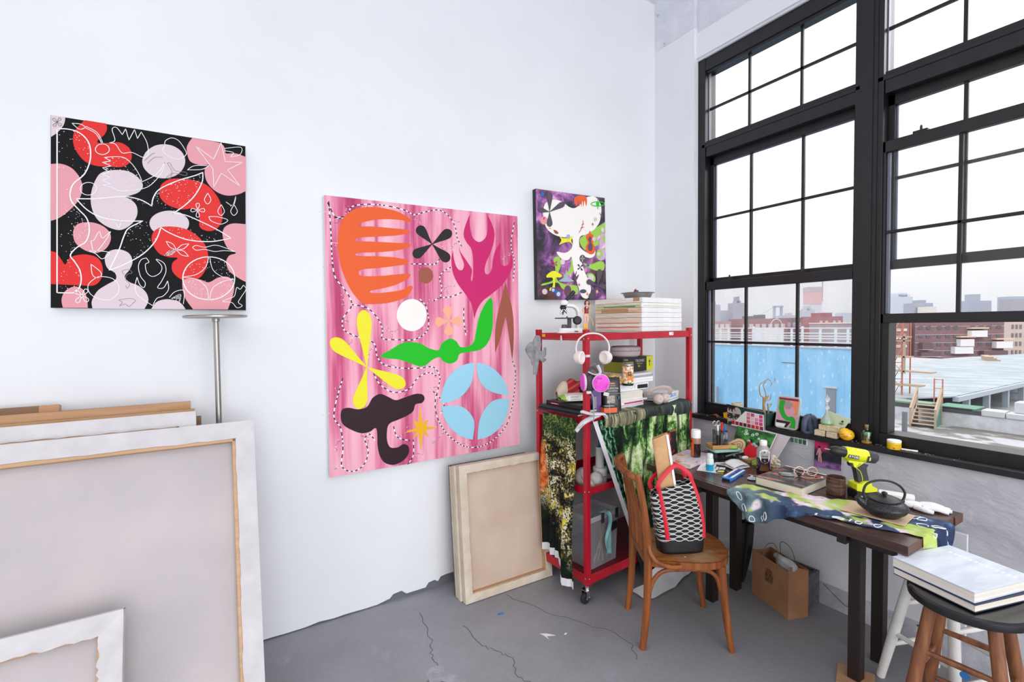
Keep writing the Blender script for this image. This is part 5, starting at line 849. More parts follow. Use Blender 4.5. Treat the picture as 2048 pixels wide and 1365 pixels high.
# stack of white books and boxes
z=ZS; spec=[('pale book at the bottom of the white stack on the middle shelf',.23,.2,.018,GB,.455,0),('white book with a pink spine stripe in the white stack',.235,.2,.02,WB,.455,1.5),('thin white magazine just above the pink striped book',.26,.21,.008,WB,.47,-2),('thick white binder in the middle of the white stack',.225,.22,.052,WB,.45,0),('white box with round grey print in the white stack',.3,.2,.046,WB,.495,-1),('white lidded box just under the grey laptop shape',.24,.22,.034,WB,.565,2),('pale grey rounded hard drive case topping the white stack',.25,.2,.026,GB,.58,2)]
for i,(lab,w,d,h,c,u,a) in enumerate(spec):
    def ex(q,w,d,h,i=i):
        if i==1: q.b2(AC['magenta'],(-w/2+.04,-d/2-.0006,.006),(w/2-.01,-d/2,.015))
        if i==4:
            q.b2(BB,(.04,-d/2-.0006,.009),(.14,-d/2,.034)); q.lathe(mat('pale grey print','#b9bcc4',.5),[(.011,0),(.013,.0004)],18,M=T(-.02,-d/2-.0003,.024)@RX(90),cap=False); q.text(MATS['pale grey print'],'LO',.022,T(.014,-d/2-.0004,.023)@RX(90)@RZ(90))
        if i==6: q.b2(mat('grey band','#9c9ba3',.4),(-w/2+.01,-d/2-.0006,.003),(w/2-.01,-d/2,.012)); q.b2(BB,(-w/2,-d/2-.0006,.003),(-w/2+.006,-d/2,.012))
    if i in (3,): L=book('binder',lab,'binder',rk(u,.16,z),5+a,w,d,h,c,spine='X')
    elif i in (4,5,6):
        L=thing('white_box' if i<6 else 'drive_case',lab,'box',rk(u,.17,z),5+a); m=MB()
        if i==6: m.prism(c,rrect(w,d,.03),0,h)
        else: m.b2(c,(-w/2,-d/2,0),(w/2,d/2,h*.55)); m.b2(c,(-w/2-.0015,-d/2-.0015,h*.5),(w/2+.0015,d/2+.0015,h))
        m.build('box_body',L,bevel=.003); q=MB(); ex(q,w,d+.003,h); 
        if q.v: q.build('printed_front',L)
    else: book('white_book',lab,'book',rk(u,.15,z),5+a,w,d,h,c,spine='y',extra=ex if i==1 else None)
    z+=h+.0008
zt=z
L=thing('battery_box','black and yellow carton with battery tool lettering on the white stack','box',rk(.63,.22,zt),10); YB=mat('acid yellow print','#d3d52c',.45); OLV=mat('olive yellow print','#8f9022',.5)
m=MB(); m.b2(BB,(-.175,-.075,0),(.175,.075,.098)); m.b2(OLV,(-.1765,-.0765,-.0002),(-.055,.0765,.07)); m.b2(YB,(.1,-.0765,0),(.1765,.0765,.099)); m.build('carton',L,bevel=.0015)
m=MB(); M=T(.02,-.077,.06)@RX(90); wt=mat('dull white lettering','#c9cdc9',.5); m.text(wt,'TRONIC',.026,M@T(.0,.012,0),sx=1.15); m.text(YB,'lithium battery',.0105,M@T(-.005,-.006,0)); m.text(YB,'EBC',.017,M@T(-.01,-.024,0)); m.b2(BB,(.13,-.0772,.03),(.137,-.0765,.075)); m.b2(BB,(.122,-.0772,.06),(.145,-.0765,.066)); m.text(wt,'TOOL',.016,T(-.14,-.0772,.084)@RX(90)); m.text(BB,'7',.05,T(-.07,-.0772,.04)@RX(90)); m.build('lettering',L)
L=thing('zip_pouch','round mauve zip case with a loop handle on the black and yellow carton','case',rk(.60,.225,zt+.0995),-20); GP=mat('mauve silicone','#bfb0b5',.5)
m=MB(); m.lathe(GP,[(0,0),(.078,0),(.09,.01),(.094,.034),(.094,.04)],36,M=SC(1.12,.85,1)); m.build('case_bottom',L); m=MB(); m.lathe(GP,[(.0945,.041),(.0955,.05),(.092,.064),(.08,.072),(0,.074)],36,M=SC(1.12,.85,1)); m.build('case_lid',L); m=MB(); m.lathe(mat('mauve zip','#a5959b',.6),[(.0935,.036),(.0965,.0385),(.0965,.0425),(.0935,.045)],36,M=SC(1.12,.85,1),cap=False); m.build('zip',L); m=MB(); m.tube(GP,[(-.1,0,.042),(-.13,-.006,.04),(-.155,-.01,.036)],.0065,8,flat=(2,.8),sm=4); m.build('loop_handle',L); m=MB(); m.lathe(mat('brass stud','#b59b62',.3,1),[(.006,0),(.005,.002),(0,.003)],10,M=T(0,-.081,.05)@RX(90)); m.build('stud',L)
L=thing('spice_jar','round tin with an orange, green and white label beside the loofah ball','jar',rk(.405,.04,ZS+.1455),-25)
def m_jar(nt):
    v=coords(nt); x,y,z=sep(nt,v); c=ramp(nt,[(0,'#3a7d35'),(.16,'#e98a2a'),(.62,'#f0a04a'),(.66,'#f2f0ea'),(.72,'#e76a2c'),(.86,'#e8853f'),(.9,'#7fae4a')],math_(nt,'MULTIPLY',z,7.6),'CONSTANT')
    return mixc(nt,ramp(nt,[(.5,0.),(.53,1.)],noise(nt,v,55,2)),c,'#f1ead8'),None,None
m=MB(); m.lathe(pmat('tin label',m_jar,.4),[(.0345,.012),(.0345,.122)],30,cap=False); m.build('label',L); m=MB(); m.lathe(STEEL,[(.034,.12),(.036,.124),(.036,.134),(.034,.137),(0,.137)],30); m.build('lid',L); m=MB(); m.lathe(BB,[(0,0),(.034,0),(.0352,.003),(.0352,.013),(.034,.015)],30); m.build('base_band',L)
m=MB(); m.box(mat('jar emblem green','#1e5a30',.5),(0,-.0347,.075),(.022,.003,.03)); m.lathe(AC['orange'],[(.007,0),(.0,.001)],12,M=T(0,-.0363,.078)@RX(90)); m.build('label_emblem',L)
LOO=pmat('dry coil sponge',lambda nt:(ramp(nt,[(.1,'#6d4a2a'),(.4,'#c79a60'),(.8,'#e9cb98')],voro(nt,coords(nt),85)),bump(nt,voro(nt,coords(nt),85),.9,.01),None),.9)
L=thing('loofah_ball','tan knobbly loofah ball behind the black tea pouch','loofah',rk(.322,.088,ZS+.1345),-25); m=MB(); m.ell(LOO,(0,0,.045),(.062,.05,.045),26); m.build('ball',L)
L=thing('storage_tin','low plain box under the loofah ball','box',rk(.325,.09,ZS),5); m=MB(); m.b2(WB,(-.05,-.04,0),(.01,.04,.131)); m.b2(WB,(-.052,-.042,.1),(.012,.042,.134)); m.build('box_body',L,bevel=.002)
BEI=mat('beige headphone plastic','#cdbab4',.4); BEP=mat('beige headphone pad','#bfa9a2',.6)
L=thing('headphones','beige wireless headphones lying in front of the white books','headphones',rk(.675,.01,ZS+.004),-28)
m=MB(); m.tube(BEI,[(-.065,.0,.06),(-.062,-.02,.085),(-.03,-.03,.105),(.02,-.03,.112),(.065,-.02,.1),(.075,.0,.07),(.06,.03,.05)],.0085,10,flat=(1.7,.6),sm=6); m.build('headband',L)
for x,y,zz,a,b in ((-.012,-.036,.036,8,82),(.045,.0,.04,30,70)):
    M=T(x,y,zz)@RZ(a)@RX(b); m=MB().at(M); m.lathe(BEI,[(0,.022),(.018,.022),(.026,.016),(.033,.004),(.034,-.004)],26); m.lathe(BEP,[(.0,.0225),(.008,.0225),(.009,.0235),(0,.024)],16); c=m.build('ear_cup',L); m=MB().at(M); m.lathe(BEP,[(.034,-.004),(.036,-.014),(.032,-.024),(.02,-.024)],26); m.build('ear_pad',c)
L=book('teal_book','white book with a teal edge at the far end of the middle shelf','book',rk(.845,.11,ZS+.003),20,.2,.17,.014,mat('teal edged cover','#7fd0c6',.4),WB,spine='Y')
def ib(q,w,d,h): q.text(mat('blue lettering','#2f8fd6',.45),'I/BOX',.034,T(-.01,-d/2-.0006,.025)@RX(90),sx=1.25)
L=thing('white_box','white carton with blue lettering at the far end of the middle shelf','box',rk(.842,.112,ZS+.0178),20); m=MB(); m.b2(WB,(-.1,-.085,0),(.1,.085,.045)); m.b2(WB,(-.1015,-.0865,.018),(.1015,.0865,.0465)); m.build('carton',L,bevel=.002); q=MB(); ib(q,.2,.174,.045); q.build('lettering',L)
L=thing('wrapped_strap','white fabric strap hung over the shelf corner by the front rack post','strap',rk(.0,-.03,1.0),-31); STW=mat('white strap cloth','#d9d9dd',.9)
m=MB(); m.tube(STW,[(.045,-.012,.1),(0,-.03,.085),(-.05,-.03,.055),(-.085,-.028,.012)],[.02,.022,.022,.017],12,flat=(1,.55),sm=6); m.tube(STW,[(-.05,-.01,.12),(.0,-.04,.11),(.07,-.02,.105),(.085,-.01,.085)],.014,8,flat=(1.5,.5),sm=5); m.build('strap_cloth',L); m=MB(); m.box(mat('strap print','#a5a6ab',.7),(-.058,-.052,.045),(.006,.002,.04),RY(50)); m.build('strap_print',L)
# ---- lower shelves
z3=.637
L=thing('plastic_tub','white lidded plastic tub on the lower shelf','tub',rk(.2,.085,z3),-20); m=MB(); m.lathe(nmat('white tub print',[(.45,'#e8e7e2'),(.6,'#d6d8d8')],25,rough=.45),[(0,0),(.04,0),(.042,.004),(.042,.075),(.039,.08)],30); m.build('tub_body',L); m=MB(); m.lathe(WHITE,[(.044,.078),(.044,.096),(.04,.099),(0,.099)],30); m.build('lid',L); m=MB(); m.box(mat('tub text','#5b7f96',.6),(0,-.0425,.05),(.045,.002,.004)); m.box(MATS['tub text'],(0,-.0425,.042),(.03,.002,.002)); m.build('label_print',L)
L=thing('paper_tube','white cardboard tube standing on the plastic tub','tube',rk(.197,.085,z3+.1),-20); m=MB(); m.lathe(PAPER,[(.022,0),(.026,0),(.026,.125),(.022,.125),(.022,.003),(0,.003)],22,cap=False); m.build('tube_wall',L)
L=thing('paint_brush','blue handled tool standing in the white cardboard tube','brush',rk(.196,.085,z3+.104),-20); m=MB(); m.tube(mat('blue handle','#1c6fb8',.4),[(0,0,.0),(0,0,.12),(.002,0,.16),(.003,0,.21)],[.006,.008,.011,.007],10); m.build('handle',L)
L=thing('lotion_tube','blue squeeze tube with white cap standing on the lower shelf','tube',rk(.315,.13,z3),-20); m=MB(); m.lathe(WHITE,[(0,0),(.028,0),(.03,.03),(.028,.032)],20); m.build('cap',L); m=MB(); m.grid(mat('blue tube','#3d88ac',.4),lambda s,t:(.034*math.cos(2*PI*s),.03*(1-t*.93)*math.sin(2*PI*s),.032+.2*t),24,8); m.build('tube_body',L)
L=thing('plastic_bag','crumpled white plastic bag on the corner of the lower shelf','bag',rk(.098,.09,z3),-25); BAGM=nmat('crinkled white plastic',[(.3,'#c9c4c2'),(.7,'#e6e2df')],18,rough=.4,bmp=.8,bscale=25,bdist=.02)
m=MB(); m.ell(BAGM,(-.03,.0,.055),(.05,.045,.06),16); m.ell(BAGM,(.05,-.01,.04),(.045,.03,.05),14); m.tube(BAGM,[(-.05,-.02,.1),(-.03,-.04,.07),(.02,-.045,.01)],[.006,.02,.014],8,sm=5); m.build('crumpled_plastic',L)
TUBM=mat('clear cloudy plastic','#b9bcc4',.3,alpha=.22); L=thing('storage_bin','clear plastic bin with clamped rim on the bottom shelf','bin',rk(.165,.125,.1608),8)
m=MB()
for a,b in (((-.125,-.1),(.125,-.1)),((.125,-.1),(.125,.1)),((.125,.1),(-.125,.1)),((-.125,.1),(-.125,-.1))):
    m.face(TUBM,[(a[0]*.92,a[1]*.92,.0),(b[0]*.92,b[1]*.92,.0),(b[0],b[1],.29),(a[0],a[1],.29)])
m.face(TUBM,[(-.115,-.092,0),(.115,-.092,0),(.115,.092,0),(-.115,.092,0)]); m.build('bin_body',L,smooth=0,solid=.003)
m=MB()
for lo,hi in (((-.135,-.11,.285),(.135,-.1,.315)),((-.135,.1,.285),(.135,.11,.315)),((-.135,-.1,.285),(-.125,.1,.315)),((.125,-.1,.285),(.135,.1,.315))): m.b2(mat('grey bin rim','#a9aaae',.4),lo,hi)
m.build('rim',L,bevel=.003)
for x in (-.03,.1):
    m=MB(); m.box(mat('dark clip','#2c2c2f',.5),(x,-.114,.295),(.024,.006,.06)); m.build('clamp',L,bevel=.001)
m=MB(); m.box(mat('bin black label','#17171a',.5),(.075,-.106,.215),(.075,.002,.05),RY(-8)); m.build('label',L)
for i,(a,b) in enumerate((((-.05,-.06,.006),(.02,-.07,.2)),((.0,-.05,.006),(.06,-.05,.22)),((.02,-.07,.006),(.04,-.03,.24)),((-.02,-.03,.006),(.06,-.06,.18)),((.08,-.05,.006),(.05,-.04,.21)),((.07,.0,.006),(.08,-.04,.2)))):
    o=MB().tube(mat('raw stick wood','#bd8f68',.7),[tuple(q) for q in (a,b)],.0035,6).build('stir_stick'); p=rk(.165,.125,.1608); o.location=p; o.rotation_euler=(0,0,R(8)); tag(o,'thin wooden stick in the clear bin on the bottom shelf','stick','wooden sticks in the clear bin')
L=thing('cloth_strip','pale teal cloth strip draped over the rim of the clear bin','cloth',rk(.165,.125,.1608),8); TE=nmat('pale teal cloth',[(.3,'#6fa9ab'),(.7,'#93c4c3')],20,rough=.9,bmp=.3)
m=MB(); m.grid(TE,lambda s,t:(-.005+.05*(s-.5)*(1-.35*math.sin(PI*min(1,t*1.6)))+.018*math.sin(t*7)+.02*t,-.1175-.02*math.sin(PI*t)-.006*math.sin(s*8+t*9) if t>.12 else -.08-.33*t,.323-.0*t-(.26*max(0,t-.12)/.88)),10,26); m.build('strip',L,solid=.003)
# ================================================================== work table
TW=wood('dark stained table top','#33211e','#44302b','#5a443d',(22,1.4,22),.26,1.4,.08); TWD=wood('dark stained table legs','#120a08','#1c110e','#2a1a15',(26,26,1.4),.5,1.4,.06); TEND=wood('table end grain','#4a2f22','#5d3d2c','#6d4a37',(30,6,30),.5,2)
K=thing('work_table','long dark stained plank table under the window','table',(-.507,-1.30,0))
for i,(x0,x1,y0,y1) in enumerate(((-.803,-.655,-1.966,-.658),(-.651,-.478,-1.962,-.658),(-.474,-.308,-1.958,-.658),(-.304,-.211,-1.963,-.658))):
    m=MB().at(T(.507,1.30,0)); m.b2(TW,(x0,y0,.712),(x1,y1,.75)); 
    if i==0: m.b2(TWD,(x0+.022,y0+.03,.7495),(x0+.026,y1,.7504))
    m.b2(TEND,(x0+.001,y0-.0006,.713),(x1-.001,y0+.001,.749)); m.build('top_plank',K,bevel=.003)
for x in (-.62,-.395):
    for y in (-.985,-1.722):
        m=MB().at(T(.507,1.30,0)); m.b2(TWD,(x-.026,y-.024,0 if not (x<-.6 and y<-1.5) else .008),(x+.026,y+.024,.712)); m.build('leg',K,bevel=.002)
for y in (-.985,-1.722):
    m=MB().at(T(.507,1.30,0)); m.b2(TWD,(-.77,y-.018,.66),(-.25,y+.018,.711)); m.build('cross_bar',K,bevel=.002)
m=MB().at(T(.507,1.30,0)); m.b2(TWD,(-.735,-1.9,.665),(-.705,-.7,.711)); m.b2(TEND,(-.736,-1.56,.685),(-.7345,-1.535,.697)); m.build('long_rail',K,bevel=.002)
L=thing('cardboard_shim','brown cardboard square under the foot of the near table leg','cardboard',(-.62,-1.722,.0005),22); m=MB(); m.b2(CARD,(-.075,-.07,0),(.075,.07,.006)); m.build('sheet',L)
ZB=.7504
# books and small things, from the rack end to the window end of the table
def quadbook(name,label,pts,h,cover,pages,spine,extra=None,z=ZB):
    a,b,c,d=[Vector((p[0],p[1],0)) for p in pts]; ctr=(a+b+c+d)/4; ex=((b-a)+(c-d))/2; ey=((d-a)+(c-b))/2; ang=math.degrees(math.atan2(ex.y,ex.x))
    return book(name,label,'book',(ctr.x,ctr.y,z),ang,ex.length,ey.length,h,cover,pages,spine,extra=extra)
FLO=pmat('pastel floral cover',lambda nt:(mixc(nt,ramp(nt,[(.56,0.),(.6,1.)],noise(nt,coords(nt),19,2)),ramp(nt,[(.4,'#e9ded9'),(.6,'#d9cbd8')],noise(nt,coords(nt),4)),ramp(nt,[(.35,'#d95a48'),(.5,'#e88f5e'),(.62,'#b9c7cf')],noise(nt,coords(nt,loc=(2,0,0)),9))),None,None),.4)
LIL=mat('lilac cover band','#cdb9cb',.45)
quadbook('floral_book','paperback with pastel floral cover lying under the brown bottle',[(-.722,-.885),(-.409,-.81),(-.375,-.655),(-.665,-.70)],.026,FLO,PAGES,'y',lambda q,w,d,h:(q.b2(LIL,(w*.12,-d/2-.0006,-.0002),(w/2+.0004,d/2,h+.0006)),))
def bottle(name,label,loc,parts,rz=0,n=28):
    L=thing(name,label,'bottle',loc,rz)
    for nm,mt,prof in parts:
        m=MB(); m.lathe(mt,prof,n,cap=prof[0][0]<1e-6 or prof[-1][0]<1e-6); m.build(nm,L)
    return L
AMB=mat('amber liquid','#2a1310',.15,coat=.5); AMC=mat('amber plastic','#a07a66',.3); 
L=bottle('brown_bottle','brown sauce bottle with white cap standing on the floral paperback',(-.502,-.782,.7766),[('liquid_body',AMB,[(0,0),(.026,0),(.029,.004),(.029,.085)]),('clear_shoulder',AMC,[(.029,.085),(.029,.112),(.027,.122)]),('cap',WHITE,[(.0285,.12),(.0285,.162),(.025,.17),(0,.17)])],-31)
m=MB(); m.grid(mat('orange label','#d9682b',.5),lambda s,t:(.0295*math.cos(R(150+75*s)),.0295*math.sin(R(150+75*s)),.006+.112*t),10,1); m.grid(mat('dark label print','#4a1f14',.5),lambda s,t:(.0298*math.cos(R(170+30*s)),.0298*math.sin(R(170+30*s)),.09+.016*t),5,1); m.build('label',L)
FRO=mat('frosted plastic','#dfe8e6',.35); BLU=mat('blue liquid','#1ea7d8',.2,coat=.4)
bottle('glue_bottle','small frosted bottle half full of bright blue liquid',(-.606,-.958,ZB),[('blue_liquid',BLU,[(0,0),(.02,0),(.0215,.004),(.0215,.04)]),('frosted_body',FRO,[(.0215,.04),(.0215,.066),(.018,.072)]),('cap',FRO,[(.0175,.07),(.0175,.096),(.015,.1),(0,.1)])])
L=thing('slotted_case','flat blue and white slotted plastic case near the front of the table','case',(-.584,-1.097,ZB),13.5)
BLP=mat('blue plastic','#2f80d6',.35); m=MB(); m.prism(BLP,rrect(.225,.05,.008),.0,.016); m.build('case_body',L,bevel=.002); m=MB(); m.b2(WHITE,(-.09,-.025,.0162),(.1,-.014,.0185)); m.b2(WHITE,(-.09,.012,.0162),(.1,.023,.0185)); m.build('white_rails',L,label='white rails along the case')
m=MB(); rr=random.Random(4)
for i in range(9): m.b2(mat('dark blue key','#14489b',.4),(-.078+i*.02,-.012,.0162),(-.066+i*.02,.0+rr.random()*.008,.0195))
m.build('key_block',L); m=MB(); m.b2(BB,(-.115,-.02,.0),(-.1,.02,.012)); m.build('dark_end',L)
KEY=mat('brass key','#9c8659',.3,1); L=thing('key_ring','bunch of keys on a split ring by the blue slotted case','keys',(-.52,-1.125,ZB),-20)
m=MB(); m.tube(STEEL,[(.0165*math.cos(a),.0165*math.sin(a)-.0,.004) for a in [2*PI*i/20 for i in range(20)]],.0013,6,closed=True); m.build('split_ring',L)
for a,c,l in ((-38,KEY,.05),(-62,STEEL,.055),(-20,mat('dark key','#4f4437',.4,1),.045)):
    m=MB().at(T(.012,-.006,.004+abs(a)*.00006)@RZ(a)); m.prism(c,circ(.011,14,.014,0),0,.002); m.b2(c,(.02,-.004,0),(.02+l*.7,.004,.002)); m.build('key',L)
L=thing('crystal_dish','little pile of clear crystals in front of the key ring','crystals',(-.551,-1.185,ZB),0); m=MB(); m.ell(mat('clear crystal','#dfe2e6',.15,trans=.3),(0,0,.006),(.032,.026,.007),12); 
for i in range(9): m.ell(MATS['clear crystal'],(rr.uniform(-.022,.022),rr.uniform(-.018,.018),.011),.006,6)
m.build('crystals',L,smooth=20)
L=thing('elastic_loop','black elastic loop lying beside the blue liquid bottle','elastic',(-.572,-1.012,ZB),0); m=MB()
for k in (0,1): m.tube(DARK,[(.036*math.cos(a)*(1-.08*k),.024*math.sin(a)+.003*k,.002+.003*k) for a in [2*PI*i/22 for i in range(22)]],.0017,6,closed=True)
m.build('loop',L)
L=thing('paper_note','printed leaflet with yellow edge under the clutter by the blue bottle','paper',(-.545,-.93,ZB-.0002),28); m=MB(); m.b2(PAPER,(-.1,-.07,.0003),(.1,.07,.0012)); m.b2(AC['yellow'],(-.1,-.071,.0003),(-.04,-.05,.0016)); 
for i in range(5): m.b2(mat('grey print','#8d8f93',.7),(-.02,-.04+.018*i,.0012),(.08,-.032+.018*i,.0015))
m.build('sheet',L)
L=thing('paper_folder','grey folded paper packet lying among the pens','paper',(-.42,-1.005,ZB),-6); m=MB(); m.grid(GB,lambda s,t:((s-.5)*.13,(t-.5)*.075,.012+.016*t+.012*math.sin(PI*s)),10,6); m.grid(PAPER,lambda s,t:((s-.5)*.135,(t-.5)*.08,.004+.01*t),8,4); m.build('folded_packet',L,solid=.002)
def pen(label,a,b,r,c,cap,name='pen'):
    a,b=Vector(a),Vector(b); L=thing(name,label,name,tuple(a),0); d=b-a; m=MB(); m.tube(c,[(0,0,0),tuple(d*.7)],r,10); m.build('barrel',L); m=MB(); m.tube(cap,[tuple(d*.68),tuple(d)],r*1.15,10); m.build('cap',L)
pen('black marker with a white band lying beside the clear container',(-.355,-.985,.772),(-.26,-.872,.776),.006,BB,GB,'marker'); pen('white pen leaning against the clear container',(-.33,-.87,.772),(-.19,-.925,.80),.0055,WHITE,GB)
pen('thin grey pen lying across the paper leaflet',(-.475,-.90,.759),(-.36,-.99,.765),.0045,GB,BB); pen('black pen with a red end beside the folded packet',(-.505,-.93,.757),(-.45,-1.03,.757),.0055,BB,AC['red'])
# clear container with wooden tray and a clear tool cup
L=thing('storage_container','clear lunch container with pale teal lid near the rack end of the table','container',(-.305,-.838,ZB),-22); TL_=mat('pale teal lid','#a6d7d3',.4); CL=glassy('clear container','#dfe6ea',.1,.75)
m=MB(); m.prism(CL,rrect(.17,.10,.015),0,.052); m.build('container_body',L); m=MB(); m.prism(TL_,rrect(.186,.116,.018),.05,.064); m.build('lid',L,bevel=.003); m=MB(); m.prism(mat('dark contents','#4f4a48',.8),rrect(.15,.08,.01),.003,.03); m.build('contents',L)
L=thing('wooden_tray','small shallow wooden tray on the teal lid','tray',(-.315,-.833,ZB+.0645),-26); WT=wood('light beech','#b9834a','#cb9860','#d9ad78',(3,25,25),.5)
m=MB(); m.b2(WT,(-.085,-.04,0),(.085,.04,.006)); 
for lo,hi in (((-.085,-.04,0),(.085,-.034,.026)),((-.085,.034,0),(.085,.04,.026)),((-.085,-.04,0),(-.079,.04,.026)),((.079,-.04,0),(.085,.04,.026))): m.b2(WT,lo,hi)
m.build('tray_body',L,bevel=.0015); ZC=ZB+.0645+.0065
L=thing('tool_cup','square clear acrylic cup holding scissors and pens','cup',(-.325,-.827,ZC),-28); m=MB(); ACR=glassy('clear acrylic','#eef1f4',.12,.93)
for x in (-.036,0,.036): m.box(ACR,(x,0,.055),(.002,.05,.11))
for y in (-.025,.025): m.box(ACR,(0,y,.055),(.074,.002,.11))
m.box(ACR,(0,0,.001),(.074,.05,.002)); m.build('cup_walls',L)
def stand(name,label,x,y,lean,h,c,top,n,kind):
    q=thing(name,label,kind,(-.325+x,-.827+y,ZC+.003),-28,rot=(lean[0],lean[1],-28)); m=MB(); m.tube(c,[(0,0,0),(0,0,h*.55)],.005,8); m.build('shaft',q); m=MB(); m.tube(top,[(0,0,h*.55),(0,0,h)],.0062,8); m.build(n,q); return q
q=thing('scissors','steel scissors with looped handles upright in the clear cup','scissors',(-.345,-.815,ZC+.003),-28); 
for s in (-1,1):
    m=MB(); m.box(CHROME,(s*.003,s*.001,.05),(.010,.0018,.1),RY(s*2)); m.tube(CHROME,[(s*.006,0,.1),(s*.006,0,.125),(s*.012,0,.135)],.0035,8,sm=4); m.tube(CHROME,[(s*.013+.011*math.cos(a),0,.148+.015*math.sin(a)) for a in [2*PI*i/16 for i in range(16)]],.0032,8,closed=True); m.build('blade_and_loop',q)
stand('craft_knife','white craft knife upright in the clear cup',-.012,.002,(3,-4),.14,STEEL,WHITE,'handle','knife'); stand('pen','black pen upright in the clear cup next to the scissors',.008,.006,(2,5),.15,BB,BB,'cap','pen'); stand('pen','red pen upright in the clear cup',.0,-.008,(-2,3),.155,WHITE,AC['red'],'cap','pen'); stand('pen','blue capped pen upright in the clear cup',.02,.0,(3,8),.135,WHITE,BLP,'cap','pen'); stand('tweezers','steel tweezers upright in the clear cup',.014,-.01,(-3,-2),.13,STEEL,STEEL,'grip','tweezers')
L=thing('sponge','lime green oval sponge on the lid of the clear container','sponge',(-.285,-.895,ZB+.0645),-30); m=MB(); m.ell(AC['lime'],(0,0,.01),(.026,.014,.009),14); m.build('sponge_body',L)
L=thing('wooden_cutout','small wooden ear-shaped cutout leaning behind the clear container','ornament',(-.205,-.862,ZB+.066),0,rot=(0,14,-31)); WL=mat('pale plywood','#d5b98e',.6); BR=mat('burnt line','#8a5427',.7)
m=MB(); m.prism(WL,smooth_pts([(-.055,.0),(-.045,.02),(-.02,.04),(.0,.052),(.03,.05),(.05,.03),(.052,0),(.04,-.03),(.015,-.05),(.0,-.05),(-.012,-.02)],4),0,.005,M=RX(90)); m.build('plywood',L); m=MB(); m.tube(BR,[(-.04,-.0055,.01),(-.012,-.0055,.026),(.005,-.0055,.037),(.028,-.0055,.03),(.033,-.0055,.005),(.02,-.0055,-.02)],.0016,5,sm=4); m.tube(BR,[(-.005,-.0055,.012),(.01,-.0055,.022),(.02,-.0055,.01),(.012,-.0055,-.01)],.0014,5,sm=4); m.build('burnt_line',L)
L=thing('cork_block','tan cork block lying behind the folded packet','block',(-.262,-.985,ZB),-24); m=MB(); m.b2(nmat('cork',[(.35,'#7d6145'),(.65,'#a98a66')],60,rough=.9,bmp=.3),(-.05,-.03,0),(.05,.03,.028)); m.build('cork',L,bevel=.003); m=MB(); m.ell(PAPER,(-.035,-.01,.033),(.022,.012,.012),10); m.build('paper_scrap',L)
L=thing('red_felt_shape','red onion-shaped felt piece propped against the green painting','ornament',(-.236,-.978,ZB+.034),0,rot=(-12,0,-31)); m=MB(); m.prism(mat('red felt','#bb1120',.95),smooth_pts([(0,.078),(0,.078),(.018,.06),(.036,.045),(.042,.02),(.03,-.004),(0,-.014),(-.03,-.004),(-.042,.02),(-.036,.045),(-.018,.06)],4),0,.008,M=RX(90)); m.build('felt',L); m=MB(); m.b2(GB,(-.04,.0,-.016),(.04,.006,-.006)); m.build('stand_edge',L)
# dark bottle with a white hexagon label
SYR=mat('dark purple syrup','#2c161c',.12,coat=.5); CLR=mat('clear bottle neck','#a9a6a6',.15,coat=.3)
L=bottle('syrup_bottle','dark syrup bottle with white cap and white hexagonal label',(-.384,-1.147,ZB),[('bottle_body',SYR,[(0,0),(.033,0),(.036,.004),(.036,.09)]),('clear_neck',CLR,[(.036,.09),(.036,.118),(.033,.137),(.02,.155),(.0165,.16)]),('cap',WHITE,[(.019,.158),(.0195,.182),(.017,.186),(0,.186)])],-31)
def wrapz(r,a,z): return (r*math.cos(R(a)),r*math.sin(R(a)),z)
m=MB(); m.face(mat('white hex label','#e9e6e8',.5),[wrapz(.0367,a,z) for a,z in ((-150,.09),(-150,.125),(-128,.138),(-105,.142),(-82,.138),(-58,.125),(-58,.09),(-70,.075),(-82,.067),(-105,.06),(-128,.067),(-140,.075))]); m.grid(mat('violet label strip','#8f6fb8',.5),lambda s,t:wrapz(.0366,-56+30*s,.03+.085*t),6,1)
for i in range(11): m.face(mat('gold label ray','#b57f3c',.5),[wrapz(.0368,-150+i*9-1.5,.018),wrapz(.0368,-150+i*9+2,.018),wrapz(.0368,-128+i*4.6,.06)])
lg=mat('label grey print','#6d6a76',.6); m.box(lg,(-.009,-.0362,.103),(.03,.0006,.006),RZ(-14)); m.lathe(lg,[(.006,0),(.003,.001)],12,M=T(-.012,-.0362,.126)@RX(90)); m.lathe(lg,[(.006,0),(.003,.001)],12,M=T(-.012,-.0362,.077)@RX(90)); m.build('label',L)
L=thing('dried_flower','dried white flower head on a yellow base behind the syrup bottle','flower',(-.268,-1.142,ZB),-20); DF=nmat('dried white petals',[(.35,'#b39c78'),(.5,'#dcd0b4'),(.7,'#efe8d8')],45,rough=.9,bmp=.8,bdist=.01); m=MB(); rr=random.Random(9)
for i in range(46): a=rr.random()*2*PI; t=rr.random(); m.ell(DF,(.032*math.cos(a)*math.sin(PI*(.15+.8*t)),.028*math.sin(a)*math.sin(PI*(.15+.8*t)),.012+.062*t),(.011,.011,.009),6)
m.build('petals',L); m=MB(); m.lathe(mat('yellow wax','#c9a14e',.6),[(0,0),(.026,0),(.022,.014),(0,.016)],14); m.build('base',L)
L=thing('plastic_flower','tiny lime green plastic flower lying by the cork block','flower',(-.32,-1.055,ZB),-20); m=MB()
for i in range(5): m.ell(AC['lime'],(.011*math.cos(i*1.257),.0,.022+.011*math.sin(i*1.257)),(.008,.005,.008),8)
m.ell(AC['yellow'],(0,-.004,.022),.005,8); m.tube(AC['lime'],[(0,0,.02),(.01,.003,.002)],.003,6); m.build('petals',L)
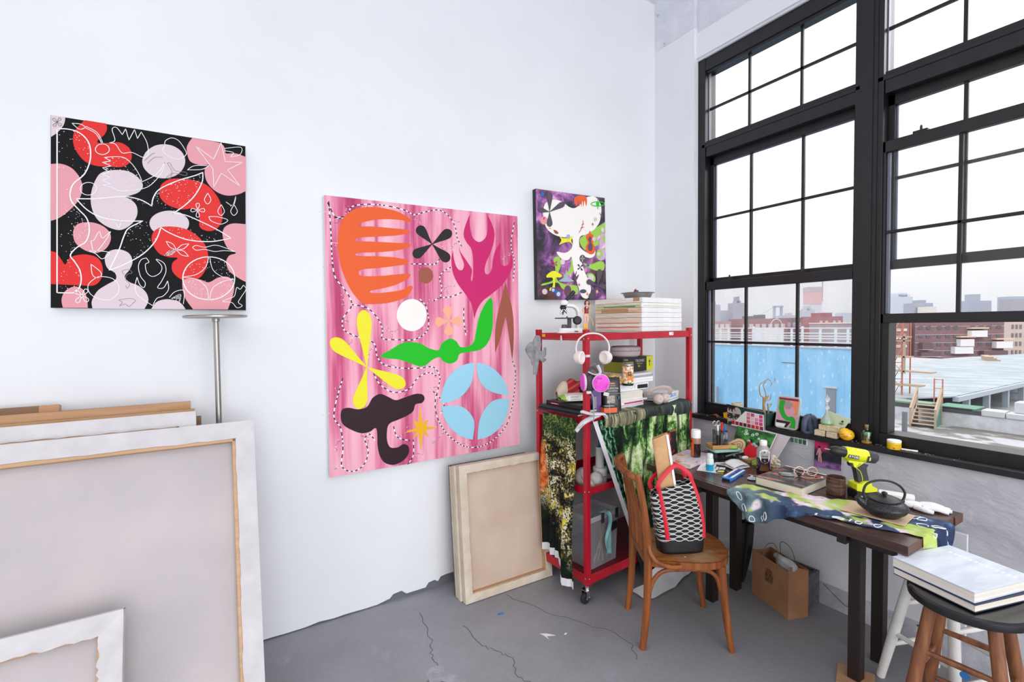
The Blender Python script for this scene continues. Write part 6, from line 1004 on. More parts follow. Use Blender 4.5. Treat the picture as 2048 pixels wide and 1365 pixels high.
# big art book with small things on it
COV=pmat('dark streaked book cover',lambda nt:(ramp(nt,[(.36,'#1c1b1f'),(.52,'#3a383d'),(.58,'#b1543f'),(.62,'#d8876a'),(.66,'#4a474b'),(.8,'#85868c')],noise(nt,coords(nt,(3.5,1,1),(0,0,.3)),5,6,.6,.8)),None,None),.25,spec=.6)
CREAM=nmat('cream book pages',[(.3,'#d5c7b0'),(.7,'#e7dccb')],4,(1,1,170),.9)
quadbook('art_book','thick hardback with dark streaked cover and teal edge lying open side out',[(-.612,-1.475),(-.285,-1.455),(-.285,-1.225),(-.602,-1.238)],.044,mat('teal board','#1d6a72',.5),CREAM,'Y',lambda q,w,d,h:(q.b2(COV,(-w/2+.002,-d/2+.002,h-.0004),(w/2-.002,d/2-.002,h+.0006)),q.b2(WHITE,(w/2-.012,-d/2,h-.0002),(w/2,d/2,h+.0008)))); ZK=ZB+.0452
L=thing('multi_tool','folded silver and black multi tool lying on the art book','tool',(-.462,-1.335,ZK),-52); m=MB(); m.prism(STEEL,smooth_pts([(-.045,-.012),(-.01,-.017),(.03,-.013),(.05,-.006),(.05,.008),(.02,.014),(-.03,.014),(-.048,.006)],3),.0,.013); m.build('steel_body',L,bevel=.002); m=MB(); m.ell(BB,(.045,-.004,.012),(.013,.012,.011),10); m.build('black_knob',L); m=MB(); m.box(mat('pale blue inlay','#a9c3cc',.4),(-.01,0,.0135),(.04,.012,.002)); m.build('inlay',L)
L=thing('eyeglasses','clear pink framed glasses folded on the art book','glasses',(-.40,-1.385,ZK+.001),-38); GF=mat('clear pink frame','#e9cfc8',.2,coat=.4); LEN=glassy('lens','#fff4f2',.08,.95)
for x in (-.032,.032):
    ring=[(x+.025*math.cos(a),-.004,.026+.023*math.sin(a)) for a in [2*PI*i/24 for i in range(24)]]; m=MB(); m.tube(GF,ring,.0027,8,closed=True); m.build('rim',L); m=MB(); m.face(LEN,ring); m.build('lens',L)
m=MB(); m.tube(GF,[(-.008,-.004,.034),(0,-.006,.037),(.008,-.004,.034)],.0024,8,sm=3); m.build('bridge',L)
for s in (-1,1): m=MB(); m.tube(GF,[(s*.056,-.004,.034),(s*.056,.012,.03),(s*.01,.03,.008),(-s*.05,.034,.004)],.0022,8,sm=4); m.build('temple',L)
L=thing('earphones','tangle of pink wired earphones beside the glasses','earphones',(-.425,-1.40,ZK),-30); m=MB(); m.tube(mat('pink wire','#e0a58c',.5),[(-.06,0,.003),(-.02,.015,.004),(.03,-.01,.003),(.06,.02,.004),(.02,.035,.003),(-.03,.03,.005),(.0,-.02,.003),(.07,-.025,.003)],.0016,6,sm=6); m.build('wire',L); m=MB(); m.ell(PINKW,(.07,-.025,.007),.007,8); m.build('ear_bud',L)
# cup, drill, teapot
CUPM=pmat('ribbed brown glaze',lambda nt:(ramp(nt,[(.3,'#34201b'),(.5,'#54362d'),(.68,'#7d6455'),(.8,'#9c8b78')],noise(nt,coords(nt,(1,1,16)),9,5)),None,None),.3,spec=.6)
L=thing('ribbed_cup','brown ribbed ceramic cup between the art book and the drill','cup',(-.428,-1.545,ZB)); m=MB(); prof=[(0,0),(.036,0),(.04,.004)]+[(.0405+(.0016 if i%2 else 0),.006+i*.0052) for i in range(16)]+[(.041,.09),(.039,.0915),(.037,.089),(.036,.01),(0,.008)]; m.lathe(CUPM,prof,34); m.build('cup_wall',L)
L=thing('cordless_drill','acid yellow and black cordless drill standing on its battery','drill',(-.352,-1.628,ZB),-33); DY=mat('acid yellow plastic','#dbe21f',.4); DG=nmat('dark grey rubber grip',[(.3,'#2b2c2f'),(.7,'#3a3b3f')],60,rough=.6); k=.00047
def q_(cx,cy): return ((cx-605)*k,(718-cy)*k)
def out(pts): return [q_(*p) for p in pts]
def slab(mt,pts,t,bev=True,off=0): m=MB(); m.prism(mt,out(pts),-t/2,t/2,M=T(0,off,0)@RX(90)); return m
AX=T(*[q_(560,275)[0],0,q_(560,275)[1]])@RY(10.5)@RY(-90)
m=MB().at(AX); m.lathe(DY,[(.028,-.04),(.031,-.03),(.031,.055),(.029,.066),(.026,.07)],24,M=SC(1,.92,1)); h=m.build('motor_housing',L)
m=MB().at(AX); m.lathe(DG,[(.0,-.088),(.02,-.088),(.029,-.078),(.0305,-.045),(.029,-.038)],24,M=SC(1,.92,1)); m.build('rear_cap',L); m=MB().at(AX); m.lathe(BB,[(.0245,.068),(.025,.078),(.024,.11),(.018,.13),(.011,.136),(.0,.136)],22); m.build('chuck',L); m=MB().at(AX); m.lathe(STEEL,[(.003,.13),(.003,.165),(.0,.167)],8); m.build('drill_bit',L)
m=slab(DY,[(435,320),(500,330),(600,345),(560,370),(520,400),(495,395),(480,350),(440,345)],.04); m.build('collar',L,bevel=.003); m=slab(BB,[(460,345),(478,352),(487,395),(470,392),(458,370)],.026); m.build('trigger',L,bevel=.003)
m=slab(DG,[(505,395),(560,355),(640,370),(620,400),(625,450),(645,535),(560,565),(540,560),(525,470)],.038); g=m.build('grip',L,bevel=.007); m=MB()
for y in (-.0195,.0195): m.tube(DY,[(q_(510,400)[0],y,q_(510,400)[1]),(q_(555,440)[0],y,q_(555,440)[1]),(q_(575,500)[0],y,q_(575,500)[1]),(q_(578,535)[0],y,q_(578,535)[1])],.0016,6,sm=4); m.box(DY,(*(q_(535,375)[0],y),q_(535,375)[1]),(.007,.001,.03),RY(45))
m.build('yellow_piping',g)
m=slab(DY,[(500,560),(545,560),(575,540),(645,535),(655,580),(705,605),(705,640),(600,650),(500,630)],.07); m.build('foot',L,bevel=.005); m=slab(BB,[(500,634),(600,652),(700,645),(705,718),(500,718)],.074); b=m.build('battery',L,bevel=.004); m=MB(); m.box(mat('battery label','#a9a9ac',.4),(*[q_(570,688)[0],-.0372],q_(570,688)[1]),(.03,.001,.008)); m.build('battery_label',b)
m=MB(); p=q_(475,283); M=T(p[0],-.0296,p[1])@RY(10)@RX(90); m.box(BB,(p[0],-.0285,p[1]),(.05,.002,.018),RY(10)); m.text(WHITE,'RYOBI',.0165,M); p=q_(628,305); m.box(BB,(p[0],-.0285,p[1]),(.016,.002,.026),RY(10)); m.box(DY,(p[0]+.004,-.03,p[1]),(.006,.001,.016),RY(10)); m.build('lettering',h)
m=MB(); p=q_(713,298); m.box(DY,(p[0],-.012,p[1]),(.012,.02,.012),RY(10)); m.build('rear_badge',L)
L=thing('chipboard_mat','square of beige board under the black teapot','board',(-.558,-1.769,ZB+.0112),6.5); BE=nmat('beige board',[(.3,'#c9a98a'),(.7,'#d8bca0')],5,rough=.7); m=MB(); m.b2(BE,(-.082,-.115,0),(.082,.115,.004)); m.build('board_sheet',L)
IRON=pmat('cast iron hobnail',lambda nt:(ramp(nt,[(.3,'#141518'),(.7,'#222327')],noise(nt,coords(nt),20)),bump(nt,ramp(nt,[(.0,1.),(.35,0.)],voro(nt,coords(nt,(1,1,1.5)),110,rand=.25)),.9,.004),None),.42,spec=.5); IRS=mat('smooth cast iron','#1b1c1f',.38,spec=.5)
L=thing('iron_teapot','low black cast iron teapot with hoop handle and hobnail texture','teapot',(-.572,-1.802,ZB+.0154),-38)
m=MB(); m.lathe(IRON,[(0,0),(.05,0),(.054,.004),(.074,.02),(.086,.036),(.0865,.042),(.08,.054),(.066,.066),(.056,.07)],44); m.build('body',L); m=MB(); m.lathe(IRS,[(.0585,.069),(.06,.072),(.058,.076),(.04,.083),(.012,.087),(0,.088)],40); l=m.build('lid',L); m=MB(); m.lathe(IRS,[(.006,.086),(.006,.09),(.011,.095),(.011,.1),(.006,.104),(0,.105)],16); m.build('lid_knob',l)
m=MB(); m.tube(IRON,[(-.07,0,.04),(-.092,0,.056),(-.104,0,.07),(-.111,0,.078)],[.02,.017,.0125,.011],14,sm=4); m.build('spout',L); m=MB(); m.tube(IRS,[(-.075,0,.066),(-.082,0,.082),(-.084,0,.108),(-.07,0,.137),(-.03,0,.152),(.02,0,.15),(.06,0,.131),(.08,0,.104),(.08,0,.084),(.073,0,.066)],.0048,10,sm=5); m.build('hoop_handle',L)
for s in (-1,1): m=MB(); m.ell(IRS,(s*.073,0,.064),(.009,.006,.009),10); m.build('handle_lug',L)
L=thing('work_glove','white cotton glove lying behind the black teapot','glove',(-.30,-1.845,ZB),-62); WG=nmat('white cotton',[(.3,'#dcdde0'),(.7,'#f2f2f4')],40,rough=.95,bmp=.3)
m=MB(); m.ell(WG,(-.03,0,.014),(.05,.036,.015),16)
for y0,y1,l in ((-.026,-.04,.085),(-.01,-.014,.1),(.008,.01,.098),(.024,.032,.08)): m.tube(WG,[(0,y0,.014),(.04,(y0+y1)/2,.018),(l,y1,.009)],[.012,.0105,.008],10,sm=4)
m.tube(WG,[(-.03,-.03,.014),(-.0,-.055,.012),(.03,-.064,.009)],[.012,.011,.008],10,sm=4); m.build('glove_fabric',L)
L=thing('plastic_case','white rounded plastic case behind the teapot handle','case',(-.262,-1.735,ZB),-68); m=MB(); m.prism(WHITE,rrect(.135,.06,.012),0,.03); m.build('case_body',L,bevel=.006); m=MB(); m.box(AC['orange'],(.03,-.0305,.013),(.012,.001,.006)); m.box(GB,(-.02,-.0305,.015),(.03,.001,.003)); m.build('case_print',L)
# crinkled printed scarf draped over the front edge and off the end of the table
def m_scarf(nt):
    v=coords(nt); x,y,z=sep(nt,v); n1=noise(nt,v,9,2,.4,.3); n2=noise(nt,coords(nt,loc=(5,1,3)),10,2,.4,.3)
    band=ramp(nt,[(.2,0.),(.27,1.)],math_(nt,'ADD',math_(nt,'MULTIPLY',math_(nt,'ADD',x,.86),1.6),math_(nt,'MULTIPLY',math_(nt,'SUBTRACT',n1,.5),1.1)))
    c=ramp(nt,[(.3,'#16233f'),(.55,'#2c4568'),(.75,'#5f7f9d')],noise(nt,coords(nt,(1,1,1)),7,6,.65)); c=mixc(nt,ramp(nt,[(-.0,1.),(.6,0.)],math_(nt,'MULTIPLY',math_(nt,'ADD',math_(nt,'MULTIPLY',y,-1.),-1.24),2.4)),c,ramp(nt,[(.35,'#46595f'),(.6,'#7d9a9b'),(.75,'#a9c1bd')],noise(nt,v,9,5)))
    c=mixc(nt,band,c,ramp(nt,[(.40,'#b3c763'),(.47,'#c6d68f'),(.5,'#e6d3da'),(.6,'#ece2e6'),(.64,'#c993a2'),(.67,'#3a567c')],n2,'LINEAR')); e_=math_(nt,'MULTIPLY',math_(nt,'GREATER_THAN',math_(nt,'ADD',x,math_(nt,'MULTIPLY',n1,.22)),-.46),math_(nt,'LESS_THAN',y,-1.80)); c=mixc(nt,e_,c,ramp(nt,[(.3,'#14203a'),(.55,'#27406a'),(.72,'#7f9cba')],noise(nt,v,16,6,.7))); return c,bump(nt,noise(nt,coords(nt,(3,1,1),(0,0,.6)),22,4),.5,.01),None
SCARF=pmat('navy lime and pink scarf print',m_scarf,.75)
L=thing('printed_scarf','crinkled navy scarf with lime and pink print draped over the table edge','cloth',(0,0,0))
FR_=[(-1.215,-.83,-.66),(-1.3,-.90,-.655),(-1.36,-.93,-.65),(-1.42,-.91,-.60),(-1.47,-.875,-.565),(-1.56,-.835,-.53),(-1.63,-.808,-.475),(-1.73,-.76,-.445),(-1.79,-.745,-.44),(-1.85,-.72,-.43),(-1.92,-.68,-.41),(-1.99,-.67,-.40),(-2.08,-.66,-.42)]
def scarf(s,t):
    x=s*(len(FR_)-1); i=min(int(x),len(FR_)-2); f=x-i; f=f*f*(3-2*f); a,b=FR_[i],FR_[i+1]; y=a[0]+(b[0]-a[0])*(x-i); fx=a[1]+(b[1]-a[1])*f; bx=a[2]+(b[2]-a[2])*f
    X=fx+(bx-fx)*t; z=ZB+.003+.0035*(math.sin(X*120+y*60)+1)*.5+.003*(math.sin(y*95-X*40)+1)*.5
    if X<-.808: d=-.808-X; z-=d*1.05; X=-.812-.012*math.sin(y*60)-.06*d-.004
    elif X<-.79: z+=.001
    if y<-1.97: d=-1.97-y; z-=d*1.15; y=-1.972-.012*math.sin(X*60)-.08*d-.004
    return (X,y,z)
m=MB(); m.grid(SCARF,scarf,120,34); o=m.build('scarf_cloth',L,smooth=80,solid=.0012); m=MB(); rr=random.Random(21)
for s,t,r,kind in ((.06,.25,.018,0),(.1,.12,.026,1),(.16,.05,.02,0),(.22,.05,.018,2),(.25,.1,.02,0),(.5,.05,.014,2),(.56,.06,.02,0),(.6,.07,.014,2),(.64,.06,.018,0),(.72,.1,.02,0),(.74,.9,.02,2),(.78,.86,.022,0),(.81,.8,.022,0),(.84,.5,.024,1),(.88,.6,.02,0),(.93,.7,.024,1),(.97,.75,.022,0),(.9,.25,.02,2)):
    pl=[]
    for i in range(17):
        a=2*PI*i/16
        if kind==0: ds,dt=math.cos(a),math.sin(a)
        elif kind==1: ds,dt=math.cos(a*.7)*1.2,math.sin(a*.7)*.8
        else: ds,dt=.5*math.sin(a),-1+i/8
        p=scarf(min(.995,max(.003,s+ds*r*.75)),min(.98,max(.02,t+dt*r*3.2))); pl.append((p[0]-.0016 if p[2]<ZB-.004 and p[1]>-1.97 else p[0],p[1]-(.002 if p[1]<-1.97 else 0),p[2]+.0022))
    m.tube(CHALK,pl,.0021,5)
m.build('loop_pattern',L,kind='stuff',label='white hand-drawn loops on the scarf')
# ---- pictures on and below the sill
YZ=lambda pts,x:[(x,y,z) for y,z in pts]
def board_(name,label,cat,q,t,mt,back=PAPER,n=None):
    """flat panel facing the room; q = four (x,y,z) corners, thickness towards the wall"""
    c=sum((Vector(p) for p in q),Vector())/4; L=thing(name,label,cat,tuple(c)); m=MB().at(T(*(-c))); b=[(x+t,y,z) for x,y,z in q]; m.add(list(q)+b,[(0,1,2,3)],mt); m.add(list(q)+b,[(7,6,5,4)]+[(i,4+i,4+(i+1)%4,(i+1)%4) for i in range(4)],back); m.build(n or 'panel',L,smooth=0); return L,c
def m_green(nt):
    v=coords(nt,(1,1,1)); a=noise(nt,v,22,5); c=ramp(nt,[(.35,'#173a1c'),(.5,'#2b6a30'),(.62,'#3f8f3a'),(.72,'#63a94c')],a); d=ramp(nt,[(.58,0.),(.66,1.)],noise(nt,coords(nt,(1,.6,1.6)),14,2)); return mixc(nt,d,c,'#2a262c'),None,None
GRN=pmat('green meadow paint',m_green,.6); DKG=mat('dark green card','#173f38',.5)
L,c=board_('small_painting','green painting with white ring flowers standing against the wall on the table','painting',[(-.165,-.785,ZB+.001),(-.165,-1.02,ZB+.001),(-.075,-1.045,.912),(-.085,-.79,.92)],.012,GRN); m=MB().at(T(*(-c))); pn=lambda y,z:(-.165+.085*(z-.751)/.165-.0015,y,z)
for y,z,r in ((-.83,.893,.007),(-.855,.899,.009),(-.857,.882,.009),(-.869,.884,.007),(-.905,.883,.009),(-.93,.893,.009),(-.95,.868,.007),(-.845,.826,.008),(-.86,.819,.009),(-.865,.807,.009),(-.84,.835,.007)): m.tube(CHALK,[pn(y+r*math.cos(a)*.8,z+r*math.sin(a)*.7) for a in [2*PI*i/12 for i in range(12)]],.0024,5,closed=True)
for y,z,cc in ((-.9,.835,AC['red']),(-.89,.845,AC['palepink']),(-.93,.832,AC['sky']),(-.945,.825,AC['palepink']),(-.915,.825,AC['pink']),(-.905,.85,AC['charcoal'])): m.ell(cc,pn(y,z),(.002,.012,.009),8)
m.build('white_rings',L,kind='stuff')
L,c=board_('backing_board','pale mauve board standing behind the green painting','board',[(-.132,-.80,ZB+.001),(-.132,-1.07,ZB+.001),(-.05,-1.115,.905),(-.05,-.80,.93)],.006,mat('pale mauve board','#c9bfc4',.7))
L,c=board_('portrait_print','dark green print of a face with black fringe, tucked in front of the sill','print',[(-.05,-.695,.911),(-.05,-.957,.906),(-.05,-.956,1.035),(-.05,-.683,1.052)],.003,DKG); M0=T(*(-c)); SKG=mat('grey toned face','#b9adaa',.6); SKD=mat('face shadow','#8a7f80',.6); m=MB().at(M0); x=-.0505  # print leans at the front of the sill, not hung
m.face(SKG,YZ(smooth_pts([(-.69,1.045),(-.69,1.045),(-.715,1.046),(-.75,1.043),(-.785,1.025),(-.792,.99),(-.787,.955),(-.785,.94),(-.785,.94),(-.70,.935),(-.70,.935),(-.692,.912),(-.692,.912)],4),x)); m.face(BB,YZ(smooth_pts([(-.684,1.052),(-.684,1.052),(-.72,1.05),(-.762,1.043),(-.745,1.03),(-.755,1.005),(-.735,1.025),(-.728,.998),(-.715,1.025),(-.705,1.005),(-.697,1.03),(-.69,1.01),(-.69,1.01)],4),x-.0004)); m.build('face',L,smooth=0)
for y in (-.713,-.764): m=MB().at(M0); m.face(mat('eye shadow','#35302f',.6),YZ(circ(1,16,y,.972,.024,.016),x-.0004)); m.face(BB,YZ(circ(1,12,y,.968,.011,.008),x-.0008)); m.face(WHITE,YZ(circ(1,8,y+.004,.967,.003,.004),x-.0010)); m.box(BB,(x-.0006,y,.99),(.0006,.04,.006),RX(4)); m.build('eye',L,smooth=0)
m=MB().at(M0); m.face(SKD,YZ([(-.735,.985),(-.728,.95),(-.742,.948),(-.745,.985)],x-.0003)); m.build('nose_shadow',L,smooth=0)
L,c=board_('colour_chart','white chart of pink and red paint squares over the face print','chart',[(-.056,-.72,.911),(-.056,-.954,.907),(-.056,-.952,1.016),(-.056,-.825,1.022)],.002,PAPER);  # chart leans on the face print
L0=L; M0=T(*(-c)); cols=['#b3173a','#a8183c','#7a1f3a','#641d38','#8a2844','#c51a3c','#c93b34','#8a2444','#e05a78','#e9b9c4','#e05a9a','#d83a7a','#e0708a','#eac7d4','#e890b8','#d85a9a','#e08aa6','#c24a8a','#f0dbe4','#cf3a72']; 
for i in range(8): m=MB().at(M0); y=-.727-.0285*i; m.b2(mat('chart '+cols[i],cols[i],.6),(-.0574,y-.023,.921-.0008*i),(-.056,y,.944-.0008*i)); m.build('colour_square',L)
for r in range(3):
    for k in range(4): m=MB().at(M0); y=-.837-.0285*k; z=.946+.0245*r-.001*k; m.b2(mat('chart '+cols[8+r*4+k],cols[8+r*4+k],.6),(-.0574,y-.023,z),(-.056,y,z+.0205)); m.build('colour_square',L)
L,c=board_('sticky_note','yellow sticky note poking out behind the face print','note',[(-.045,-.66,.952),(-.045,-.70,.945),(-.045,-.70,1.0),(-.045,-.655,.985)],.001,AC['gold'])  # note is propped behind the face print
L,c=board_('colour_chart','white card with eight green paint squares taped below the sill','chart',[(-.006,-1.092,.862),(-.006,-1.199,.862),(-.006,-1.197,.936),(-.006,-1.088,.938)],.001,PAPER); M0=T(*(-c))
for r in range(2):
    for k in range(4): h=['#5f8378','#8fa79f','#4e7d6b','#3f6b5c','#4a7264','#5d8a76','#3f7060','#33594d'][r*4+k]; m=MB().at(M0); y=-1.095-.0245*k; z=.902-.034*r; m.b2(mat('chart '+h,h,.6),(-.0074,y-.02,z-.003),(-.006,y,z+.025)); m.build('colour_square',L)
def m_redp(nt):
    v=coords(nt); x,y,z=sep(nt,v); n=noise(nt,v,30,5); c=mixc(nt,ramp(nt,[(.0,1.),(.02,0.)],math_(nt,'ADD',math_(nt,'MULTIPLY',y,-1.),.01+.0)),'#1e1a30',ramp(nt,[(.3,'#a3174f'),(.6,'#c92a68')],n)); c=mixc(nt,ramp(nt,[(-.0,1.),(.03,0.)],math_(nt,'ADD',z,.005)),c,ramp(nt,[(.3,'#15131f'),(.7,'#2b2437')],n)); return mixc(nt,ramp(nt,[(.0,1.),(.02,0.)],math_(nt,'ADD',z,.068)),c,ramp(nt,[(.35,'#5d3a72'),(.6,'#a06fae')],n)),None,None
L,c=board_('hanging_painting','unframed magenta and black painting of a nude figure hung below the sill','painting',[(-.012,-1.237,.75),(-.014,-1.386,.758),(-.01,-1.387,.936),(-.01,-1.24,.938)],.004,pmat('magenta and black paint',m_redp,.6)); m=MB().at(T(*(-c))); FP=mat('painted flesh','#c98f92',.6); xx=-.0155
for p,r in (([(-1.268,.865),(-1.268,.845),(-1.27,.825)],[.006,.009,.007]),([(-1.262,.853),(-1.256,.835),(-1.254,.82)],.003),([(-1.274,.853),(-1.28,.84),(-1.277,.828)],.003),([(-1.267,.826),(-1.265,.803),(-1.267,.782)],.0045),([(-1.273,.826),(-1.277,.803),(-1.278,.78)],.0045)): m.tube(FP,[(xx,y,z) for y,z in p],r,8,flat=(1,.15),sm=3)
m.ell(BB,(xx,-1.268,.873),(.001,.006,.008),8); m.build('painted_figure',L)
# ---- on the sill (top at .937)
ZS_=.9375
L=thing('photo_frame','round-cornered framed abstract of green, pink and orange leaning on the window','frame',(.0,-1.066,ZS_),0,rot=(0,12,0)); FG=mat('pale grey frame','#b9c0b6',.45)
rr_=[(y,z+.105) for y,z in rrect(.142,.206,.022)]; m=MB(); m.prism(FG,rr_,-.012,0,M=Matrix(((0,0,1,0),(1,0,0,0),(0,1,0,0),(0,0,0,1)))); m.build('frame_body',L,bevel=.003)
fw=lambda pts,x:[(x,-y,z) for y,z in pts]; m=MB(); m.face(mat('frame pink','#d99ab2',.5),fw([(y,z+.105) for y,z in rrect(.124,.188,.016)],-.0128)); m.face(mat('frame maroon','#8f2440',.5),fw([(-.06,.196),(.06,.196),(.061,.182),(-.061,.182)],-.0132)); m.face(mat('frame orange','#e98a62',.5),fw(smooth_pts([(.062,.18),(.062,.18),(.02,.175),(.03,.14),(.045,.12),(.04,.09),(.062,.1),(.062,.1)],3),-.0132)); m.face(mat('frame taupe','#a58f8c',.5),fw([(-.02,.17),(.0,.182),(.03,.16),(.015,.13),(-.01,.125),(-.025,.145)],-.0134))
m.face(mat('frame green','#19a72a',.5),fw(smooth_pts([(-.055,.18),(-.055,.18),(-.018,.18),(-.018,.18),(-.025,.14),(-.012,.1),(.01,.08),(.035,.085),(.055,.06),(.058,.013),(.058,.013),(.02,.013),(.02,.013),(.03,.04),(.022,.055),(0,.055),(-.03,.075),(-.055,.12)],4),-.0136)); m.face(BB,fw([(-.062,.052),(.028,.05),(.005,.012),(-.01,.012),(.0,.035),(-.062,.035)],-.0138)); m.face(PAPER,fw([(-.062,.035),(.0,.035),(-.01,.012),(-.062,.012)],-.0140)); m.build('abstract_print',L,smooth=0)
L=thing('plant_pot','dark green ribbed pot on the sill behind the framed abstract','pot',(.016,-.925,ZS_)); m=MB(); m.lathe(DKG,[(0,0),(.03,0)]+[(.031+.0008*(i%2)+.0012*i,.004+i*.006) for i in range(12)]+[(.047,.077),(.047,.088),(.042,.088),(.036,.02),(0,.02)],28); m.build('pot_wall',L)
L=thing('dried_plant','dry curled twig with withered leaves in the green pot','plant',(.016,-.91,ZS_+.021),-31); DT=nmat('dry stalk',[(.3,'#8a6a42'),(.7,'#b8935f')],30,rough=.9); DL=nmat('dry leaf',[(.3,'#b08a58'),(.7,'#d3b07d')],25,rough=.85)
m=MB(); m.tube(DT,[(.01,0,0),(.0,0,.08),(-.002,.0,.16)],[.012,.009,.006],10,sm=4); m.tube(DT,[(-.002,0,.16),(-.022,0,.175),(-.03,0,.21),(-.026,0,.245),(.0,0,.265),(.03,0,.285)],[.004,.003,.003],8,sm=5); m.tube(DT,[(.005,0,.12),(.012,0,.18),(-.005,0,.24),(.012,0,.262)],[.004,.0028,.0025],8,sm=5); m.tube(DT,[(.018,0,.0),(.03,0,.06),(.024,0,.12)],[.009,.006,.004],8,sm=4); m.build('stalk',L)
for pts,r in (([(.0,0,.265),(.025,-.004,.278),(.045,0,.268)],.006),([(.04,0,.27),(.05,-.002,.25),(.03,0,.222)],.006),([(.06,0,.26),(.072,0,.275),(.066,0,.29)],.005),([(.01,0,.13),(.04,-.003,.15),(.046,0,.19)],.007),([(.02,0,.1),(.05,0,.12),(.035,0,.09)],.008),([(.0,-.004,.15),(.02,-.006,.17),(.014,-.004,.13)],.009),([(.03,0,.06),(.05,0,.04),(.058,0,.02)],.005)): m=MB(); m.tube(DL,pts,[.001,r,.001],8,flat=(1,.3),sm=5); m.build('withered_leaf',L)
L=thing('clay_jar','small pale clay jar on the window rail behind the face print','jar',(.015,-.72,ZS_)); m=MB(); m.lathe(nmat('pale clay',[(.3,'#b3a48d'),(.7,'#cfc2ad')],18,rough=.8),[(0,0),(.032,0),(.035,.02),(.035,.095),(.032,.1),(.033,.106),(.036,.112),(.036,.12),(.03,.122),(.026,.115),(.026,.09),(0,.09)],26); m.build('jar_wall',L)
L=thing('dead_leaf','curled orange dead leaf on the sill near the corner of the window','leaf',(-.0,-.555,ZS_)); m=MB(); m.grid(mat('rusty leaf','#8a4a28',.8),lambda s,t:((t-.5)*.03,(s-.5)*.06,.004+.014*math.sin(PI*s)*(1-.6*math.sin(PI*t))),8,5); m.build('leaf_blade',L,solid=.001)
L=thing('stone_sculpture','blue grey folded stone sculpture on the sill beside the framed abstract','sculpture',(.012,-1.197,ZS_),-31); ST_=nmat('blue grey stone',[(.3,'#31374a'),(.7,'#566079')],20,rough=.6,bmp=.3)
m=MB(); m.tube(ST_,[(-.034,0,.01),(-.03,0,.055),(-.018,0,.092),(.0,0,.104)],[.014,.017,.018,.016],12,sm=4); m.tube(ST_,[(.0,0,.104),(.022,0,.092),(.034,0,.06),(.036,0,.02)],[.016,.018,.017,.014],12,sm=4); m.tube(ST_,[(-.006,0,.1),(.0,0,.06),(.012,0,.0)],[.014,.018,.02],12,sm=4); m.tube(ST_,[(-.034,0,.01),(-.01,-.004,.002),(.03,-.002,.012)],.012,10,sm=3); m.build('stone',L)
SO=nmat('grained soap',[(.35,'#cbb692'),(.6,'#dfd0b4'),(.75,'#efe6d4')],9,(1,3,6),.6)
for i,(y,x,z,rz,lab) in enumerate(((-1.268,.0,0,4,'cream soap bar lowest on the sill, on the far side of its little stack'),(-1.335,-.002,0,-3,'cream soap bar lowest on the sill, next to the yellow chick head'),(-1.29,.004,.0352,2,'cream soap bar on top, under the glass spire'),(-1.345,.006,.0352,-2,'cream soap bar on top, right behind the yellow chick head'))):
    L=thing('soap_bar',lab,'soap',(x,y,ZS_+z),rz,'cream soap bars on the sill'); m=MB(); m.b2(SO,(-.022,-.029,0),(.022,.029,.0345)); m.build('bar',L,bevel=.005)
L=thing('glass_vial','clear glass spire ornament with green liquid on the soap bars','ornament',(.004,-1.298,ZS_+.0705)); GV=mat('clear bead glass','#e9eef2',.08,trans=.6)
m=MB(); m.lathe(GV,[(0,.0),(.022,0),(.032,.012),(.03,.03),(.014,.055),(.006,.075),(.005,.088),(.012,.094),(.014,.102),(.009,.112),(.005,.118),(.005,.13),(.012,.138),(.016,.148),(.012,.16),(.004,.168),(.001,.18)],22); m.build('glass_body',L); m=MB(); m.lathe(mat('green liquid','#76c65a',.2),[(0,.001),(.0225,.001),(.0325,.01),(.0315,.016),(0,.016)],20); m.tube(MATS['green liquid'],[(0,0,.016),(.0,0,.045)],.004,8); m.build('green_liquid',L)
L,c=board_('green_envelope','pale green envelope with a small print propped behind the glass spire','envelope',[(.028,-1.248,1.012),(.022,-1.375,.985),(.03,-1.412,1.055),(.036,-1.29,1.085)],.002,mat('pale green paper','#c9cfae',.7)); m=MB().at(T(*(-c))); m.ell(BB,(.0225,-1.372,1.036),(.001,.006,.006),8); m.ell(mat('print green','#4f8f5c',.6),(.0225,-1.366,1.022),(.001,.012,.006),8); m.build('printed_stamp',L)
L=thing('envelope_rest','dark prism propping up the pale green envelope','block',(.03,-1.31,ZS_)); m=MB(); m.b2(FR,(.0,-.055,0),(.02,.055,.07)); m.build('block',L)
L=thing('chick_head','yellow toy chick head with orange beak on the sill','toy',(-.004,-1.405,ZS_),-42); CY=mat('chick yellow','#f3bd22',.35,coat=.3); m=MB(); m.ell(CY,(.002,0,.031),(.037,.036,.033),24); m.ell(CY,(-.008,0,.043),(.03,.03,.027),18); m.build('head',L); m=MB(); m.ell(mat('chick orange','#ea8a35',.4),(-.018,-.035,.031),(.011,.009,.0045),10); m.ell(MATS['chick orange'],(-.018,-.034,.026),(.008,.007,.0035),10); m.build('beak',L)
for x in (-.034,.008): m=MB(); m.tube(BB,[(x-.004,-.032,.041),(x,-.0335,.0425),(x+.005,-.033,.040)],.0012,6,sm=3); m.build('eye',L)
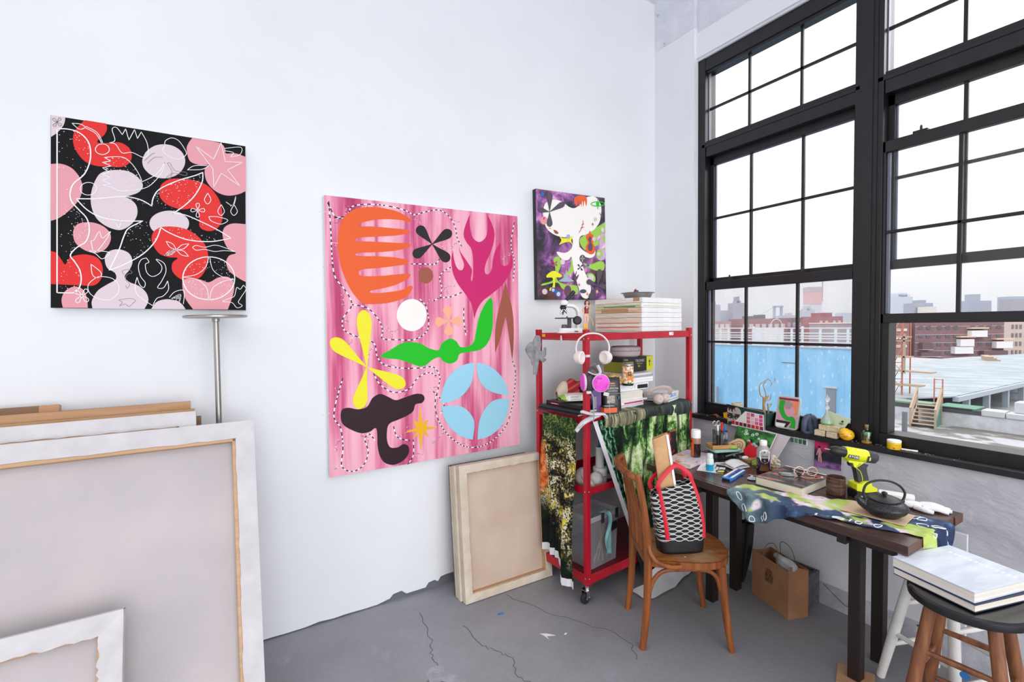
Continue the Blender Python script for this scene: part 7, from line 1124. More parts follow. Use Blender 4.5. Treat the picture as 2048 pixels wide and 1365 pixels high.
L=thing('glass_bottle','small corked glass bottle with a green scene inside, beside the chick head','bottle',(.0,-1.502,ZS_)); GBT=glassy('clear bottle glass','#e6eef0',.12,.86); m=MB(); m.lathe(GBT,[(.0,0),(.025,0),(.026,.004),(.026,.056),(.022,.07),(.011,.078),(.0095,.092),(.011,.096)],26); m.build('glass_wall',L); m=MB(); m.lathe(mat('cork','#a5714a',.9),[(.0085,.086),(.0095,.106),(0,.106)],14); m.build('cork_stopper',L); m=MB(); m.ell(mat('mossy green','#4fa54c',.9),(.0,0,.056),(.019,.019,.01),12); m.ell(MATS['mossy green'],(-.006,-.01,.05),(.01,.008,.008),8); m.build('moss',L); m=MB(); m.lathe(mat('red sand','#a53d2c',.9),[(0,.002),(.023,.002),(.023,.008),(0,.009)],18); m.lathe(CY,[(.0235,.0085),(.0235,.013),(0,.014)],18); m.tube(CY,[(-.004,-.004,.012),(-.002,-.002,.035)],.003,6); m.tube(mat('tan stem','#b9835c',.8),[(.006,-.004,.012),(.005,0,.045)],.003,6); m.build('sand_scene',L)
L=thing('paint_tin','small round yellow tin with white lid on the sill','tin',(.0,-1.628,ZS_)); m=MB(); m.lathe(mat('yellow tin','#efc21d',.4),[(0,0),(.029,0),(.0305,.003),(.0305,.034),(.029,.036)],28); m.build('tin_body',L); m=MB(); m.lathe(WHITE,[(.0295,.035),(.031,.037),(.031,.045),(.0285,.047),(0,.046)],28); m.build('lid',L); m=MB(); 
for i in range(3): m.grid(mat('tin print','#a98518',.5),lambda s,t,i=i:wrapz(.0308,-150+60*s,.01+.007*i+.002*t),6,1)
m.ell(AC['red'],wrapz(.0305,-160,.008),(.004,.004,.004),6); m.build('label_print',L)
pen('short white chalk stick lying on the sill beyond the yellow tin',(.0,-1.66,ZS_+.005),(.012,-1.725,ZS_+.005),.0045,WHITE,WHITE,'chalk')
L=thing('grit','dust and chips scattered along the sill','grit',(0,0,ZS_)); L['kind']='stuff'; m=MB(); rr=random.Random(2)
for i in range(60): m.ell(mat('plaster chip','#9a938c',.9),(rr.uniform(-.024,.035),rr.choice((rr.uniform(-.66,-.4),rr.uniform(-1.6,-1.43),rr.uniform(-1.9,-1.6))),.001),(rr.uniform(.001,.005),rr.uniform(.001,.006),.001),5)
m.build('chips',L,kind='stuff')
# ================================================================== chair, bag, stools and things on the floor
BW=wood('worn bentwood','#5f3216','#84481f','#a0602c',(30,30,1.6),.32,1.3,.06)
def m_seat(nt):
    v=coords(nt); f=noise(nt,coords(nt,(1.5,14,1)),3,6,.6,.4); c=ramp(nt,[(.3,'#6d3c1c'),(.5,'#8f5527'),(.72,'#a8703c')],f)
    wr=ramp(nt,[(.48,0.),(.66,.75)],noise(nt,v,7,5)); c=mixc(nt,wr,c,'#a98a6c'); return c,None,ramp(nt,[(.3,.28),(.7,.5)],noise(nt,v,20))
SEATM=pmat('worn plywood seat',m_seat,.35)
K=thing('bentwood_chair','brown bentwood cafe chair with thin back spindles beside the work table','chair',(-1.005,-1.045,0),-32.9)
m=MB(); sp=smooth_pts([(-.2,-.15),(-.2,.15),(-.17,.18),(-.06,.2),(.08,.212),(.18,.18),(.235,.09),(.245,0),(.235,-.09),(.18,-.18),(.08,-.212),(-.06,-.2),(-.17,-.18)],4); m.prism(BW,sp,.418,.452); m.prism(SEATM,[(x*.975,y*.975) for x,y in sp],.452,.4545); m.build('seat',K,bevel=.004)
m=MB(); m.face(mat('pale scuff','#bdb6bb',.6),[(x,y,.4549) for x,y in circ(.016,14,.09,-.06,1.1,.8)]); m.face(MATS['pale scuff'],[(x,y,.4549) for x,y in circ(.006,10,.0,-.15)]); m.build('scuff_mark',K,smooth=0,kind='stuff')
for s in (-1,1):
    m=MB(); m.tube(BW,smooth_pts([(-.215,s*.17,0),(-.195,s*.17,.2),(-.188,s*.17,.44),(-.2,s*.178,.62),(-.228,s*.188,.8),(-.243,s*.19,.87)],6,False),[.016,.019,.0205,.019,.017,.0165],14); m.ell(BW,(-.243,s*.19,.87),(.0165,.0165,.012),12); m.build('back_leg',K)
    m=MB(); m.tube(BW,smooth_pts([(.215,s*.187,0),(.196,s*.183,.12),(.178,s*.178,.28),(.168,s*.168,.42)],6,False),[.0135,.0165,.020,.022],14); m.build('front_leg',K)
    m=MB(); m.tube(BW,smooth_pts([(-.188,s*.176,.54),(-.185,s*.198,.50),(-.155,s*.214,.46),(-.1,s*.214,.437),(-.04,s*.214,.435)],5,False),.0105,10); m.build('corner_bracket',K)
    m=MB(); m.tube(BW,smooth_pts([(-.18,s*.176,.30),(-.16,s*.182,.36),(-.11,s*.186,.403),(0,s*.188,.412),(.09,s*.184,.405),(.14,s*.18,.37),(.163,s*.176,.30)],5,False),.0105,10); m.build('side_brace',K)
m=MB(); m.tube(BW,smooth_pts([(.165,-.168,.30),(.165,-.14,.38),(.165,-.07,.41),(.165,.07,.41),(.165,.14,.38),(.165,.168,.30)],5,False),.0105,10); m.build('front_brace',K)
m=MB(); m.tube(BW,smooth_pts([(-.24,-.187,.858),(-.262,-.17,.865),(-.292,-.09,.872),(-.302,0,.875),(-.292,.09,.872),(-.262,.17,.865),(-.24,.187,.858)],6,False),.0165,12); m.build('top_rail',K)
for y in (-.115,-.07,-.024,.024,.07,.115):
    zt=.868; xt=-.302+.045*(y/.13)**2; m=MB(); m.tube(BW,smooth_pts([(-.196,y*.92,.44),(-.206,y*.95,.6),(-.24,y,.76),(xt,y*1.05,zt)],5,False),.0078,8,flat=(1.25,.8)); m.build('spindle',K)
# ---- tote bag on the chair
def m_tote(nt):
    v=coords(nt); x,y,z=sep(nt,v)
    s_=math_(nt,'ADD',math_(nt,'ADD',x,y),math_(nt,'MULTIPLY',noise(nt,coords(nt),9,2),.03)); sq=math_(nt,'MAXIMUM',math_(nt,'MINIMUM',math_(nt,'MULTIPLY',math_(nt,'SINE',math_(nt,'MULTIPLY',s_,105)),1.8),1),-1)
    t_=math_(nt,'ADD',math_(nt,'MULTIPLY',z,78),math_(nt,'MULTIPLY',noise(nt,coords(nt),6,2),1.2)); n_=math_(nt,'ROUND',t_); sg=math_(nt,'SUBTRACT',1,math_(nt,'MULTIPLY',math_(nt,'FRACT',math_(nt,'MULTIPLY',n_,.5)),4))
    br=math_(nt,'ABSOLUTE',math_(nt,'SUBTRACT',math_(nt,'SUBTRACT',t_,n_),math_(nt,'MULTIPLY',math_(nt,'MULTIPLY',sg,sq),.26))); ln=ramp(nt,[(.1,1.),(.16,0.)],br); return mixc(nt,ln,'#121218','#e9e7e4'),None,None
TOTE=pmat('black cloth with white maze lines',m_tote,.8); LEA=mat('black leather base','#14151a',.5); STR=mat('red webbing','#cf1730',.5)
L=thing('tote_bag','black tote with white maze pattern and red straps, sitting on the chair','bag',(-1.040,-1.098,.4565),-27)
def tote(s,t):
    a=2*PI*s; c,n=math.cos(a),math.sin(a); w=.112+.012*math.sin(PI*t)-.004*t; d=.058*(1-.35*t)+.012*math.sin(PI*t); e=.55
    sag=.012*math.sin(3*a+1)*t
    return (w*math.copysign(abs(c)**e,c)-.045*t*t+sag*.5, d*math.copysign(abs(n)**e,n)+sag, .335*t+(.03*c*t if t>.6 else 0)*1.0-.02*t*max(0,-c))
m=MB(); m.grid(TOTE,tote,56,26,lambda s,t:LEA if t<.2 else TOTE); m.face(LEA,[tote(i/56,0) for i in range(56)][::-1]); o=m.build('bag_body',L,smooth=80,solid=.002)
m=MB(); m.grid(BB,lambda s,t:(tote(s,.86)[0]*t*.97,tote(s,.86)[1]*t*.97,.24),30,2); m.build('dark_inside',L)
for s0,s1,off in ((.66,.90,-1),(.38,.12,1)):
    pts=[]; 
    for t in (.22,.45,.7,.9,1.0): p=tote(s1,t); pts.append((p[0]+.003*off*0,p[1]+.004*off,p[2]))
    A_=tote(s1,1.0); B_=tote(s0,1.0); top=[(A_[0]-.02,A_[1]+.004*off-.0,A_[2]+.045),((A_[0]+B_[0])/2,(A_[1]+B_[1])/2-.01*off,A_[2]+.075),(B_[0]-.004,B_[1]+.004*off,B_[2]+.045)]
    dn=[(lambda p:(p[0],p[1]+.004*off,p[2]))(tote(s0,t)) for t in (1.0,.9,.7,.45,.22)]
    m=MB(); m.tube(STR,smooth_pts(pts+top+dn,5,False),.0105,8,flat=(.16,1)); m.build('strap',L)
L=thing('paper_sleeve','tall folded kraft paper sleeve with a white stripe, sticking out of the tote','paper',(-1.085,-1.072,.715),-27,rot=(0,-9,-27)); KP=nmat('kraft paper',[(.3,'#b98a5c'),(.55,'#cda274'),(.75,'#dbb58a')],9,(1,1,1),.8,5,.5,22,bdist=.01)
m=MB(); m.grid(KP,lambda s,t:(.045*math.cos(2*PI*s)*(1-.08*t),.014*math.sin(2*PI*s)*(1+.2*math.sin(t*9)),.33*t+.01*math.cos(2*PI*s)*t),24,10); m.build('paper_body',L); m=MB(); m.grid(PAPER,lambda s,t:(.028+.014*s,-.0135*(1-.3*s)-.002,.332*t),3,8); m.build('white_stripe',L)
# ---- stools
BLKS=nmat('black worn stool paint',[(.3,'#101114'),(.7,'#1d1f24')],8,rough=.25,spec=.6); STW2=wood('stool legs brown','#5b3320','#7a4a30','#94633f',(26,26,2),.45,1.5); RIMW=wood('stool seat honey','#8a4a1c','#a86128','#bd7a3a',(3,20,20),.35,1.5); WHP=nmat('white stool paint',[(.3,'#d2d0cd'),(.7,'#e6e4e1')],9,rough=.5)
def stool(label,c,rz,zt,r,top,leg,rung_l,sp=.08,sb=.155):
    K=thing('round_stool',label,'stool',(c[0],c[1],0),rz); m=MB(); m.lathe(top,[(0,zt),(r*.93,zt),(r*.985,zt+.006),(r,zt+.018),(r*.99,zt+.03),(r*.95,zt+.036),(r*.8,zt+.034),(0,zt+.031)],48); m.build('seat',K)
    P=lambda sx,sy,z:tuple((sp+(sb-sp)*(1-z/zt))*q for q in (sx,sy))+(z,)
    for sx in (-1,1):
        for sy in (-1,1): m=MB(); m.tube(leg,[P(sx,sy,0),P(sx,sy,zt*.5),P(sx,sy,zt)],[.0165,.0205,.0185],14); m.build('leg',K)
    for k,(a,b) in enumerate((((-1,-1),(1,-1)),((-1,1),(1,1)),((-1,-1),(-1,1)),((1,-1),(1,1)))):
        for z in ((.16,.36) if k<2 else (.22,.43)): m=MB(); p,q=P(*a,z),P(*b,z); m.tube(rung_l,[p,[(u+v)/2 for u,v in zip(p,q)],q],[.009,.0115,.009],10); m.build('rung',K)
    return K
sb=stool('black topped round stool with brown wooden legs, holding two books',(-.794,-2.136),4,.606,.167,BLKS,STW2,STW2)
o=MB().lathe(mat('blue dot sticker','#1f5f9f',.5),[(.0,.0),(.013,.0),(.013,.001),(0,.001)],14,M=T(-.128,-.02,.42)@RY(-90)).build('blue_sticker',sb)
stool('white legged round stool with honey wood seat, behind the black topped stool',(-.41,-1.97),-20,.515,.16,RIMW,WHP,WHP)
WCOV=nmat('silvery white book cover',[(.35,'#cdd5e3'),(.65,'#e6ecf5')],6,(1,4,1),.4,5)
q=book('hardback_book','lower hardback with dark blue edge on the black topped stool','book',(-.735,-2.102,.6430),-16,.30,.262,.027,mat('navy book board','#27324a',.5),PAGES,'X')
def wp(q,w,d,h):
    q.b2(WCOV,(-w/2+.001,-d/2+.001,h-.0004),(w/2-.001,d/2-.001,h+.0006)); 
    for i in range(13): q.b2(MATS.get('white embossed lettering') or mat('white embossed lettering','#f6f8fb',.3),(w*.27,-d*.42+i*.016,h+.0006),(w*.27+.014,-d*.42+i*.016+.009,h+.0011))
book('hardback_book','upper hardback with silvery white cover on the black topped stool','book',(-.722,-2.096,.6707),-15,.312,.262,.036,mat('blue white board','#b9c6dc',.45),PAGES,'X',extra=wp)
# ---- brown paper carrier bag
KB=nmat('brown kraft bag',[(.3,'#8a5f43'),(.7,'#a1744f')],4,rough=.85,bmp=.3,bscale=9,bdist=.02); L=thing('paper_bag','brown paper carrier bag with twisted handles on the floor under the table','bag',(-.334,-1.213,0),71.3)
w,d,hh=.139,.064,.262; m=MB(); b=[(-w,-d),(w,-d),(w,d),(-w,d)]
for i in range(4):
    (x0,y0),(x1,y1)=b[i],b[(i+1)%4]; 
    def fn(s,t,i=i,x0=x0,y0=y0,x1=x1,y1=y1):
        x,y=x0+(x1-x0)*s,y0+(y1-y0)*s; k=math.sin(PI*s)*(.016*t if i in (1,3) else -.004*t)
        return (x-(k if i==1 else -k if i==3 else 0),y+(k if i==0 else -k if i==2 else 0)*-1,hh*t+(.02*math.cos(2*s) if i==3 else 0)*t)
    m.grid(KB,fn,10,12)
m.face(KB,[(x,y,.001) for x,y in b]); m.build('bag_body',L,smooth=40)
for s in (-1,1): m=MB(); m.tube(mat('twisted paper cord','#7a5b3d',.8),smooth_pts([(-.05,s*.06-.0,.22),(-.052,s*.058,.27),(-.04,s*.045,.33),(0,s*.035,.352),(.04,s*.045,.33),(.052,s*.058,.27),(.05,s*.06,.22)],5,False),.0022,6); m.build('cord_handle',L)
m=MB(); tm=mat('dark bag print','#3a241a',.7)
for i,t_ in enumerate(('JOU','BODI','EIDIT')): m.text(tm,t_,.034,T(.0,d+.0012,.195-.027*i)@RZ(180)@RX(90),sx=.75+.0*i)
m.build('bag_print',L)
L=thing('cloth_bundle','white cloth bundle stuffed in the paper carrier bag','cloth',(-.342,-1.262,.215),71); m=MB(); m.ell(nmat('white rag',[(.3,'#a9a9b0'),(.7,'#d9d9de')],14,rough=.9,bmp=.5),(0,0,.03),(.075,.038,.04),16); m.tube(MATS['white rag'],[(-.08,.02,.05),(0,.03,.07),(.08,.0,.05)],.016,10,sm=4); m.build('cloth',L)
# ---- umbrella, bucket, panel, block
UM=nmat('black umbrella cloth',[(.3,'#0c0c0e'),(.7,'#1b1b1f')],20,rough=.7); L=thing('umbrella','folded black umbrella leaning behind the table legs','umbrella',(-.312,-.965,.012),0,rot=(0,5,-20))
m=MB(); m.grid(UM,lambda s,t:((lambda r:(r*math.cos(2*PI*s),r*math.sin(2*PI*s),.37*t))((.016+.026*math.sin(PI*min(1,t*.62)))*(1+.22*math.cos(2*PI*s*7)))),56,12); m.build('folded_cloth',L); m=MB(); m.lathe(BB,[(.004,-.01),(.006,0),(.006,.40),(.005,.56),(.011,.565),(.012,.63),(.008,.64),(0,.64)],12); m.build('shaft_and_handle',L)
L=thing('plastic_bucket','white plastic bucket with lid behind the chair','bucket',(-.235,-.815,0)); m=MB(); m.lathe(WHITE,[(0,0),(.062,0),(.07,.16)],30); m.build('bucket_body',L); m=MB(); m.lathe(mat('bucket lid grey','#c9c9cd',.45),[(.073,.155),(.075,.16),(.075,.175),(.068,.18),(0,.178)],30); m.build('lid',L); m=MB(); m.tube(STEEL,smooth_pts([(-.074,0,.15),(-.06,-.055,.12),(0,-.085,.1),(.06,-.055,.12),(.074,0,.15)],4,False),.0018,6); m.build('wire_handle',L)
PANM=mat('white board face','#d6d7de',.7); L=thing('white_board','long white board standing against the wall under the table','board',(-.045,-1.19,.0),0,rot=(0,0,0)); m=MB(); m.b2(PANM,(-.0,-.745,.083),(.018,.75,.6)); m.build('board_face',L,bevel=.002); m=MB()
for y in (-.6,.55): m.b2(mat('dark wood rest','#4d4440',.8),(-.01,y-.03,.04),(.022,y+.03,.082))
for k,y in enumerate((-.6,.55)):
    q=MB(); q.b2(MATS['dark wood rest'],(-.025,y-.03,.03),(.03,y+.03,.0825)); q.build('foot_block',L)
CB=nmat('dark concrete block',[(.3,'#3b3b40'),(.7,'#55555b')],30,rough=.9,bmp=.5); L=thing('cinder_block','dark grey concrete block beside the paper carrier bag','block',(-.19,-1.262,.0),0)
m=MB(); m.b2(CB,(-.09,-.07,0),(.06,-.05,.19)); m.b2(CB,(-.09,.05,0),(.06,.07,.19)); m.b2(CB,(-.09,-.05,0),(-.065,.05,.19)); m.b2(CB,(-.01,-.05,0),(.015,.05,.19)); m.b2(CB,(.045,-.05,0),(.06,.05,.19)); m.build('block',L,bevel=.003)
L=thing('loose_wire','thin dark wire sagging along the foot of the wall','wire',(-.127,-1.42,.0),0); m=MB(); m.tube(DARK,smooth_pts([(0,.07,.12),(-.004,0,.075),(-.004,-.05,.05),(-.002,-.08,.06),(0,-.085,.09),(.004,-.06,.11)],5,False),.0016,6); m.build('wire_strand',L)
# ---- scraps on the floor
L=thing('tape_scrap','small torn strip of blue tape on the concrete floor','tape',(-1.734,-.446,.0012),-8); m=MB(); m.prism(mat('blue tape','#2f7fd0',.6),[(-.02,-.006),(.018,-.01),(.024,.004),(-.006,.009)],0,.0008); m.build('strip',L)
L=thing('paper_scrap','white V-shaped paper scrap on the concrete floor','paper',(-1.612,-.735,.001),0); m=MB(); m.prism(PAPER,[(-.03,.03),(-.02,.0),(-.018,-.035),(-.012,-.005),(.03,-.025),(.0,.012)],0,.001); m.build('scrap',L)
L=thing('paper_scrap','tiny white paper crumb near the V-shaped scrap','paper',(-1.531,-.777,.001),20); m=MB(); m.prism(PAPER,[(-.009,-.004),(.008,-.005),(.01,.004),(-.006,.005)],0,.001); m.build('scrap',L)
# ================================================================== the view outside
def m_snow(nt):
    v=coords(nt); a=noise(nt,coords(nt,(.55,.35,1)),1.1,5,.6,.4); c=ramp(nt,[(.44,'#65635f'),(.47,'#7b7975'),(.5,'#a3a5aa'),(.7,'#b0b3b8')],a); return c,None,None
SNOW=pmat('patchy snow on wet roof',m_snow,.6); SNW=mat('snow','#eef1f6',.7); WETR=mat('wet grey roof','#9a9ba0',.5); FARG=mat('far ground','#9d9ba0',.9)
m=MB(); m.b2(SNOW,(.32,-30,-2.9),(23.0,40,-2.7)); struct(m,'terrace_floor','snow patched flat roof outside the window'); m=MB(); m.b2(WETR,(22.9,-40,-3.4),(75,60,-3.2)); struct(m,'lower_roof'); m=MB(); m.b2(FARG,(75,-250,-13),(420,320,-12)); struct(m,'ground_far')
BLK_=pmat('pale concrete block',lambda nt:(ramp(nt,[(.35,'#b5b6bb'),(.65,'#cccdd2')],noise(nt,coords(nt),3,6)),None,None),.8); GRNW=mat('weathered green board','#7f9484',.8); DKB=mat('dark roofing edge','#4b4a4f',.7); TIMB=mat('pale lumber','#ad9885',.8); GREEN_=mat('green plywood','#5d8a76',.8)
m=MB(); m.b2(BLK_,(22.45,-30,-2.7),(22.75,30,-2.15)); m.b2(DKB,(22.43,3.55,-2.15),(22.75,30,-1.97)); m.b2(DKB,(22.43,3.9,-1.99),(22.8,4.9,-1.93)); m.b2(GREEN_,(22.45,3.8,-1.97),(23.6,5.0,-1.92)); m.b2(GRNW,(22.45,5.2,-1.97),(23.2,14,-1.9)); struct(m,'wall_parapet','low block parapet across the snowy roof')
FOAM=mat('white foam slab','#bdbfc4',.8)
for y0,y1,z0,z1,x0,lab in ((2.95,3.62,-2.149,-1.90,22.40,'short white foam slab at the broken end of the parapet'),(-1.0,2.93,-2.149,-1.93,22.40,'long white foam slab lying along the parapet'),(1.0,2.75,-1.928,-1.5,22.6,'thick white foam slab stacked on the long one'),(.3,2.3,-1.498,-1.2,22.7,'topmost white foam slab by the steel columns')):
    L=thing('foam_slab',lab,'slab',(x0+.3,(y0+y1)/2,z0),0,'white foam slabs on the parapet'); m=MB(); m.b2(FOAM,(-.3,-(y1-y0)/2,0),(.3,(y1-y0)/2,z1-z0)); m.build('slab',L,bevel=.03)
# blue sheathed wall
def m_blue(nt):
    v=coords(nt); x,y,z=sep(nt,v); f=ramp(nt,[(.42,'#78bdea'),(.6,'#8ccaf2')],noise(nt,coords(nt,(1,1.5,.5)),2,4)); d=voro(nt,coords(nt,(1,3.1,1.6),(.22,0,0)),2.1,rand=.3); k=ramp(nt,[(.1,.55),(.2,0.)],d); c=mixc(nt,k,f,'#cfe6f6')
    s=math_(nt,'FRACT',math_(nt,'MULTIPLY',y,1.64)); c=mixc(nt,ramp(nt,[(.0,.6),(.025,0.)],s),c,'#5d93bd'); return c,None,None
L=thing('site_wall','long light blue sheathed building wall outside the left window','wall panel',(9,5.6,-2.7)); m=MB(); m.b2(pmat('light blue sheathing',m_blue,.7),(0,-3.45,0),(.2,6,3.705)); m.b2(mat('blue wall capping','#9fb4c6',.6),(-.02,-3.46,3.69),(.22,6,3.72)); m.build('sheathing',L)
m=MB(); m.b2(mat('grey opening','#6d7985',.7),(-.03,-2.87,1.8),(0,-2.67,2.78)); m.b2(mat('opening lintel','#b9c3c9',.6),(-.05,-2.9,2.78),(0,-2.62,2.82)); m.build('door_opening',L); m=MB(); m.lathe(mat('grey vent pipe','#868f9b',.5),[(.035,1.6),(.035,2.52),(0,2.53)],10,(-.1,.13,0)); m.build('vent_pipe',L); m=MB(); m.b2(DKB,(-.01,-1.95,3.30),(0,-1.62,3.315)); m.b2(DKB,(-.01,.42,2.62),(0,.6,2.63)); m.build('seam_tape',L,kind='stuff')
# white steel frame behind it
WST=mat('white steel','#dfe2e6',.5); L=thing('steel_guard_frame','white steel guard frame rising behind the light blue wall','frame',(16,8.5,-2.7))
for i in range(14): y=-3.6+i*.52+(.12 if i%3==1 else 0); m=MB(); m.b2(WST,(-.03,y-.035,0),(.03,y+.035,4.11+(.05 if i%4==0 else 0))); m.build('post',L)
for z in (3.56,3.70,3.79,3.9,4.09): m=MB(); m.b2(WST,(-.05,-3.7,z-.02),(-.03,3.6,z+.02)); m.build('rail',L)
# metal roof deck on steel columns
def m_deck(nt):
    v=coords(nt); x,y,z=sep(nt,v); a=math_(nt,'FRACT',math_(nt,'MULTIPLY',math_(nt,'ADD',math_(nt,'MULTIPLY',x,.83),math_(nt,'MULTIPLY',y,.55)),.55)); b=math_(nt,'FRACT',math_(nt,'MULTIPLY',math_(nt,'SUBTRACT',math_(nt,'MULTIPLY',y,.93),math_(nt,'MULTIPLY',x,.36)),1.05))
    c=ramp(nt,[(.4,'#87919a'),(.6,'#98a2ab')],noise(nt,v,.6,4)); c=mixc(nt,ramp(nt,[(0,.85),(.14,0.)],a),c,'#53606b'); return mixc(nt,ramp(nt,[(0,.5),(.06,0.)],b),c,'#66788a'),None,None
L=thing('roof_deck','wide pale metal roof deck on steel columns beyond the parapet','roof deck',(34,8,-3.199)); pl=[(23.2,6.9),(26.45,5.54),(36.65,5.37),(69.2,12.06),(55.7,14.5),(41.8,13.8),(30,16)]; m=MB().at(T(-34,-8,0)); m.prism(pmat('pale corrugated deck',m_deck,.5),pl,1.19,1.25); m.build('deck_sheet',L); STL=mat('grey painted steel','#a6b0ba',.5); m=MB().at(T(-34,-8,0)); 
m.tube(STL,[(26.45,5.52,1.1),(36.65,5.35,1.1),(69.2,12.0,1.1)],.16,4); m.build('edge_beam',L)
for x,y in ((28.2,5.6),(31.0,5.56),(34.0,5.52),(37.5,5.65),(41.5,6.5),(46,7.4)): m=MB().at(T(x-34,y-8,0)); m.b2(STL,(-.12,-.12,0),(.12,.12,1.1)); m.build('column',L)
L=thing('lumber_stack','small pile of tan planks on the far edge of the metal deck','lumber',(56,11.5,-1.948),20); 
for i in range(3): m=MB(); m.b2(TIMB,(-1.6+.2*i,-.5+.2*i,.12*i),(1.4+.2*i,.4,.12*i+.11)); m.build('plank',L)
# wooden steps
L=thing('wooden_steps','wooden steps with handrails leading up to the parapet','steps',(21.75,5.13,-2.699),8)
for i in range(6): m=MB(); m.b2(TIMB,(-.62+.2*i-.02,-.36,.13*(i+1)-.03),(-.62+.2*i+.2,.36,.13*(i+1))); m.build('tread',L)
for s in (-1,1): m=MB(); y=s*.37; m.prism(GREEN_ if s<0 else TIMB,[(-.62,0),(.62,0),(.62,.8),(.5,.8),(-.62,.1)],y-.02,y+.02,M=RX(90)@SC(1,1,-1)); m.build('stringer',L)
for s in (-1,1):
    y=s*.39; m=MB(); m.b2(TIMB,(-.64,y-.03,0),(-.57,y+.03,.72)); m.b2(TIMB,(.5,y-.03,.0),(.57,y+.03,1.5)); m.tube(TIMB,[(-.62,y,.72),(.56,y,1.48)],.05,4); m.tube(TIMB,[(-.62,y,.42),(.56,y,1.2)],.045,4); m.build('handrail',L)
L=thing('grey_bollard','grey vent pipe standing on the snowy roof','pipe',(19.6,5.1,-2.699)); m=MB(); m.lathe(mat('grey bollard','#6f7278',.6),[(.085,0),(.085,.78),(.07,.8),(0,.8)],16); m.build('pipe',L)
# scaffold
ORS=mat('rusty orange scaffold','#b9705e',.6); L=thing('scaffold_tower','rusty scaffold tower with planks beside the metal deck','scaffold',(25,7.25,-3.199))
for x,y in ((0,.17),(0,-.16),(.9,.17),(.9,-.16)): m=MB(); m.lathe(ORS,[(.03,0),(.03,4.95)],6,(x,y,0)); m.build('upright',L)
for k in range(6):
    z=.4+.8*k; m=MB(); m.tube(ORS,[(0,.17,z),(0,-.16,z+.02)],.018,5); m.tube(ORS,[(0,.17,z),(.9,.17,z+.7)],.015,5); m.tube(ORS,[(0,-.16,z+.35),(0,.17,z+.75)],.012,5); m.build('brace',L)
for z,a,b in ((1.7,-.9,.5),(2.37,-1.3,.4),(3.06,-.45,.45),(3.84,-.3,.5),(4.02,-.35,.5)): m=MB(); m.b2(TIMB,(-.1,a,z),(.5,b,z+.06)); m.build('plank',L)
m=MB(); m.b2(TIMB,(-.1,-.28,2.3),(0,-.2,4.2)); m.build('tall_plank',L)
L=thing('scaffold','single rusty scaffold frame standing at the top of the wooden steps','scaffold',(23.3,5.21,-3.199))
for y in (-.14,.14): m=MB(); m.lathe(ORS,[(.025,0),(.025,2.32)],6,(0,y,0)); m.build('upright',L)
for z in (1.5,1.9,2.28): m=MB(); m.tube(ORS,[(0,-.14,z),(0,.14,z)],.016,5); m.build('crossbar',L)
# ---- buildings, distance haze painted into their colours as paler tones
FZ=-12.0
def bldg(name,label,x,y,zt,w,col,d=8,wins=(),wcol='#6d6a72',wsz=(1.3,1.5),roof=None,base=FZ,cap=None,extra=None,brick=False,group=None,rz=-31.3):
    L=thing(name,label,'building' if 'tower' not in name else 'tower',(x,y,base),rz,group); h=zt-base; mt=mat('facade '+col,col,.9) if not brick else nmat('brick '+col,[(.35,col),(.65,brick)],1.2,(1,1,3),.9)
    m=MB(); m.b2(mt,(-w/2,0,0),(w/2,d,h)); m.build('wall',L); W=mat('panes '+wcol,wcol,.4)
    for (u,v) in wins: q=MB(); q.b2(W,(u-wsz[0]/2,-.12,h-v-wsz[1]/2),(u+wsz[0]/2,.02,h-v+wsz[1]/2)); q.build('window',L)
    if roof: q=MB(); q.b2(mat('roof '+roof,roof,.8),(-w/2-.2,-.3,h),(w/2+.2,d,h+.25)); q.build('roof_edge',L)
    if cap:
        for u,cw,ch,cc in cap: q=MB(); q.b2(mat('facade '+cc,cc,.9),(u-cw/2,1,h),(u+cw/2,d-1,h+ch)); q.build('rooftop_block',L)
    if extra: extra(L,w,h)
    return L
G=lambda us,vs:[(u,v) for v in vs for u in us]
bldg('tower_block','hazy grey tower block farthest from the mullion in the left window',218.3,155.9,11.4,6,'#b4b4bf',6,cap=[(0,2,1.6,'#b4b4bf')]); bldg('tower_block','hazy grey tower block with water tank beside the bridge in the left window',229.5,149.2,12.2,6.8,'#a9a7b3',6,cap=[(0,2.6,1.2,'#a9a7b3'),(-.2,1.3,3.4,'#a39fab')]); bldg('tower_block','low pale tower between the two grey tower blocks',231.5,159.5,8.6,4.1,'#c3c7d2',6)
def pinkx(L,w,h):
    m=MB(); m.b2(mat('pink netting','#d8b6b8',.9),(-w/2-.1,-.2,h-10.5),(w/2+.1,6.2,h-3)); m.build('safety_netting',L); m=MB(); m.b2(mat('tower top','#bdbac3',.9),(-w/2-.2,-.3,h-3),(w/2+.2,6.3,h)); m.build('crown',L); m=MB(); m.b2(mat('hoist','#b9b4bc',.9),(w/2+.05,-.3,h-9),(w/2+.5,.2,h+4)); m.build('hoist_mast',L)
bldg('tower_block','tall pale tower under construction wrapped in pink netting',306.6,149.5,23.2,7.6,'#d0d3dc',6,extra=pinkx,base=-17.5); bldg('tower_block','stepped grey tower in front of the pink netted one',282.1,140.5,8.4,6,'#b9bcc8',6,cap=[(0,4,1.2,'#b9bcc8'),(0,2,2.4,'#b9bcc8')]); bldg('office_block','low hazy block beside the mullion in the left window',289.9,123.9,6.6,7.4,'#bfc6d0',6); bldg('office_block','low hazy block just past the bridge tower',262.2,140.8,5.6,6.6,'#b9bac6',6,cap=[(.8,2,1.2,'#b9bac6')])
L=thing('bridge_tower','hazy steel suspension bridge tower with cables in the distance','bridge',(296.9,166.7,FZ),-31.3); BS=mat('hazy bridge steel','#a9b1c2',.8)
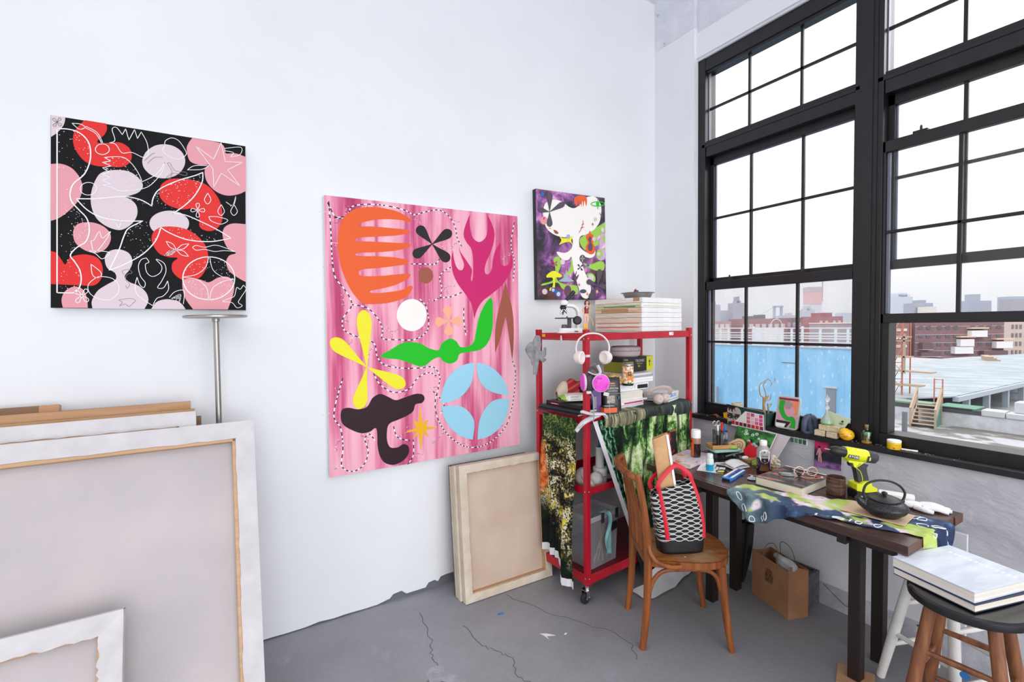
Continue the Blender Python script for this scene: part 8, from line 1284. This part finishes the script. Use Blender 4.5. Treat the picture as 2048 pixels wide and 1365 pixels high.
for s in (-1,1): m=MB(); m.b2(BS,(s*2.2-.55,0,0),(s*2.2+.55,1.5,24)); m.build('leg',L)
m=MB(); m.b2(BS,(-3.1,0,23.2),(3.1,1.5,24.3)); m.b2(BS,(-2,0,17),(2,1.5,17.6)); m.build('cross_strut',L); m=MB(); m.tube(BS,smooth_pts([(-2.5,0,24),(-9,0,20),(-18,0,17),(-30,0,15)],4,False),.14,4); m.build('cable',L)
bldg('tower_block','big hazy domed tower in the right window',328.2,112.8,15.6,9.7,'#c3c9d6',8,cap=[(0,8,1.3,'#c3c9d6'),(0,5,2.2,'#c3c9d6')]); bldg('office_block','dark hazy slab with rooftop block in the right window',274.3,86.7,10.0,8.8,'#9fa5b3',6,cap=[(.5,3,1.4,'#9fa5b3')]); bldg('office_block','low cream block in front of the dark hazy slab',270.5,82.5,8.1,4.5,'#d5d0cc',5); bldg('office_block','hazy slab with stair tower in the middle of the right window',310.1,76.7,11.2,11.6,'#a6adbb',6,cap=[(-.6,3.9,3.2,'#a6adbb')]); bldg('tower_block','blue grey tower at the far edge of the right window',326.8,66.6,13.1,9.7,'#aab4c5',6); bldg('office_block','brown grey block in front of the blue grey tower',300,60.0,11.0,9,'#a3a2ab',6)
br=lambda n,lab,x,y,zt,w,c,c2,**k: bldg(n,lab,x,y,zt,w,c,brick=c2,**k)
br('brick_building','low red brick block at the far end of the row, left window',130.8,91.6,2.2,7.6,'#a98a8c','#b59595',wins=G((-2.6,-.9,.9,2.6),(1.6,)),wcol='#cfc9cd'); br('brick_building','brown brick block with white doors in the left window',134.0,101.5,2.5,2.4,'#8f7d84','#a08c90',wins=G((-.8,.8),(2.2,)),wcol='#dcd8da'); br('brick_building','long red brick row under the bridge tower',142.9,84.3,2.9,15,'#95686c','#a27579',wins=G((-6,-4,-2,0,2,4,6),(2.4,)),wcol='#c9bec3',cap=[(-3,1,.9,'#6d6a73'),(.6,.8,1.3,'#6d6a73')]); br('brick_building','purple brown brick row beside the red stepped building',158.5,80.7,3.1,12,'#7d6269','#8e737a',wins=G((-4.5,-2.5,-.5,1.5,3.5),(2.2,)),wcol='#b7adb4'); br('brick_building','bright red stepped brick building in the left window',149.9,68.4,3.3,7.5,'#985a60','#a56a6f',wins=G((-2.7,-1.1,1.2,2.7),(1.7,)),wcol='#c7b5ba',wsz=(.8,.9),cap=[(0,2.5,1.1,'#985a60')])
bldg('warehouse','low peach roofed warehouse below the red stepped building',130.9,56.4,1.2,7.4,'#a2959a',roof='#e8d3bf'); bldg('warehouse','beige low block seen through the white steel frame',95,66.5,.1,5.3,'#c9bdb3',base=-11.9)
L=bldg('warehouse','white rooftop shed with a round hoop frame',116.3,65.3,.2,4,'#dcdadd'); m=MB(); m.tube(WST,[(-1.5+0*1,-.2,12.2)]+[(1.5*math.cos(PI-PI*i/12),-.2,12.6+1.9*math.sin(PI*i/12)) for i in range(13)]+[(1.5,-.2,12.2)],.07,5); m.build('hoop',L)
# the red brick terrace block with white balconies
WB_=mat('white balcony front','#e3e2e6',.7); PCH=mat('peach awning','#dcc0a8',.8); LIN=mat('pale lintel','#c9c0c2',.8)
def brickx(L,w,h):
    for u,v,bw,bh,c,rf in ((4.6,3.7,4.6,1.8,WB_,1),(1.1,6.3,4.0,2.0,WB_,1),(.2,8.5,5.4,1.9,WB_,0),(12.0,7.0,4.8,1.9,WB_,1),(9.5,9.4,7.0,1.3,mat('dark balcony','#6f5a5f',.8),0),(-10.5,7.2,3.0,1.9,mat('dark balcony',"#6f5a5f",.8),0),(-9.5,9.6,5.5,1.2,MATS['dark balcony'],0)):
        m=MB(); m.b2(c,(u-bw/2,-1.4,h-v-bh/2),(u+bw/2,0,h-v+bh/2)); m.b2(LIN,(u-bw/2-.1,-1.5,h-v-bh/2-.12),(u+bw/2+.1,0,h-v-bh/2)); b=m.build('balcony',L)
        if rf: q=MB(); q.b2(PCH,(u-bw/2-.2,-1.6,h-v+bh/2+.5),(u+bw/2+.2,0,h-v+bh/2+.9)); q.build('awning',b)
    for v in (2.2,4.6,7.0,9.4,11.2): q=MB(); q.b2(LIN,(-w/2,-.1,h-v+.62),(w/2,0,h-v+.72)); q.build('lintel_band',L)
br('brick_building','big red brick block with white balconies in the open right window',182.3,48.5,1.5,26.2,'#7d6266','#8b7074',wins=G((-11.5,-9.2,-6.0,-3.5,-1.2,3.8,6.2,8.6,11.5),(1.9,4.4,6.8,9.3,11.3)),wcol='#5d6068',wsz=(1.3,.85),extra=brickx,d=12)
br('brick_building','rusty brick block with white awnings behind the scaffold',167.1,57.9,2.1,6.4,'#8a6664','#9d7975',wins=G((-1.8,0,1.8),(3,5.4,7.8)),wcol='#d9d4d4',wsz=(1.3,.7)); bldg('office_block','dark gap block behind the rusty brick one',191,66.5,1.6,5,'#6f676d')
bldg('apartment_block','beige apartment block with rows of small windows at the edge of the right window',205.8,40.2,2.2,13.2,'#c6b8af',10,wins=G((-3.4,-2.2,-1.0,.6,2.0),(2.6,5.2,7.8,10.4)),wcol='#7d757a',wsz=(.62,1.3))

m=MB(); SCR=bpy.data.materials.new('insect screen'); SCR.use_nodes=True; nt=SCR.node_tree; b=nt.nodes['Principled BSDF']; b.inputs['Base Color'].default_value=lin('#dfe3ea'); b.inputs['Alpha'].default_value=.1; b.inputs['Roughness'].default_value=.9
m.b2(SCR,(.135,-1.41,1.0),(.136,-.43,1.9)); L=thing('window_screen','fine insect screen outside the lower sash of the window unit by the corner','screen',(0,0,0)); m.build('mesh',L); m=MB(); m.b2(FR,(.13,-1.425,.995),(.14,-1.40,1.9)); m.b2(FR,(.13,-.44,.995),(.14,-.415,1.9)); m.b2(FR,(.13,-1.425,.995),(.14,-.415,1.01)); m.build('screen_frame',L)
# ================================================================== light and camera
w=bpy.data.worlds.new('overcast sky'); S.world=w; w.use_nodes=True; nt=w.node_tree; nt.nodes.clear()
o=nt.nodes.new('ShaderNodeOutputWorld'); bg=nt.nodes.new('ShaderNodeBackground'); tc=nt.nodes.new('ShaderNodeTexCoord')
z=sep(nt,tc.outputs['Generated'])[2]
nt.links.new(ramp(nt,[(0,'#b9bdc6'),(.495,'#e9ebef'),(.52,'#eef0f4'),(.57,'#f8f9fc'),(.62,'#ffffff')],math_(nt,'ADD',math_(nt,'MULTIPLY',z,.5),.5)),bg.inputs[0])
nt.links.new(math_(nt,'ADD',1.04,math_(nt,'MULTIPLY',math_(nt,'MAXIMUM',z,0),1.7)),bg.inputs[1])
nt.links.new(bg.outputs[0],o.inputs[0])
def area(name,loc,target,size,power,col='#ffffff',sy=None):
    l=bpy.data.lights.new(name,'AREA'); l.energy=power; l.size=size; l.color=lin(col)[:3]
    if sy: l.shape='RECTANGLE'; l.size_y=sy
    o=bpy.data.objects.new(name,l); COL.objects.link(o); o.location=loc
    o.rotation_euler=(Vector(target)-Vector(loc)).to_track_quat('-Z','Y').to_euler(); return o
area('added_ceiling_fill',(-3.4,-3.6,4.9),(-2.6,-1.5,0),3.2,LP1,'#fffdfa')  # unseen fill light added overhead to brighten the room
area('added_rear_fill',(-2.2,-6.5,1.45),(-1.7,0,1.0),4.6,LP2,'#fdfdff',sy=2.5)  # unseen fill light added behind the camera for the lower wall
area('added_window_fill',(3.6,-3.4,5.6),(-1.6,-.4,1.2),3.0,LP3,'#fbfcff')  # unseen light added outside to strengthen the sky light through the window
cam=bpy.data.cameras.new('camera'); co=bpy.data.objects.new('camera',cam); COL.objects.link(co); S.camera=co
cam.sensor_width=36; cam.lens=951.0/2048*36; cam.clip_start=.05; cam.clip_end=2000
yaw,pit,rol=.5459027,-.03273402,-.010529821
f=Vector((math.sin(yaw)*math.cos(pit),math.cos(yaw)*math.cos(pit),math.sin(pit))); ri=Vector((math.cos(yaw),-math.sin(yaw),0)); up=ri.cross(f)
c,s=math.cos(rol),math.sin(rol); r2=ri*c+up*s; u2=-ri*s+up*c
co.matrix_world=Matrix(((r2.x,u2.x,-f.x,-3.01392),(r2.y,u2.y,-f.y,-2.71285),(r2.z,u2.z,-f.z,1.61),(0,0,0,1)))
S.view_settings.view_transform='Standard'; S.view_settings.look='None'; S.view_settings.exposure=0; S.view_settings.gamma=1
S.cycles.use_denoising=True; S.cycles.max_bounces=10; S.cycles.transparent_max_bounces=24; S.cycles.sample_clamp_indirect=6
